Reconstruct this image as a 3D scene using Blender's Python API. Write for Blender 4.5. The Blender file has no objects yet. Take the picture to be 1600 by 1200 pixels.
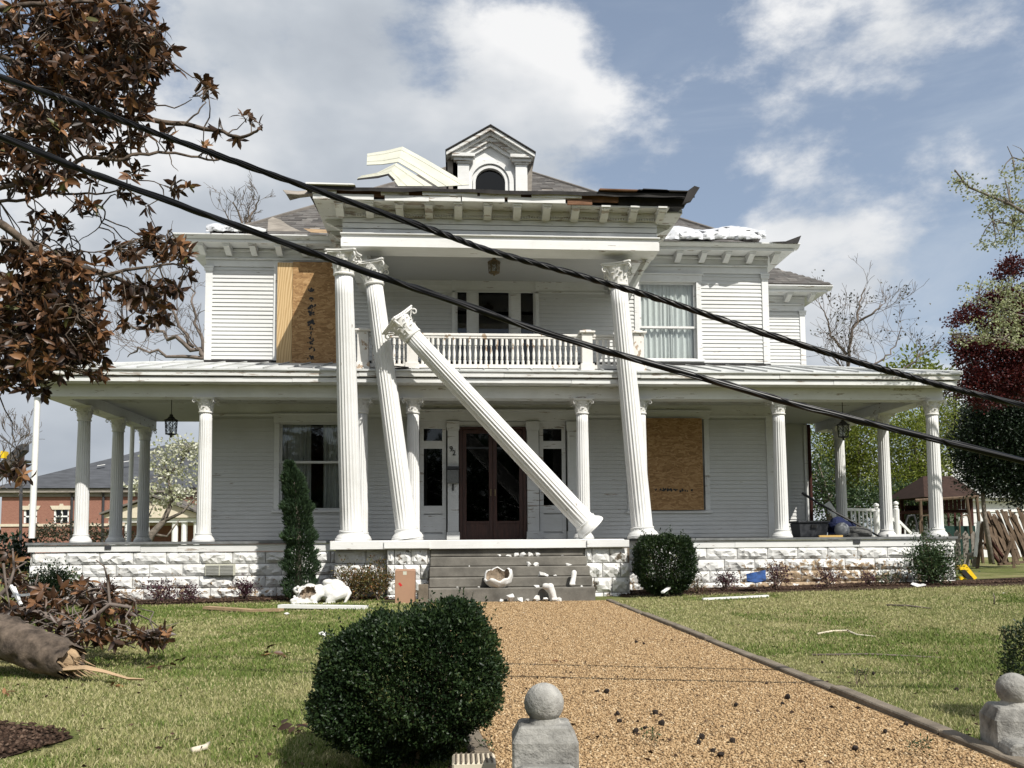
import bpy, bmesh, math, random
import numpy as np
from mathutils import Vector, Matrix

# ------------------------------------------------------------------ camera
SC = bpy.context.scene
COL = SC.collection
F, PY, HOR = 1300.0, 748.0, 842.0            # focal length and optical axis in photo pixels (1600 wide), horizon row
CAM = Vector((0.0, 0.0, 1.06))
_yaw, _pit, _rol = math.atan(86.0 / F), math.atan((HOR - PY) / F), 0.007
FWD = Vector((math.sin(_yaw) * math.cos(_pit), math.cos(_yaw) * math.cos(_pit), math.sin(_pit)))
_r0 = Vector((math.cos(_yaw), -math.sin(_yaw), 0.0)); _u0 = _r0.cross(FWD)
RGT = _r0 * math.cos(_rol) - _u0 * math.sin(_rol)
UPV = _u0 * math.cos(_rol) + _r0 * math.sin(_rol)
cd = bpy.data.cameras.new('camera'); cam = bpy.data.objects.new('camera', cd); COL.objects.link(cam)
cd.sensor_width = 36.0; cd.lens = F / 1600 * 36; cd.shift_y = (PY - 600) / 1600
cd.clip_start = 0.05; cd.clip_end = 3000
mw = Matrix((RGT, UPV, -FWD)).transposed().to_4x4(); mw.translation = CAM
cam.matrix_world = mw
SC.camera = cam

def at(px, py, Y):
    """point of the plane at depth Y that the photo shows at pixel (px, py)"""
    d = FWD + RGT * ((px - 800) / F) + UPV * ((PY - py) / F)
    return CAM + d * (Y / d.y)
def X_(px, Y, py=842): return at(px, py, Y).x
def Z_(py, Y, px=714): return at(px, py, Y).z

# ------------------------------------------------------------------ light
SUN_DIR = Vector((0.50, -0.80, 1.0)).normalized()     # towards the sun
el = math.asin(SUN_DIR.z); az = math.atan2(SUN_DIR.x, SUN_DIR.y)
sd = bpy.data.lights.new('sun', 'SUN'); sun = bpy.data.objects.new('sun', sd); COL.objects.link(sun)
sd.energy = 5.0; sd.angle = math.radians(0.5); sd.color = (1.0, 0.96, 0.89)
sun.rotation_euler = (-SUN_DIR).to_track_quat('-Z', 'Y').to_euler(); sun.location = (10, -10, 30)

world = bpy.data.worlds.new('World'); SC.world = world; world.use_nodes = True
OFF = (20.2, 4.4, 1.5)
def build_world():
    nt = world.node_tree; N = nt.nodes; L = nt.links; N.clear()
    out = N.new('ShaderNodeOutputWorld'); bg = N.new('ShaderNodeBackground'); bg.inputs[1].default_value = 0.118
    sky = N.new('ShaderNodeTexSky'); sky.sky_type = 'NISHITA'; sky.sun_disc = False
    sky.sun_elevation = el; sky.sun_rotation = az; sky.air_density = 1.0; sky.dust_density = 1.5
    tc = N.new('ShaderNodeTexCoord')
    # clouds lie on a high sheet: direction / (z + k)
    sep = N.new('ShaderNodeSeparateXYZ'); L.new(tc.outputs['Generated'], sep.inputs[0])
    def M(op, a, b=None, c=None, clamp=False):
        n = N.new('ShaderNodeMath'); n.operation = op; n.use_clamp = clamp
        for i, v in enumerate((a, b, c)):
            if v is None: continue
            if isinstance(v, (int, float)): n.inputs[i].default_value = v
            else: L.new(v, n.inputs[i])
        return n.outputs[0]
    cx = sep.outputs['X']
    def mapped(loc, scale):
        m = N.new('ShaderNodeMapping'); m.inputs['Location'].default_value = loc; m.inputs['Scale'].default_value = scale
        L.new(tc.outputs['Generated'], m.inputs[0]); return m.outputs[0]
    def noise(vec, scale, detail, rough, dist=0.0):
        n = N.new('ShaderNodeTexNoise'); n.inputs['Scale'].default_value = scale; n.inputs['Detail'].default_value = detail
        n.inputs['Roughness'].default_value = rough; n.inputs['Distortion'].default_value = dist
        L.new(vec, n.inputs['Vector']); return n.outputs['Fac']
    def mrange(v, a, b, c=0.0, d=1.0, smooth=True):
        r = N.new('ShaderNodeMapRange'); r.interpolation_type = 'SMOOTHSTEP' if smooth else 'LINEAR'
        for i, q in enumerate((a, b, c, d)): r.inputs[i + 1].default_value = q
        L.new(v, r.inputs[0]); return r.outputs[0]
    OX, OY, OZ = OFF
    # cumulus in the round: noise over the view direction, banks flattened a little; heavier on one side of the sky
    cover = M('MULTIPLY', M('SUBTRACT', cx, 0.30), -0.17)
    S = (1.0, 1.0, 1.75)
    big = noise(mapped((OX, OY, OZ), S), 2.1, 2.0, 0.5)
    mid = noise(mapped((OX + 4, OY, OZ), S), 4.6, 13.0, 0.60, 0.1)
    low = noise(mapped((OX + 4, OY, OZ + 0.085), S), 4.6, 4.0, 0.5, 0.15)
    big2 = noise(mapped((OX, OY, OZ + 0.13), S), 2.1, 1.0, 0.5)
    den = M('ADD', M('ADD', M('MULTIPLY', big, 0.58), M('MULTIPLY', mid, 0.52)), cover)
    fac = mrange(den, 0.535, 0.635, 0.0, 0.97)
    wisp = mrange(noise(mapped((OX + 9, OY, OZ), (1, 1, 3.4)), 3.0, 8.0, 0.6, 0.6), 0.42, 0.75, 0.0, 0.40)
    # sunlit crowns (less cloud above than here) and grey bases
    lit = M('ADD', M('MULTIPLY', M('SUBTRACT', mid, low), 1.7), M('MULTIPLY', M('SUBTRACT', big, big2), 2.2))
    thick = mrange(den, 0.55, 0.82, 0.0, 0.55, False)
    tone = M('ADD', M('SUBTRACT', 0.74, thick), lit, clamp=True)
    ramp = N.new('ShaderNodeValToRGB'); e = ramp.color_ramp.elements
    e[0].position = 0.0; e[0].color = (0.36, 0.40, 0.46, 1)
    e[1].position = 1.0; e[1].color = (0.90, 0.90, 0.90, 1)
    m_ = ramp.color_ramp.elements.new(0.45); m_.color = (0.53, 0.57, 0.62, 1)
    L.new(tone, ramp.inputs[0])
    mul = N.new('ShaderNodeVectorMath'); mul.operation = 'SCALE'; mul.inputs['Scale'].default_value = 8.2
    L.new(ramp.outputs[0], mul.inputs[0])
    # haze pales the blue towards the horizon, thin high cirrus in streaks
    veil = N.new('ShaderNodeMix'); veil.data_type = 'RGBA'
    L.new(M('ADD', mrange(sep.outputs['Z'], 0.0, 0.8, 0.50, 0.22, False), wisp, clamp=True), veil.inputs[0])
    L.new(sky.outputs[0], veil.inputs[6]); veil.inputs[7].default_value = (4.1, 4.7, 5.5, 1)
    mix = N.new('ShaderNodeMix'); mix.data_type = 'RGBA'
    L.new(fac, mix.inputs[0]); L.new(veil.outputs[2], mix.inputs[6]); L.new(mul.outputs[0], mix.inputs[7])
    L.new(mix.outputs[2], bg.inputs[0]); L.new(bg.outputs[0], out.inputs[0])
build_world()

SC.view_settings.view_transform = 'Standard'; SC.view_settings.look = 'None'
SC.view_settings.exposure = 0.12; SC.view_settings.gamma = 1.0
SC.render.engine = 'CYCLES'; SC.cycles.use_denoising = True
SC.cycles.max_bounces = 6; SC.cycles.diffuse_bounces = 2; SC.cycles.glossy_bounces = 2; SC.cycles.transparent_max_bounces = 8
SC.cycles.caustics_reflective = False; SC.cycles.caustics_refractive = False

# ------------------------------------------------------------------ helpers
RNG = random.Random(7); NPR = np.random.default_rng(11)
V3 = Vector
def link(o, parent=None):
    COL.objects.link(o)
    if parent is not None: o.parent = parent
    return o
def tag(o, label=None, cat=None, group=None, kind=None):
    if label: o['label'] = label
    if cat: o['category'] = cat
    if group: o['group'] = group
    if kind: o['kind'] = kind
    return o
def empty(name, loc=(0, 0, 0), label=None, cat=None, group=None):
    o = bpy.data.objects.new(name, None); o.empty_display_size = 0.2; link(o); o.location = loc
    return tag(o, label, cat, group)
def wm(o):
    return o.matrix_basis.copy() if o.parent is None else wm(o.parent) @ o.matrix_parent_inverse @ o.matrix_basis
def place(o, parent):
    """parent o, keeping it where its own coordinates put it in the world"""
    o.parent = parent
    if parent is not None: o.matrix_parent_inverse = wm(parent).inverted()
    return o

class MB:
    def __init__(s): s.v = []; s.f = []
    def add(s, vs, fs):
        b = len(s.v); s.v += [tuple(v) for v in vs]; s.f += [tuple(i + b for i in f) for f in fs]; return s
    def box(s, x0, x1, y0, y1, z0, z1):
        return s.add([(x0,y0,z0),(x1,y0,z0),(x1,y1,z0),(x0,y1,z0),(x0,y0,z1),(x1,y0,z1),(x1,y1,z1),(x0,y1,z1)],
                     [(0,3,2,1),(4,5,6,7),(0,1,5,4),(1,2,6,5),(2,3,7,6),(3,0,4,7)])
    def obox(s, a, b, w, h, up=(0, 0, 1)):
        """bar from a to b, w wide (sideways), h high"""
        a, b = Vector(a), Vector(b); d = (b - a).normalized(); u = Vector(up)
        if abs(d.dot(u)) > 0.98: u = Vector((0, 1, 0))
        r = d.cross(u).normalized() * (w / 2); u = r.cross(d).normalized() * (h / 2)
        return s.add([a-r-u, a+r-u, a+r+u, a-r+u, b-r-u, b+r-u, b+r+u, b-r+u],
                     [(0,3,2,1),(4,5,6,7),(0,1,5,4),(1,2,6,5),(2,3,7,6),(3,0,4,7)])
    def tube(s, pts, rad, n=6, caps=True):
        pts = [Vector(p) for p in pts]; m = len(pts)
        if isinstance(rad, (int, float)): rad = [rad] * m
        vs = []; up = None
        for i, p in enumerate(pts):
            d = (pts[min(i+1, m-1)] - pts[max(i-1, 0)])
            d = d.normalized() if d.length > 1e-9 else Vector((0, 0, 1))
            if up is None: up = d.orthogonal().normalized()
            else:
                up = up - d * up.dot(d)
                up = up.normalized() if up.length > 1e-6 else d.orthogonal().normalized()
            q = d.cross(up)
            for k in range(n):
                a = 2 * math.pi * k / n
                vs.append(p + (up * math.cos(a) + q * math.sin(a)) * rad[i])
        fs = [(i*n+k, i*n+(k+1) % n, (i+1)*n+(k+1) % n, (i+1)*n+k) for i in range(m-1) for k in range(n)]
        if caps: fs += [tuple(range(n))[::-1], tuple((m-1)*n+k for k in range(n))]
        return s.add(vs, fs)
    def lathe(s, prof, n=24, c=(0, 0, 0), rfun=None, cap=True):
        """prof: list of (r, z)"""
        vs = []
        for r, z in prof:
            for k in range(n):
                a = 2 * math.pi * k / n; rr = r if rfun is None else rfun(r, z, a)
                vs.append((c[0] + rr * math.cos(a), c[1] + rr * math.sin(a), c[2] + z))
        m = len(prof)
        fs = [(i*n+k, i*n+(k+1) % n, (i+1)*n+(k+1) % n, (i+1)*n+k) for i in range(m-1) for k in range(n)]
        if cap: fs += [tuple(range(n))[::-1], tuple((m-1)*n+k for k in range(n))]
        return s.add(vs, fs)
    def prism(s, poly, axis, a0, a1):
        """polygon given in the two other axes (in xyz order), extruded along axis from a0 to a1"""
        def mk(p, a):
            if axis == 0: return (a, p[0], p[1])
            if axis == 1: return (p[0], a, p[1])
            return (p[0], p[1], a)
        n = len(poly)
        vs = [mk(p, a0) for p in poly] + [mk(p, a1) for p in poly]
        fs = [tuple(range(n)), tuple(range(n, 2*n))[::-1]] + [(i, i+n, (i+1) % n + n, (i+1) % n) for i in range(n)]
        return s.add(vs, fs)
    def mesh(s, name='m', smooth=False, fix=True):
        me = bpy.data.meshes.new(name); me.from_pydata(s.v, [], s.f); me.update()
        if fix:
            bm = bmesh.new(); bm.from_mesh(me); bmesh.ops.recalc_face_normals(bm, faces=bm.faces); bm.to_mesh(me); bm.free()
        if smooth: me.polygons.foreach_set('use_smooth', [True] * len(me.polygons))
        return me
    def build(s, name, mat, parent=None, smooth=False, bevel=0, fix=True, autos=False):
        me = s.mesh(name, smooth or autos, fix)
        o = bpy.data.objects.new(name, me); COL.objects.link(o)
        if mat: me.materials.append(mat)
        if parent is not None: place(o, parent)
        if autos:
            try: me.set_sharp_from_angle(angle=math.radians(35))
            except Exception: pass
        if bevel:
            b = o.modifiers.new('bevel', 'BEVEL'); b.width = bevel; b.segments = 1; b.limit_method = 'ANGLE'; b.angle_limit = math.radians(40)
        return o
def inst(name, me, parent=None, loc=(0,0,0), rot=(0,0,0), scale=(1,1,1), mat=None):
    o = bpy.data.objects.new(name, me); COL.objects.link(o)
    o.location = loc; o.rotation_euler = rot; o.scale = scale
    if mat is not None and len(me.materials) == 0: me.materials.append(mat)
    if parent is not None: place(o, parent)
    return o
def npmesh(name, V, Fq, mat, parent=None, attr=None, smooth=False):
    """V (n,3), Fq (m,k) arrays; attr: dict of per-face floats"""
    V = np.asarray(V, np.float32); Fq = np.asarray(Fq, np.int32); m, k = Fq.shape
    me = bpy.data.meshes.new(name)
    me.vertices.add(len(V)); me.vertices.foreach_set('co', V.ravel())
    me.loops.add(m * k); me.loops.foreach_set('vertex_index', Fq.ravel())
    me.polygons.add(m); me.polygons.foreach_set('loop_start', np.arange(0, m*k, k, dtype=np.int32))
    try: me.polygons.foreach_set('loop_total', np.full(m, k, dtype=np.int32))
    except Exception: pass
    if smooth: me.polygons.foreach_set('use_smooth', np.ones(m, dtype=bool))
    me.update(calc_edges=True); me.validate()
    if attr:
        for nm, arr in attr.items():
            a = me.attributes.new(nm, 'FLOAT', 'FACE'); a.data.foreach_set('value', np.asarray(arr, np.float32))
    me.materials.append(mat)
    o = bpy.data.objects.new(name, me); COL.objects.link(o)
    if parent is not None: place(o, parent)
    return o
def sstep(a, b, x):
    t = np.clip((np.asarray(x, float) - a) / (b - a), 0, 1); return t * t * (3 - 2 * t)
def gz(x, y):
    """height of the lawn: nearly level, a little higher to the right of the path and lower to the left"""
    x = np.asarray(x, float); y = np.asarray(y, float)
    d = np.where(x > 2.7, 0.019 * np.minimum(x - 2.7, 9), np.where(x < -0.8, 0.0115 * np.maximum(x + 0.8, -9), 0.0))
    und = 0.012 * np.sin(x * 1.7 + 0.6) * np.sin(y * 1.3) * ((x > 2.7) | (x < -0.8))
    return d * sstep(7, 14, y) + und * sstep(3, 5, y)
def gzf(x, y): return float(gz(x, y))
# ------------------------------------------------------------------ materials
class NT:
    def __init__(s, name):
        s.m = bpy.data.materials.new(name); s.m.use_nodes = True; s.t = s.m.node_tree; s.N = s.t.nodes; s.L = s.t.links
        s.b = s.N['Principled BSDF']; s.out = s.N['Material Output']; s._pos = None
    def new(s, t, **k):
        n = s.N.new('ShaderNode' + t)
        for a, v in k.items(): setattr(n, a, v)
        return n
    def lk(s, a, b): s.L.new(a, b)
    def pos(s):
        if s._pos is None: s._pos = s.new('NewGeometry').outputs['Position']
        return s._pos
    def mp(s, scale=(1,1,1), rot=(0,0,0), loc=(0,0,0), vec=None):
        m = s.new('Mapping'); m.inputs['Scale'].default_value = scale; m.inputs['Rotation'].default_value = rot; m.inputs['Location'].default_value = loc
        s.lk(vec or s.pos(), m.inputs[0]); return m.outputs[0]
    def noise(s, scale, detail=4, rough=0.55, vec=None, dist=0.0):
        n = s.new('TexNoise'); n.inputs['Scale'].default_value = scale; n.inputs['Detail'].default_value = detail
        n.inputs['Roughness'].default_value = rough; n.inputs['Distortion'].default_value = dist
        s.lk(vec or s.pos(), n.inputs['Vector']); return n.outputs['Fac']
    def ramp(s, fac, stops):
        r = s.new('ValToRGB'); e = r.color_ramp.elements
        e[0].position, e[0].color = stops[0][0], (*stops[0][1], 1); e[1].position, e[1].color = stops[-1][0], (*stops[-1][1], 1)
        for p, c in stops[1:-1]: q = e.new(p); q.color = (*c, 1)
        s.lk(fac, r.inputs[0]); return r.outputs[0]
    def rng(s, fac, a, b, c=0.0, d=1.0):
        r = s.new('MapRange'); r.inputs[1].default_value = a; r.inputs[2].default_value = b; r.inputs[3].default_value = c; r.inputs[4].default_value = d
        s.lk(fac, r.inputs[0]); return r.outputs[0]
    def mix(s, fac, a, b, blend='MIX'):
        m = s.new('Mix', data_type='RGBA', blend_type=blend)
        for i, v in ((0, fac), (6, a), (7, b)):
            if isinstance(v, (int, float)): m.inputs[i].default_value = v
            elif isinstance(v, tuple): m.inputs[i].default_value = (*v, 1)
            else: s.lk(v, m.inputs[i])
        return m.outputs[2]
    def math(s, op, a, b=0.0):
        n = s.new('Math', operation=op)
        for i, v in enumerate((a, b)):
            if isinstance(v, (int, float)): n.inputs[i].default_value = v
            else: s.lk(v, n.inputs[i])
        return n.outputs[0]
    def bump(s, h, strength=0.3, dist=0.01):
        b = s.new('Bump'); b.inputs['Strength'].default_value = strength; b.inputs['Distance'].default_value = dist
        s.lk(h, b.inputs['Height']); s.lk(b.outputs[0], s.b.inputs['Normal'])
    def fin(s, col=None, rough=0.7, spec=0.3, metal=0.0):
        if col is not None:
            if isinstance(col, tuple): s.b.inputs['Base Color'].default_value = (*col, 1)
            else: s.lk(col, s.b.inputs['Base Color'])
        if isinstance(rough, (int, float)): s.b.inputs['Roughness'].default_value = rough
        else: s.lk(rough, s.b.inputs['Roughness'])
        s.b.inputs['Specular IOR Level'].default_value = spec; s.b.inputs['Metallic'].default_value = metal
        return s.m
def sc3(c, k): return tuple(min(1, max(0, x * k)) for x in c)
def plain(name, c, rough=0.7, var=0.15, scale=6, bump=0.0, bscale=40, spec=0.3, metal=0.0, stretch=(1,1,1)):
    n = NT(name); f = n.noise(scale, 5, 0.6, n.mp(stretch))
    col = n.ramp(f, [(0.3, sc3(c, 1 - var)), (0.7, sc3(c, 1 + var))])
    if bump: n.bump(n.noise(bscale, 4, 0.6), bump, 0.01)
    return n.fin(col, rough, spec, metal)
def paint(name, c=(0.80, 0.80, 0.775), wear=0.5, wood=(0.27, 0.235, 0.20), dirt=0.25, stretch=(0.35, 1, 3.0), scale=7.0):
    """old white house paint: grime in soft patches, bare weathered wood where it has flaked (wear 0..1)"""
    n = NT(name)
    f1 = n.noise(1.3, 5, 0.65); f2 = n.noise(9, 4, 0.6, n.mp(stretch))
    g = n.mix(n.math('MULTIPLY', n.rng(f1, 0.42, 0.72), dirt), c, (0.50, 0.495, 0.465))
    g = n.mix(n.math('MULTIPLY', n.rng(f2, 0.45, 0.75), dirt * 0.7), g, (0.56, 0.555, 0.53))
    fl = n.noise(scale, 7, 0.62, n.mp(stretch, loc=(3, 1, 7)))
    big = n.noise(0.9, 3, 0.5, n.mp((1, 1, 1), loc=(9, 2, 4)))
    mask = n.rng(n.math('ADD', fl, n.math('MULTIPLY', n.math('SUBTRACT', big, 0.5), 0.35)), 0.74 - 0.16 * wear, 0.755 - 0.16 * wear)
    col = n.mix(mask, g, n.mix(n.rng(f2, 0.35, 0.65), wood, sc3(wood, 1.5)))
    n.bump(n.math('ADD', n.math('MULTIPLY', mask, -0.6), n.math('MULTIPLY', n.noise(60, 3, 0.6, n.mp((0.2, 1, 1))), 0.5)), 0.25, 0.006)
    return n.fin(col, 0.62, 0.25)
M = {}
M['paint'] = paint('white_paint', c=(0.75, 0.75, 0.735), wear=0.42, dirt=0.38)
M['siding'] = paint('siding_paint', c=(0.62, 0.625, 0.612), wear=0.34, dirt=0.42)
M['trim'] = paint('trim_paint', c=(0.72, 0.725, 0.715), wear=0.62, dirt=0.5)
M['worn'] = paint('worn_cornice_paint', c=(0.71, 0.71, 0.69), wear=1.05, dirt=0.7)
M['column'] = paint('column_paint', c=(0.70, 0.70, 0.688), wear=0.16, dirt=0.38, stretch=(1, 1, 0.6))
M['capital'] = paint('capital_paint', c=(0.74, 0.73, 0.70), wear=0.05, dirt=0.4, stretch=(1, 1, 1))
M['rail'] = paint('rail_paint', c=(0.78, 0.755, 0.71), wear=0.8, dirt=0.5, wood=(0.33, 0.25, 0.18), stretch=(1, 1, 0.7))
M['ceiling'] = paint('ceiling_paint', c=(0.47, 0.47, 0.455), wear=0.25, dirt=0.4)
M['floor'] = plain('porch_floor_grey', (0.16, 0.165, 0.165), 0.7, 0.3, 8)
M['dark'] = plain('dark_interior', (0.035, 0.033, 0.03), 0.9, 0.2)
M['black'] = plain('black_iron', (0.018, 0.017, 0.016), 0.5, 0.2, spec=0.4)
M['membrane'] = plain('black_roof_membrane', (0.022, 0.02, 0.019), 0.75, 0.5, 5, 0.4, 30)
M['rotwood'] = plain('bare_rotten_wood', (0.16, 0.085, 0.05), 0.9, 0.5, 9, 0.6, 40, stretch=(0.3, 1, 2))
M['greywood'] = plain('weathered_grey_wood', (0.25, 0.225, 0.195), 0.85, 0.3, 9, 0.4, 50, stretch=(0.3, 1, 1))
M['sheet'] = plain('cream_sheet_metal', (0.54, 0.535, 0.44), 0.5, 0.10, 2.5, 0.05, 8, 0.4)
M['sheetedge'] = plain('sheet_underside', (0.20, 0.19, 0.17), 0.6, 0.2)
M['tin'] = plain('porch_roof_metal', (0.52, 0.53, 0.52), 0.55, 0.22, 2.0, 0.1, 20, 0.35, stretch=(1, 0.4, 1))
M['foil'] = plain('white_foil_wrap', (0.56, 0.57, 0.59), 0.25, 0.18, 4, 1.0, 7, 0.6)
M['conc'] = plain('step_concrete', (0.155, 0.145, 0.125), 0.9, 0.45, 2.2, 0.5, 60)
M['kerb'] = plain('kerb_concrete', (0.17, 0.142, 0.108), 0.9, 0.35, 5.0, 0.5, 60)
M['post'] = plain('carved_stone', (0.25, 0.243, 0.222), 0.9, 0.6, 9.0, 0.9, 60)
M['card'] = plain('brown_cardboard', (0.36, 0.215, 0.14), 0.8, 0.08, 3)
M['red'] = plain('red_sticker', (0.55, 0.03, 0.03), 0.5, 0.05)
M['plaster'] = plain('white_plaster', (0.66, 0.65, 0.62), 0.75, 0.12, 8, 0.3, 30)
M['hollow'] = plain('brown_cast_core', (0.25, 0.195, 0.14), 0.9, 0.5, 14, 0.7, 40)
M['bark'] = plain('grey_bark', (0.17, 0.145, 0.12), 0.9, 0.4, 9, 0.8, 50)
M['twig'] = plain('twig_bark', (0.16, 0.13, 0.11), 0.9, 0.3, 8)
M['mossbark'] = plain('magnolia_bark', (0.098, 0.075, 0.057), 0.95, 0.8, 9, 1.0, 30)
M['heartwood'] = plain('split_heartwood', (0.35, 0.245, 0.145), 0.85, 0.35, 6, 0.8, 30, stretch=(0.4, 1, 2))
M['shingle'] = None
M['cable'] = plain('black_cable_jacket', (0.004, 0.004, 0.0045), 0.33, 0.15, 5, spec=0.22)
M['doorwood'] = plain('mahogany_door', (0.050, 0.017, 0.010), 0.45, 0.45, 10, 0.1, 40, 0.5, stretch=(3, 1, 0.35))
M['mailbox'] = plain('grey_mailbox', (0.16, 0.165, 0.16), 0.45, 0.1, spec=0.5)
M['brass'] = plain('aged_brass', (0.20, 0.15, 0.08), 0.45, 0.25, spec=0.5, metal=0.6)
M['curtain'] = plain('white_curtain', (0.78, 0.80, 0.80), 0.9, 0.05)
M['curtaing'] = plain('grey_curtain', (0.42, 0.43, 0.41), 0.9, 0.1)
M['yellow'] = plain('yellow_plastic', (0.78, 0.52, 0.02), 0.4, 0.08)
M['blue'] = plain('blue_tarp_scrap', (0.012, 0.045, 0.15), 0.6, 0.6, 12)
M['navy'] = plain('navy_cloth', (0.012, 0.018, 0.06), 0.85, 0.3)
M['greybin'] = plain('dark_grey_plastic', (0.045, 0.047, 0.052), 0.5, 0.15)
M['silver'] = plain('grey_vinyl_ball', (0.27, 0.28, 0.29), 0.3, 0.05, spec=0.5)
M['playred'] = plain('shade_darkened_redwood', (0.05, 0.017, 0.013), 0.9, 0.3, 8, stretch=(0.3, 1, 3))  # red wood darkened in colour to stand in for tree shade over the playhouse
M['playroof'] = plain('shade_darkened_roof_brown', (0.040, 0.022, 0.016), 0.95, 0.25, 8)  # roof brown darkened too, the tree shade put into its colour
M['green'] = plain('green_plastic', (0.008, 0.035, 0.027), 0.6, 0.1)  # slide plastic, darkened along with the shaded playhouse
M['fence'] = plain('weathered_fence_wood', (0.115, 0.08, 0.053), 0.9, 0.5, 6, 0.4, 40, stretch=(3, 3, 0.4))
M['shedwall'] = plain('shed_white_wall', (0.70, 0.70, 0.69), 0.7, 0.08)
M['shedroof'] = plain('shed_roof_metal', (0.42, 0.42, 0.40), 0.5, 0.15)
M['brickcream'] = plain('cream_stone_trim', (0.62, 0.55, 0.43), 0.8, 0.1)
M['slate'] = plain('slate_blue_shingle', (0.070, 0.074, 0.082), 0.95, 0.3, 2.0, 0.4, 6, stretch=(0.5, 1, 3))
M['slateside'] = plain('taupe_shingle', (0.15, 0.135, 0.12), 0.85, 0.2, 2.0)
M['boom'] = plain('dark_boom_steel', (0.05, 0.05, 0.055), 0.5, 0.2)
M['pvc'] = plain('white_pvc', (0.80, 0.80, 0.78), 0.45, 0.06)
M['yellowplank'] = plain('yellow_pine', (0.55, 0.36, 0.12), 0.8, 0.15)
M['carpet'] = plain('grey_carpet', (0.09, 0.09, 0.085), 0.95, 0.2, 20)
M['stem'] = plain('shrub_stem', (0.13, 0.095, 0.07), 0.9, 0.3)
M['cone'] = plain('black_cone', (0.02, 0.014, 0.011), 0.85, 0.3, 60)

def m_shingle():
    n = NT('grey_shingle'); a = n.new('Attribute', attribute_name='rnd')
    c = n.ramp(a.outputs['Fac'], [(0.0, (0.055, 0.054, 0.053)), (0.45, (0.13, 0.127, 0.122)), (0.8, (0.19, 0.182, 0.172)), (1.0, (0.30, 0.285, 0.265))])
    c = n.mix(n.rng(n.noise(5, 5, 0.6), 0.35, 0.7), c, (0.11, 0.10, 0.095)); n.bump(n.noise(180, 2), 0.4, 0.004)
    return n.fin(c, 0.9, 0.2)
M['shingle'] = m_shingle()
def m_stone():
    n = NT('painted_rock_face_stone')
    base = n.ramp(n.noise(3.0, 5, 0.6), [(0.3, (0.58, 0.575, 0.555)), (0.65, (0.74, 0.74, 0.72))])
    flake = n.noise(11, 6, 0.65); p = n.new('SeparateXYZ'); n.lk(n.pos(), p.inputs[0])
    low = n.rng(p.outputs['Z'], 0.62, 0.10)            # splash zone: more paint lost near the soil
    right = n.math('MULTIPLY', n.rng(p.outputs['X'], 5.2, 6.4), n.rng(p.outputs['X'], 9.6, 8.0))
    right = n.math('MULTIPLY', right, n.rng(p.outputs['Z'], 0.80, 0.5))
    thr = n.math('ADD', n.math('ADD', flake, n.math('MULTIPLY', low, 0.13)), n.math('MULTIPLY', right, 0.16))
    mask = n.rng(thr, 0.655, 0.70)
    brown = n.ramp(n.noise(14, 5, 0.6), [(0.3, (0.16, 0.11, 0.065)), (0.55, (0.34, 0.25, 0.16)), (0.75, (0.52, 0.42, 0.30))])
    col = n.mix(mask, base, brown)
    n.bump(n.noise(30, 6, 0.65), 0.5, 0.012)
    return n.fin(col, 0.8, 0.25)
M['stone'] = m_stone()
def m_pierstone():
    n = NT('flaking_pier_stone')
    base = n.ramp(n.noise(4.0, 5, 0.6), [(0.3, (0.58, 0.57, 0.55)), (0.65, (0.80, 0.80, 0.78))])
    mask = n.rng(n.math('ADD', n.noise(5.5, 6, 0.6), 0.0), 0.585, 0.615)
    col = n.mix(mask, base, n.ramp(n.noise(18, 5, 0.6), [(0.35, (0.07, 0.06, 0.05)), (0.7, (0.30, 0.25, 0.19))]))
    n.bump(n.noise(30, 6, 0.65), 0.5, 0.012)
    return n.fin(col, 0.8, 0.25)
M['pierstone'] = m_pierstone()
def m_osb():
    n = NT('osb_board')
    v = n.new('TexVoronoi'); v.inputs['Scale'].default_value = 13; v.inputs['Randomness'].default_value = 1
    ns = n.new('TexNoise'); ns.inputs['Scale'].default_value = 6; n.lk(n.pos(), ns.inputs['Vector'])
    ad = n.new('VectorMath', operation='MULTIPLY_ADD'); n.lk(ns.outputs['Color'], ad.inputs[0]); ad.inputs[1].default_value = (0.35, 0.2, 0.35); n.lk(n.mp((1, 1, 2.6)), ad.inputs[2])
    n.lk(ad.outputs[0], v.inputs['Vector'])
    s = n.new('SeparateColor'); n.lk(v.outputs['Color'], s.inputs[0])
    c = n.ramp(s.outputs[0], [(0.0, (0.24, 0.135, 0.058)), (0.4, (0.32, 0.185, 0.080)), (0.75, (0.39, 0.235, 0.105)), (1.0, (0.46, 0.29, 0.14))])
    c = n.mix(n.rng(n.noise(22, 4, 0.6, n.mp((1, 1, 4))), 0.55, 0.8, 0.0, 0.7), c, (0.16, 0.088, 0.036)); n.bump(s.outputs[1], 0.3, 0.003)
    return n.fin(c, 0.7, 0.25)
M['osb'] = m_osb()
def m_ply():
    n = NT('plywood_face')
    w = n.new('TexWave', wave_type='RINGS', rings_direction='Y'); w.inputs['Scale'].default_value = 2.2; w.inputs['Distortion'].default_value = 5; w.inputs['Detail'].default_value = 3
    n.lk(n.mp((3.2, 1, 0.45), loc=(8, 0, 0)), w.inputs['Vector'])
    c = n.ramp(w.outputs['Fac'], [(0.0, (0.43, 0.28, 0.125)), (0.6, (0.56, 0.39, 0.20)), (1.0, (0.60, 0.44, 0.24))])
    return n.fin(c, 0.65, 0.3)
M['ply'] = m_ply()
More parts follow.
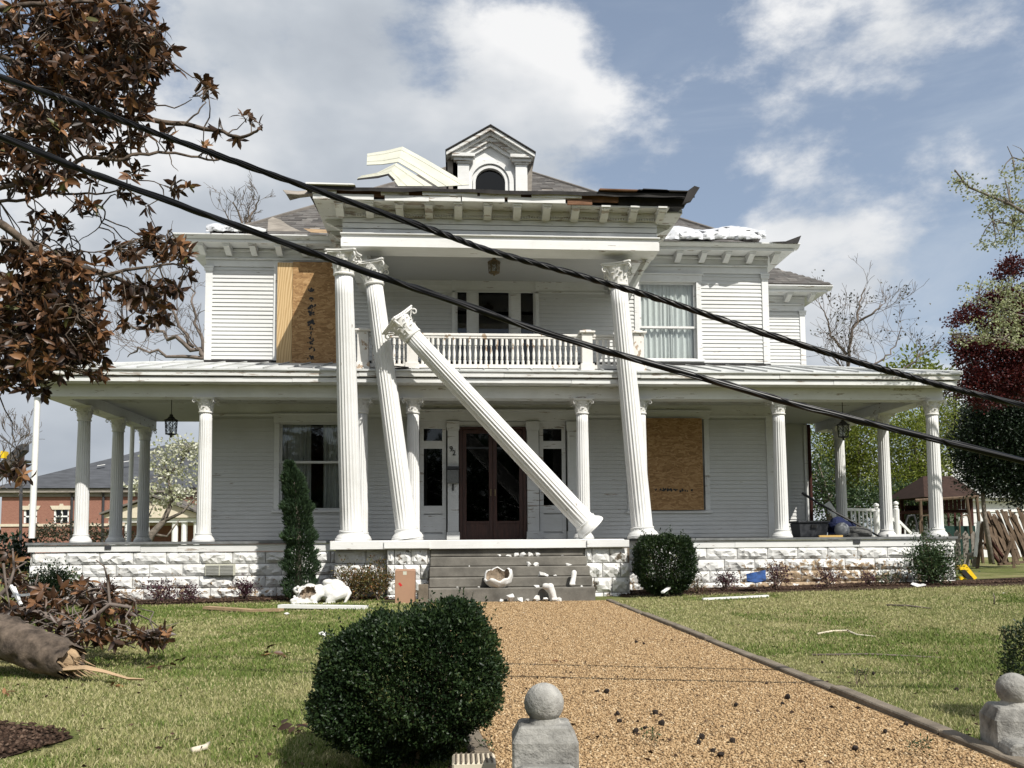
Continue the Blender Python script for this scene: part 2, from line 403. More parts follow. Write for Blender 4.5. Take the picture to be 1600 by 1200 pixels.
def m_glass(name='window_glass', tint=0.55):
    n = NT(name); N = n.N; N.remove(n.b)
    tr = n.new('BsdfTransparent'); tr.inputs[0].default_value = (tint, tint * 1.02, tint * 1.01, 1)
    gl = n.new('BsdfGlossy'); gl.inputs['Roughness'].default_value = 0.03; gl.inputs[0].default_value = (0.9, 0.9, 0.9, 1)
    lw = n.new('LayerWeight'); lw.inputs[0].default_value = 0.5; fr = n.math('ADD', 0.045, n.math('MULTIPLY', n.math('POWER', lw.outputs['Facing'], 5.0), 0.9))
    mx = n.new('MixShader'); n.lk(fr, mx.inputs[0]); n.lk(tr.outputs[0], mx.inputs[1]); n.lk(gl.outputs[0], mx.inputs[2])
    n.lk(mx.outputs[0], n.out.inputs[0]); return n.m
M['glass'] = m_glass('window_glass', 0.88)
M['glassdark'] = m_glass('dark_door_glass', 0.18)
def m_leaf(name, stops, rough=0.5, trans=0.25, spec=0.4, sat=1.0):
    """leaf colour picked per leaf, some light let through"""
    n = NT(name); a = n.new('Attribute', attribute_name='rnd')
    c = n.ramp(a.outputs['Fac'], stops); n.fin(c, rough, spec)
    if trans:
        t = n.new('BsdfTranslucent'); n.lk(c, t.inputs[0]); mx = n.new('MixShader'); mx.inputs[0].default_value = trans
        n.lk(n.b.outputs[0], mx.inputs[1]); n.lk(t.outputs[0], mx.inputs[2]); n.lk(mx.outputs[0], n.out.inputs[0])
    return n.m
M['magleaf'] = m_leaf('dead_magnolia_leaf', [(0, (0.022, 0.012, 0.008)), (0.4, (0.058, 0.029, 0.014)), (0.68, (0.16, 0.075, 0.032)), (0.90, (0.38, 0.20, 0.095)), (1, (0.10, 0.10, 0.03))], 0.42, 0.18)
M['box'] = m_leaf('boxwood_leaf', [(0, (0.008, 0.019, 0.007)), (0.45, (0.018, 0.036, 0.011)), (0.8, (0.034, 0.060, 0.018)), (0.93, (0.075, 0.105, 0.032)), (1, (0.13, 0.13, 0.05))], 0.46, 0.14, 0.32)
M['conifer'] = m_leaf('conifer_spray', [(0, (0.012, 0.028, 0.012)), (0.6, (0.027, 0.055, 0.02)), (1, (0.06, 0.10, 0.035))], 0.7, 0.12)
M['green_leaf'] = m_leaf('shrub_leaf', [(0, (0.02, 0.042, 0.016)), (0.6, (0.045, 0.078, 0.028)), (1, (0.10, 0.14, 0.05))], 0.5, 0.2)
M['spring'] = m_leaf('spring_leaf', [(0, (0.10, 0.135, 0.018)), (0.6, (0.20, 0.24, 0.035)), (1, (0.34, 0.36, 0.08))], 0.6, 0.35)
M['darkgreen'] = m_leaf('evergreen_leaf', [(0, (0.006, 0.013, 0.007)), (0.6, (0.014, 0.028, 0.012)), (1, (0.035, 0.06, 0.022))], 0.45, 0.1)
M['redleaf'] = m_leaf('dark_red_leaf', [(0, (0.032, 0.006, 0.007)), (0.6, (0.080, 0.012, 0.012)), (1, (0.17, 0.035, 0.025))], 0.55, 0.25)
M['bloom'] = m_leaf('dogwood_bloom', [(0, (0.22, 0.25, 0.10)), (0.35, (0.50, 0.51, 0.34)), (0.7, (0.72, 0.72, 0.60)), (1, (0.82, 0.82, 0.74))], 0.7, 0.3)
M['bloomgreen'] = m_leaf('dogwood_bract', [(0, (0.16, 0.19, 0.07)), (0.5, (0.33, 0.36, 0.18)), (0.8, (0.52, 0.53, 0.36)), (1, (0.70, 0.70, 0.56))], 0.7, 0.3)
M['purple'] = m_leaf('purple_shrub_leaf', [(0, (0.028, 0.010, 0.018)), (0.6, (0.07, 0.022, 0.035)), (1, (0.13, 0.05, 0.06))], 0.55, 0.2)
M['nandina'] = m_leaf('nandina_leaf', [(0, (0.05, 0.06, 0.02)), (0.5, (0.12, 0.10, 0.03)), (0.8, (0.24, 0.11, 0.04)), (1, (0.30, 0.16, 0.06))], 0.55, 0.25)
M['hedge'] = m_leaf('brownish_hedge_leaf', [(0, (0.02, 0.022, 0.012)), (0.6, (0.05, 0.05, 0.024)), (1, (0.10, 0.075, 0.04))], 0.6, 0.15)
M['grassblade'] = m_leaf('grass_blade', [(0, (0.085, 0.135, 0.028)), (0.35, (0.14, 0.20, 0.042)), (0.6, (0.24, 0.27, 0.085)), (0.8, (0.37, 0.345, 0.165)), (1, (0.50, 0.46, 0.26))], 0.7, 0.25, 0.2)
def m_attr(name, stops, rough=0.8, spec=0.3):
    n = NT(name); a = n.new('Attribute', attribute_name='rnd'); return n.fin(n.ramp(a.outputs['Fac'], stops), rough, spec)
M['pebble'] = m_attr('tan_pebble', [(0, (0.09, 0.058, 0.033)), (0.2, (0.25, 0.157, 0.077)), (0.5, (0.39, 0.260, 0.132)), (0.8, (0.48, 0.345, 0.195)), (1, (0.68, 0.56, 0.38))])
M['mulchchip'] = m_attr('mulch_chip', [(0, (0.022, 0.014, 0.010)), (0.6, (0.065, 0.040, 0.028)), (1, (0.16, 0.11, 0.08))], 0.95, 0.1)
def m_ground():
    n = NT('lawn_soil')
    big = n.noise(0.32, 5, 0.6); mid = n.noise(1.6, 5, 0.65); fine = n.noise(45, 4, 0.7)
    t = n.math('ADD', n.math('MULTIPLY', big, 0.55), n.math('MULTIPLY', mid, 0.45))
    c = n.ramp(t, [(0.36, (0.11, 0.145, 0.036)), (0.47, (0.16, 0.18, 0.058)), (0.56, (0.28, 0.26, 0.12)), (0.66, (0.40, 0.345, 0.19))])
    c = n.mix(n.rng(fine, 0.3, 0.7, 0.0, 0.5), c, (0.075, 0.075, 0.030)); n.bump(fine, 0.8, 0.03)
    return n.fin(c, 0.95, 0.1)
M['ground'] = m_ground()
def m_gravel():
    n = NT('tan_gravel'); v = n.new('TexVoronoi'); v.inputs['Scale'].default_value = 60; n.lk(n.pos(), v.inputs['Vector'])
    s = n.new('SeparateColor'); n.lk(v.outputs['Color'], s.inputs[0])
    c = n.ramp(s.outputs[0], [(0, (0.11, 0.068, 0.035)), (0.4, (0.28, 0.177, 0.086)), (0.8, (0.41, 0.275, 0.14)), (1, (0.55, 0.42, 0.26))])
    c = n.mix(n.rng(n.noise(0.8, 4), 0.4, 0.7, 0.0, 0.35), c, (0.24, 0.155, 0.085))
    n.bump(v.outputs['Distance'], 0.9, 0.02); return n.fin(c, 0.85, 0.2)
M['gravel'] = m_gravel()
def m_soil():
    n = NT('mulch_soil'); c = n.ramp(n.noise(24, 6, 0.7), [(0.3, (0.025, 0.016, 0.011)), (0.55, (0.062, 0.040, 0.028)), (0.75, (0.13, 0.09, 0.065))])
    n.bump(n.noise(40, 5, 0.7), 1.0, 0.03); return n.fin(c, 0.95, 0.1)
M['soil'] = m_soil()
def m_brick():
    n = NT('red_brick'); b = n.new('TexBrick'); b.inputs['Scale'].default_value = 4.0; b.inputs['Mortar Size'].default_value = 0.012
    b.inputs['Color1'].default_value = (0.30, 0.145, 0.105, 1); b.inputs['Color2'].default_value = (0.25, 0.115, 0.085, 1); b.inputs['Mortar'].default_value = (0.33, 0.22, 0.17, 1)
    n.lk(n.mp((1, 1, 1), rot=(math.radians(90), 0, 0)), b.inputs['Vector']); return n.fin(b.outputs['Color'], 0.9, 0.2)
M['brick'] = m_brick()
# ------------------------------------------------------------------ ground, path, beds
def axis(lo, hi, step, far):
    near = np.arange(lo, hi + 1e-6, step)
    g = [step * 1.35 ** k for k in range(1, 40)]; c = np.cumsum(g); c = c[c < far]
    return np.concatenate([lo - c[::-1], near, hi + c])
gx, gy = axis(-12, 15, 0.5, 900), axis(1.0, 26, 0.5, 1100)
gy = gy[gy > -40]
GX, GY = np.meshgrid(gx, gy); GZ = gz(GX, GY)
GZ = np.where(GY < 2.6, -0.35 * sstep(2.6, 1.6, GY), GZ)           # the lawn drops to the street just behind the gate posts
nx, ny = len(gx), len(gy); I = np.arange(nx * ny).reshape(ny, nx)
gq = np.stack([I[:-1, :-1], I[:-1, 1:], I[1:, 1:], I[1:, :-1]], -1).reshape(-1, 4)
ground = npmesh('ground', np.stack([GX, GY, GZ], -1).reshape(-1, 3), gq, M['ground'], smooth=True)
tag(ground, 'mown lawn of mixed green and straw coloured grass around the house', 'lawn', kind='structure')

PL = [(14.05, -0.56), (10.0, -0.30), (7.0, -0.07), (5.0, 0.06), (4.1, 0.16), (2.6, 0.28)]      # left edge of the path (Y, X)
PR = [(14.05, 2.50), (2.6, 2.54)]
def lerp_edge(E, y):
    for (y1, x1), (y0, x0) in zip(E[:-1], E[1:]):
        if y0 <= y <= y1: return x0 + (x1 - x0) * (y - y0) / (y1 - y0)
    return E[0][1] if y > E[0][0] else E[-1][1]
b = MB(); ys = [2.6 + 0.5 * i for i in range(23)] + [14.12]
vs = []
for y in ys: vs += [(lerp_edge(PL, y), y, 0.010), (lerp_edge(PR, y), y, 0.010)]
b.add(vs, [(2*i, 2*i+1, 2*i+3, 2*i+2) for i in range(len(ys) - 1)])
path = b.build('gravel_path', M['gravel']); tag(path, 'tan gravel path leading up to the front steps', 'path', kind='structure')

def pebbles(n, rng, xy_fun, size, zbase, mat, parent, name):
    """low stones: squashed octahedra"""
    x, y = xy_fun(n, rng); n = len(x)
    s = rng.uniform(size[0], size[1], n) * (1 + 0.05 * np.maximum(y - 5, 0)) ** 0.6
    o = np.array([[1,0,0],[0,1,0],[-1,0,0],[0,-1,0],[0,0,1],[0,0,-0.6]], float)
    a = rng.uniform(0, 6.28, n); el_ = rng.uniform(0.55, 1.0, n); hh = rng.uniform(0.4, 0.75, n)
    P = np.broadcast_to(o, (n, 6, 3)).copy(); P += rng.normal(0, 0.16, P.shape)
    P[..., 1] *= el_[:, None]; P[..., 2] *= hh[:, None]
    tl = rng.normal(0, 0.25, n); P[..., 2] += P[..., 0] * tl[:, None]
    ca, sa = np.cos(a)[:, None], np.sin(a)[:, None]
    Q = np.stack([P[..., 0]*ca - P[..., 1]*sa, P[..., 0]*sa + P[..., 1]*ca, P[..., 2]], -1) * s[:, None, None]
    Q[..., 0] += x[:, None]; Q[..., 1] += y[:, None]; Q[..., 2] += (zbase(x, y) + s * 0.15)[:, None]
    f = np.array([[0,1,4],[1,2,4],[2,3,4],[3,0,4],[1,0,5],[2,1,5],[3,2,5],[0,3,5]])
    Fc = (np.arange(n)[:, None, None] * 6 + f[None]).reshape(-1, 3)
    rnd = np.repeat(np.clip(rng.beta(2.2, 2.2, n), 0, 1), 8)
    return npmesh(name, Q.reshape(-1, 3), Fc, mat, parent, {'rnd': rnd})
def path_xy(n, rng):
    y = 2.7 * (14.0 / 2.7) ** (rng.uniform(0, 1, n) ** 0.9)
    xl = np.interp(y, [p[0] for p in PL[::-1]], [p[1] for p in PL[::-1]])
    x = xl + 0.02 + rng.uniform(0, 1, n) * (2.50 - xl - 0.02); return x, y
pb = pebbles(118000, NPR, path_xy, (0.0055, 0.0125), lambda x, y: np.full_like(x, 0.010), M['pebble'], path, 'pebbles')
tag(pb, 'loose tan and orange pebbles of the path', kind='stuff')

# kerbs: lengths of concrete edging laid end to end
def kerb(edge, side, label, y0=3.0, y1=14.0):
    k0 = None; y = y0; r = random.Random(int(side + 3))
    while y < y1 - 0.2:
        ln = min(r.uniform(1.25, 1.6), y1 - y); a, c = y + 0.006, y + ln - 0.006
        xa, xc = lerp_edge(edge, a), lerp_edge(edge, c); w = 0.092; h0, h1 = 0.040 + r.uniform(-.012, .012), 0.040 + r.uniform(-.012, .012)
        sx = 0 if side > 0 else -w; dx = r.uniform(-.008, .008)
        m = MB().add([(xa+sx+dx, a, -0.05), (xa+sx+w+dx, a, -0.05), (xc+sx+w, c, -0.05), (xc+sx, c, -0.05),
                      (xa+sx+dx, a, h0), (xa+sx+w+dx, a, h0), (xc+sx+w, c, h1), (xc+sx, c, h1)],
                     [(0,3,2,1),(4,5,6,7),(0,1,5,4),(1,2,6,5),(2,3,7,6),(3,0,4,7)])
        if k0 is None:
            k0 = m.build('kerb', M['kerb'], None, bevel=0.008); tag(k0, label, 'kerb', kind='structure')
        else: m.build('kerb_stone', M['kerb'], k0, bevel=0.008)
        y += ln
kerb(PR, 1, 'concrete edging along the right side of the gravel path')
kerb(PL, -1, 'concrete edging along the left side of the gravel path', y0=4.05)

def patch(name, poly, label, z=0.008):
    """soil bed following the lawn"""
    P = [(x, y, gzf(x, y) + z) for x, y in poly]; c = np.mean(np.array(P), 0)
    ring = [(c[0] + (p[0]-c[0]) * 0.5, c[1] + (p[1]-c[1]) * 0.5, gzf(c[0] + (p[0]-c[0]) * 0.5, c[1] + (p[1]-c[1]) * 0.5) + z + 0.03) for p in P]
    n = len(P); m = MB().add(P + ring + [(c[0], c[1], c[2] + 0.04)], [(i, (i+1) % n, n+(i+1) % n, n+i) for i in range(n)] + [(n+i, n+(i+1) % n, 2*n) for i in range(n)])
    o = m.build(name, M['soil'], smooth=True); return tag(o, label, 'bed', kind='structure')
rr = random.Random(5)
mul = patch('mulch_bed', [(-2.1 + 0.05 * math.sin(9 * a) + 0.0 - 1.35 + 1.35 * math.cos(a), 4.62 + (0.64 + 0.05 * math.sin(5 * a)) * math.sin(a)) for a in [i * 2 * math.pi / 36 for i in range(36)]],
            'round bed of dark mulch where the tree stood')
def bed(x0, x1, y0, y1, label):
    xs = np.linspace(x0, x1, 40); z = lambda x, y, k: gzf(x, y) + k
    v = []
    for i, x in enumerate(xs): v += [(x, y0 + 0.10 * math.sin(x * 2.3) + 0.05 * math.sin(x * 7), z(x, y0, 0.006)), (x, (y0 + y1) / 2, z(x, (y0+y1)/2, 0.045)), (x, y1, z(x, y1, 0.05))]
    m = MB().add(v, [(3*i+j, 3*i+3+j, 3*i+4+j, 3*i+1+j) for i in range(39) for j in range(2)])
    return tag(m.build('flower_bed', M['soil'], smooth=True), label, 'bed', kind='structure')
bed(-9.0, -1.05, 15.05, 16.1, 'dark mulched flower bed left of the front steps')
bed(2.95, 11.5, 14.75, 16.1, 'dark mulched flower bed right of the front steps')
def ell_xy(cx, cy, rx, ry):
    def f(n, rng):
        r = np.sqrt(rng.uniform(0, 1, n)); a = rng.uniform(0, 6.28, n); return cx + rx * r * np.cos(a), cy + ry * r * np.sin(a)
    return f
def rect_xy(x0, x1, y0, y1): return lambda n, rng: (rng.uniform(x0, x1, n), rng.uniform(y0, y1, n))
gl_ = lambda x, y: gz(x, y) + 0.035
for nm, fxy, n, par in (('mulch_chips', ell_xy(-3.4, 4.62, 1.33, 0.60), 5000, mul),):
    tag(pebbles(n, NPR, fxy, (0.008, 0.02), lambda x, y: gz(x, y) + 0.02, M['mulchchip'], par, nm), 'loose dark bark chips', kind='stuff')
for x0, x1 in ((-8.8, -1.1), (3.0, 11.0)):
    par = [o for o in COL.objects if o.name.startswith('flower_bed')][0 if x0 < 0 else 1]
    tag(pebbles(3500, NPR, rect_xy(x0, x1, 15.1, 15.9), (0.010, 0.03), gl_, M['mulchchip'], par, 'mulch_chips'), 'loose bark chips', kind='stuff')

def vnoise(x, y, s, seed):
    """smooth value noise for patchy growth"""
    r = np.random.default_rng(seed); T = r.uniform(0, 1, (64, 64)); x = x / s; y = y / s
    xi, yi = np.floor(x).astype(int), np.floor(y).astype(int); fx, fy = x - xi, y - yi; fx = fx*fx*(3-2*fx); fy = fy*fy*(3-2*fy)
    g = lambda a, b: T[a % 64, b % 64]
    return (g(xi, yi)*(1-fx) + g(xi+1, yi)*fx)*(1-fy) + (g(xi, yi+1)*(1-fx) + g(xi+1, yi+1)*fx)*fy
def grass(n, rng):
    y = 2.8 * (16.5 / 2.8) ** (rng.uniform(0, 1, n) ** 0.85); x = rng.uniform(-0.62, 0.74, n) * y + rng.normal(0, 0.2, n)
    xl = np.interp(y, [p[0] for p in PL[::-1]], [p[1] for p in PL[::-1]])
    keep = ((x < xl - 0.07) | (x > 2.62)) | (y > 14.3)
    keep &= ~(((x + 3.4) / 1.38) ** 2 + ((y - 4.62) / 0.66) ** 2 < 1)
    keep &= ~((y > 15.15) & (x < -0.9)) & ~((y > 14.95) & (x > 2.9)) & ~((x > -1.3) & (x < 3.1) & (y > 14.0))
    x, y = x[keep], y[keep]; n = len(x)
    t = 0.5 * vnoise(x + 50, y + 9, 2.1, 3) + 0.3 * vnoise(x + 50, y, 0.7, 4) + 0.2 * vnoise(x + 20, y, 0.22, 5)
    t = t + 0.16 * sstep(13.2, 14.8, y) * (x > 2) + 0.10 * sstep(3.6, 2.62, x) * (x > 2) + 0.09 * (x > 2)
    tan = rng.uniform(0, 1, n) < sstep(0.36, 0.62, t) * 0.85 + 0.14
    rnd = np.where(tan, rng.uniform(0.62, 1.0, n), rng.uniform(0.0, 0.62, n))
    far = np.clip(y / 6, .8, 2.4)
    h = rng.uniform(0.013, 0.034, n) * (1 + 0.10 * far) * np.where(tan, 0.8, 1.05); w = rng.uniform(0.0022, 0.0042, n) * far
    a = rng.uniform(0, 6.28, n); ln = rng.uniform(0.2, 1.3, n); la = rng.uniform(0, 6.28, n)
    z = gz(x, y)
    B = np.stack([x, y, z - 0.004], -1); S = np.stack([np.cos(a), np.sin(a), 0 * a], -1) * w[:, None]
    Ld = np.stack([np.cos(la) * ln, np.sin(la) * ln, np.ones(n)], -1); Ld /= np.linalg.norm(Ld, axis=1)[:, None]
    T = B + Ld * h[:, None] * 1.3; Mi = B + np.stack([Ld[:, 0] * 0.3, Ld[:, 1] * 0.3, np.ones(n) * 0.62], -1) * h[:, None]
    V = np.stack([B - S, B + S, Mi + S * 0.8, Mi - S * 0.8, T], 1).reshape(-1, 3)
    i = np.arange(n)[:, None] * 5
    Fq = np.concatenate([np.concatenate([i, i+1, i+2], 1), np.concatenate([i, i+2, i+3], 1), np.concatenate([i+3, i+2, i+4], 1)])
    o = npmesh('grass', V, Fq, M['grassblade'], None, {'rnd': np.tile(rnd, 3)})
    tag(o, 'short patchy grass of the front lawn', 'grass', kind='stuff')
grass(350000, NPR)
# ------------------------------------------------------------------ the house
YW, YB, YC, YR = 18.2, 16.06, 16.2, 21.2       # main wall, porch beam, porch column row, recessed wing
XL, XR, XE = -5.44, 7.06, 9.20                # main block, recessed wing's end
PXL, PXR = -7.88, 9.85                        # ends of the porch
ZF = 1.05                                     # porch floor
house = empty('house', (0.8, 18.0, 0.0), 'large white two storey wooden house with wraparound porch and storm damaged roof', 'house')
H = house
def hb(name, mat, *boxes, parent=None, bevel=0.0):
    m = MB()
    for q in boxes: m.box(*q)
    return m.build(name, M[mat], parent or H, bevel=bevel)

# --- foundation: rock faced blocks
def block_mesh(seed, nx=9, nz=4):
    r = random.Random(seed); m = MB(); v = []
    for j in range(nz + 1):
        for i in range(nx + 1):
            u, w = i / nx, j / nz; edge = min(u * 1.6, (1 - u) * 1.6, w * 0.9, (1 - w) * 0.9)
            mar = 0.0 if (i in (0, nx) or j in (0, nz)) else 1.0
            d = mar * (0.012 + 0.030 * min(1, edge * 5) * r.choice((.15, .4, .7, 1.0, 1.1)) + 0.010 * math.sin(u * 9 + seed) * math.sin(w * 5 + seed * 2))
            v.append((u + (mar * r.uniform(-.03, .03)), -d, w + mar * r.uniform(-.05, .05)))
    n1 = nx + 1
    f = []
    for j in range(nz):
        for i in range(nx):
            a, b_, c, d = j*n1+i, j*n1+i+1, (j+1)*n1+i+1, (j+1)*n1+i
            f += [(a, b_, c), (a, c, d)] if (i + j + seed) % 2 else [(a, b_, d), (b_, c, d)]
    m.add(v, f)
    m.add([(0,0,0),(1,0,0),(1,0.06,0),(0,0.06,0),(0,0,1),(1,0,1),(1,0.06,1),(0,0.06,1)], [(0,3,2,1),(4,5,6,7),(1,2,6,5),(3,0,4,7)])
    return m.mesh('stone_block', fix=False)
BLK = [block_mesh(s) for s in range(9)]; BLKP = [block_mesh(s + 20, 5, 4) for s in range(6)]
for q in BLK: q.materials.append(M['stone'])
for q in BLKP: q.materials.append(M['pierstone'])
def course_wall(par, x0, x1, y, zs, ln, meshes, seed, gap=0.006):
    r = random.Random(seed)
    for k in range(len(zs) - 1):
        x = x0 - (ln * 0.5 if k % 2 else 0) + r.uniform(-.05, .05)
        while x < x1 - 0.02:
            a, c = max(x, x0), min(x + ln, x1)
            if c - a > 0.06:
                inst('stone_block', r.choice(meshes), par, (a + gap, y, zs[k] + gap), (0, 0, 0), (c - a - 2*gap, 1 + r.uniform(-.2, .3), zs[k+1] - zs[k] - 2*gap))
            x += ln
ZS = [-0.16, -0.03, 0.19, 0.41, 0.635, 0.86]
fdn = hb('foundation_wall', 'kerb', (PXL + .03, PXR - .03, 16.0, 16.2, -0.3, 0.855), (PXL + .03, PXL + .25, 16.2, 21.0, -0.3, 0.855), (PXR - .25, PXR - .03, 16.2, 21.2, -0.3, 0.855))
course_wall(fdn, PXL, -2.2, 15.97, ZS, 0.605, BLK, 3)
course_wall(fdn, 3.05, PXR, 15.97, ZS, 0.605, BLK, 4)
# side of the porch towards the neighbour: same blocks turned
for k in range(1, 5):
    for i in range(8):
        inst('stone_block', BLK[(i * 3 + k) % 9], fdn, (PXL, 20.85 - i * 0.605 + (0.3 if k % 2 else 0) * 0, ZS[k] + .006), (0, 0, -math.pi / 2), (0.595, 1, ZS[k+1] - ZS[k] - .012))
# louvred vent in the left wall
xv0, xv1 = X_(322, 15.95, 890), X_(368, 15.95, 890); zv0, zv1 = Z_(899, 15.95, 345), Z_(881, 15.95, 345)
vent = hb('foundation_vent', 'sheet', (xv0, xv1, 15.875, 15.95, zv0, zv1))
for i in range(7):
    z = zv0 + .02 + i * (zv1 - zv0 - .03) / 7
    hb('louvre', 'shedroof', (xv0 + .02, (xv0+xv1)/2 - .01, 15.86, 15.874, z, z + .010), ((xv0+xv1)/2 + .01, xv1 - .02, 15.86, 15.874, z, z + .010), parent=vent)
# skirt boards and floor
r = random.Random(2)
skirt = hb('skirt_board', 'paint', (PXL - .02, PXL + 2.0, 15.94, 15.99, 0.875, 1.0))
for a, c in ((PXL + 2.004, -5.2), (-5.196, -2.32), (3.04, 5.4), (5.404, 7.9), (7.904, PXR + .02)):
    hb('skirt_board', 'paint', (a, c, 15.945 + r.uniform(-.004, .004), 15.99, 0.862, 1.0 + r.uniform(-.004, .004)))
floor = hb('porch_floor', 'floor', (PXL - .05, PXR + .05, 15.91, YW, 1.004, ZF), (PXL - .05, XL, YW, 21.0, 1.004, ZF), (XR, PXR + .05, YW, YR, 1.004, ZF))
hb('outlet_cover', 'greybin', (X_(1335, 15.9), X_(1345, 15.9), 15.925, 15.946, .92, .99)); hb('outlet_cover', 'greybin', (X_(163, 15.9), X_(173, 15.9), 15.92, 15.944, .92, .98))

# portico slab, piers and steps
SX0, SX1 = X_(515, 15.1), X_(976, 15.1); ST0, ST1 = X_(671, 15.0), X_(917, 15.0)
hb('porch_slab', 'paint', (SX0, SX1, 15.12, 16.05, 0.885, 1.046), bevel=0.01)
pierL = hb('stair_pier', 'kerb', (X_(604, 15.2), ST0 - .03, 15.26, 15.98, -.2, .882)); pierR = hb('stair_pier', 'kerb', (ST1 + .03, X_(984, 15.2), 15.26, 15.98, -.2, .882))
hb('stair_cap', 'paint', (X_(601, 15.2) , ST0, 15.085, 15.119, 0.905, 1.03)); hb('stair_cap', 'paint', (ST1 + .02, X_(981, 15.2), 15.085, 15.119, .905, 1.03))
ZP = [-0.14, 0.07, 0.345, 0.61, 0.88]
course_wall(pierL, X_(604, 15.2), ST0, 15.22, ZP, 0.30, BLKP, 8); course_wall(pierR, ST1, X_(984, 15.2), 15.22, ZP, 0.33, BLKP, 9)
for k in range(4):
    for j in range(2):      # cheeks of the piers beside the steps
        inst('stone_block', BLKP[k], pierR, (ST1 + .0, 15.60 - j * .36 + .30, ZP[k]), (0, 0, -math.pi/2), (0.34, 0.5, ZP[k+1] - ZP[k] - .012))
        inst('stone_block', BLKP[k+1], pierL, (ST0, 15.26 + j * .36, ZP[k]), (0, 0, math.pi/2), (0.34, 0.5, ZP[k+1] - ZP[k] - .012))
wing_stub = hb('foundation_wall', 'kerb', (SX0 + .06, X_(604, 15.2), 15.42, 16.0, -.2, .882))
course_wall(wing_stub, SX0 + .04, X_(604, 15.2) - .01, 15.38, ZS[:5] + [.88], 0.56, BLK, 14)
ZT = [0.235, 0.40, 0.575, 0.74, 0.884]; YS = [14.08, 14.36, 14.64, 14.92, 15.2]
steps = None
for i, (zt, y) in enumerate(zip(ZT, YS)):
    z0 = -0.1 if i == 0 else ZT[i-1] + .003
    o = hb('front_step', 'conc', (ST0 + .01 + .004 * (i % 2), ST1 - .01 - .004 * (i % 2), y, 15.9, z0, zt - .001), bevel=0.012)

# --- walls with openings, clad in boards
def board_mesh():
    p = [(0, 0), (-.027, 0), (-.005, .096), (0, .096)]
    return MB().prism(p, 0, 0, 1).mesh('siding_board')
BRD = board_mesh(); BRD.materials.append(M['siding'])
def wall(x0, x1, z0, z1, y, holes, zs0, zs1, exp=0.09):
    """backing with openings + lap siding between zs0 and zs1"""
    xs = sorted({x0, x1, *[h[0] for h in holes], *[h[1] for h in holes]}); zz = sorted({z0, z1, *[h[2] for h in holes], *[h[3] for h in holes]})
    m = MB()
    for a, c in zip(xs[:-1], xs[1:]):
        for e, g in zip(zz[:-1], zz[1:]):
            if not any(h[0] <= a and c <= h[1] and h[2] <= e and g <= h[3] for h in holes): m.box(a, c, y, y + .12, e, g)
    w = m.build('wall', M['siding'], H)
    z = zs0; r = random.Random(int(x0 * 10 + z0 * 7))
    while z < zs1 - .02:
        cuts = [h for h in holes if h[2] < z + .06 and h[3] > z + .03]
        a = x0; segs = []
        for h in sorted(cuts):
            segs.append((a, h[0])); a = h[1]
        segs.append((a, x1))
        for a, c in segs:
            if c - a > .03:
                inst('siding_board', BRD, w, (a + .0015, y - .001 + r.uniform(-.0015, .001), z + r.uniform(-.0012, .0012)), (0, 0, 0), (c - a - .003, 1 + r.uniform(-.1, .15), min(1.0, (zs1 - z) / .096)))
        z += exp
    return w
def win_rect(px0, px1, py0, py1, y=YW):
    pm = (px0 + px1) / 2; return (X_(px0, y, (py0+py1)/2), X_(px1, y, (py0+py1)/2), Z_(py1, y, pm), Z_(py0, y, pm))
W_LL = win_rect(437, 546, 660, 797); W_LR = win_rect(987, 1100, 655, 798)
DOOR = (X_(655, YW, 740), X_(904, YW, 740), ZF, Z_(644, YW, 780))
U_L = win_rect(436, 530, 410, 568); U_R = win_rect(999, 1088, 441, 562); U_D = (X_(708, YW, 500), X_(840, YW, 500), 4.6, Z_(430, YW, 770))
ZC = 4.02                                     # porch ceiling
wall(XL, XR, 1.0, 4.95, YW, [W_LL, DOOR, W_LR], ZF + .02, 3.72)
wall(XL, XR, 4.95 - .45, 7.45, YW, [U_L, U_D, U_R], 4.9, 7.03)
wall(XR + .0, XE, 1.0, 7.45, YR, [], ZF + .02, 7.03)
hb('wall', 'siding', (XL, XL + .12, YW + .12, 30, 1.0, 7.45)); hb('wall', 'siding', (XR - .12, XR, YW + .12, YR + .12, 1.0, 7.45), (XE - .12, XE, YR + .12, 30, 1.0, 7.45), (XL, XE, 29.9, 30.02, 1, 7.45))
hb('interior_floor', 'dark', (XL + .13, XR - .13, YW + .13, 24, .99, 1.03), (XL + .13, XR - .13, YW + .13, 24, 4.3, 4.5), (XL + .13, XR - .13, 22.5, 22.6, 1.03, 7.4))
hb('interior_floor', 'dark', (XL + .13, XR - .13, YW + .13, 24, 7.2, 7.4))
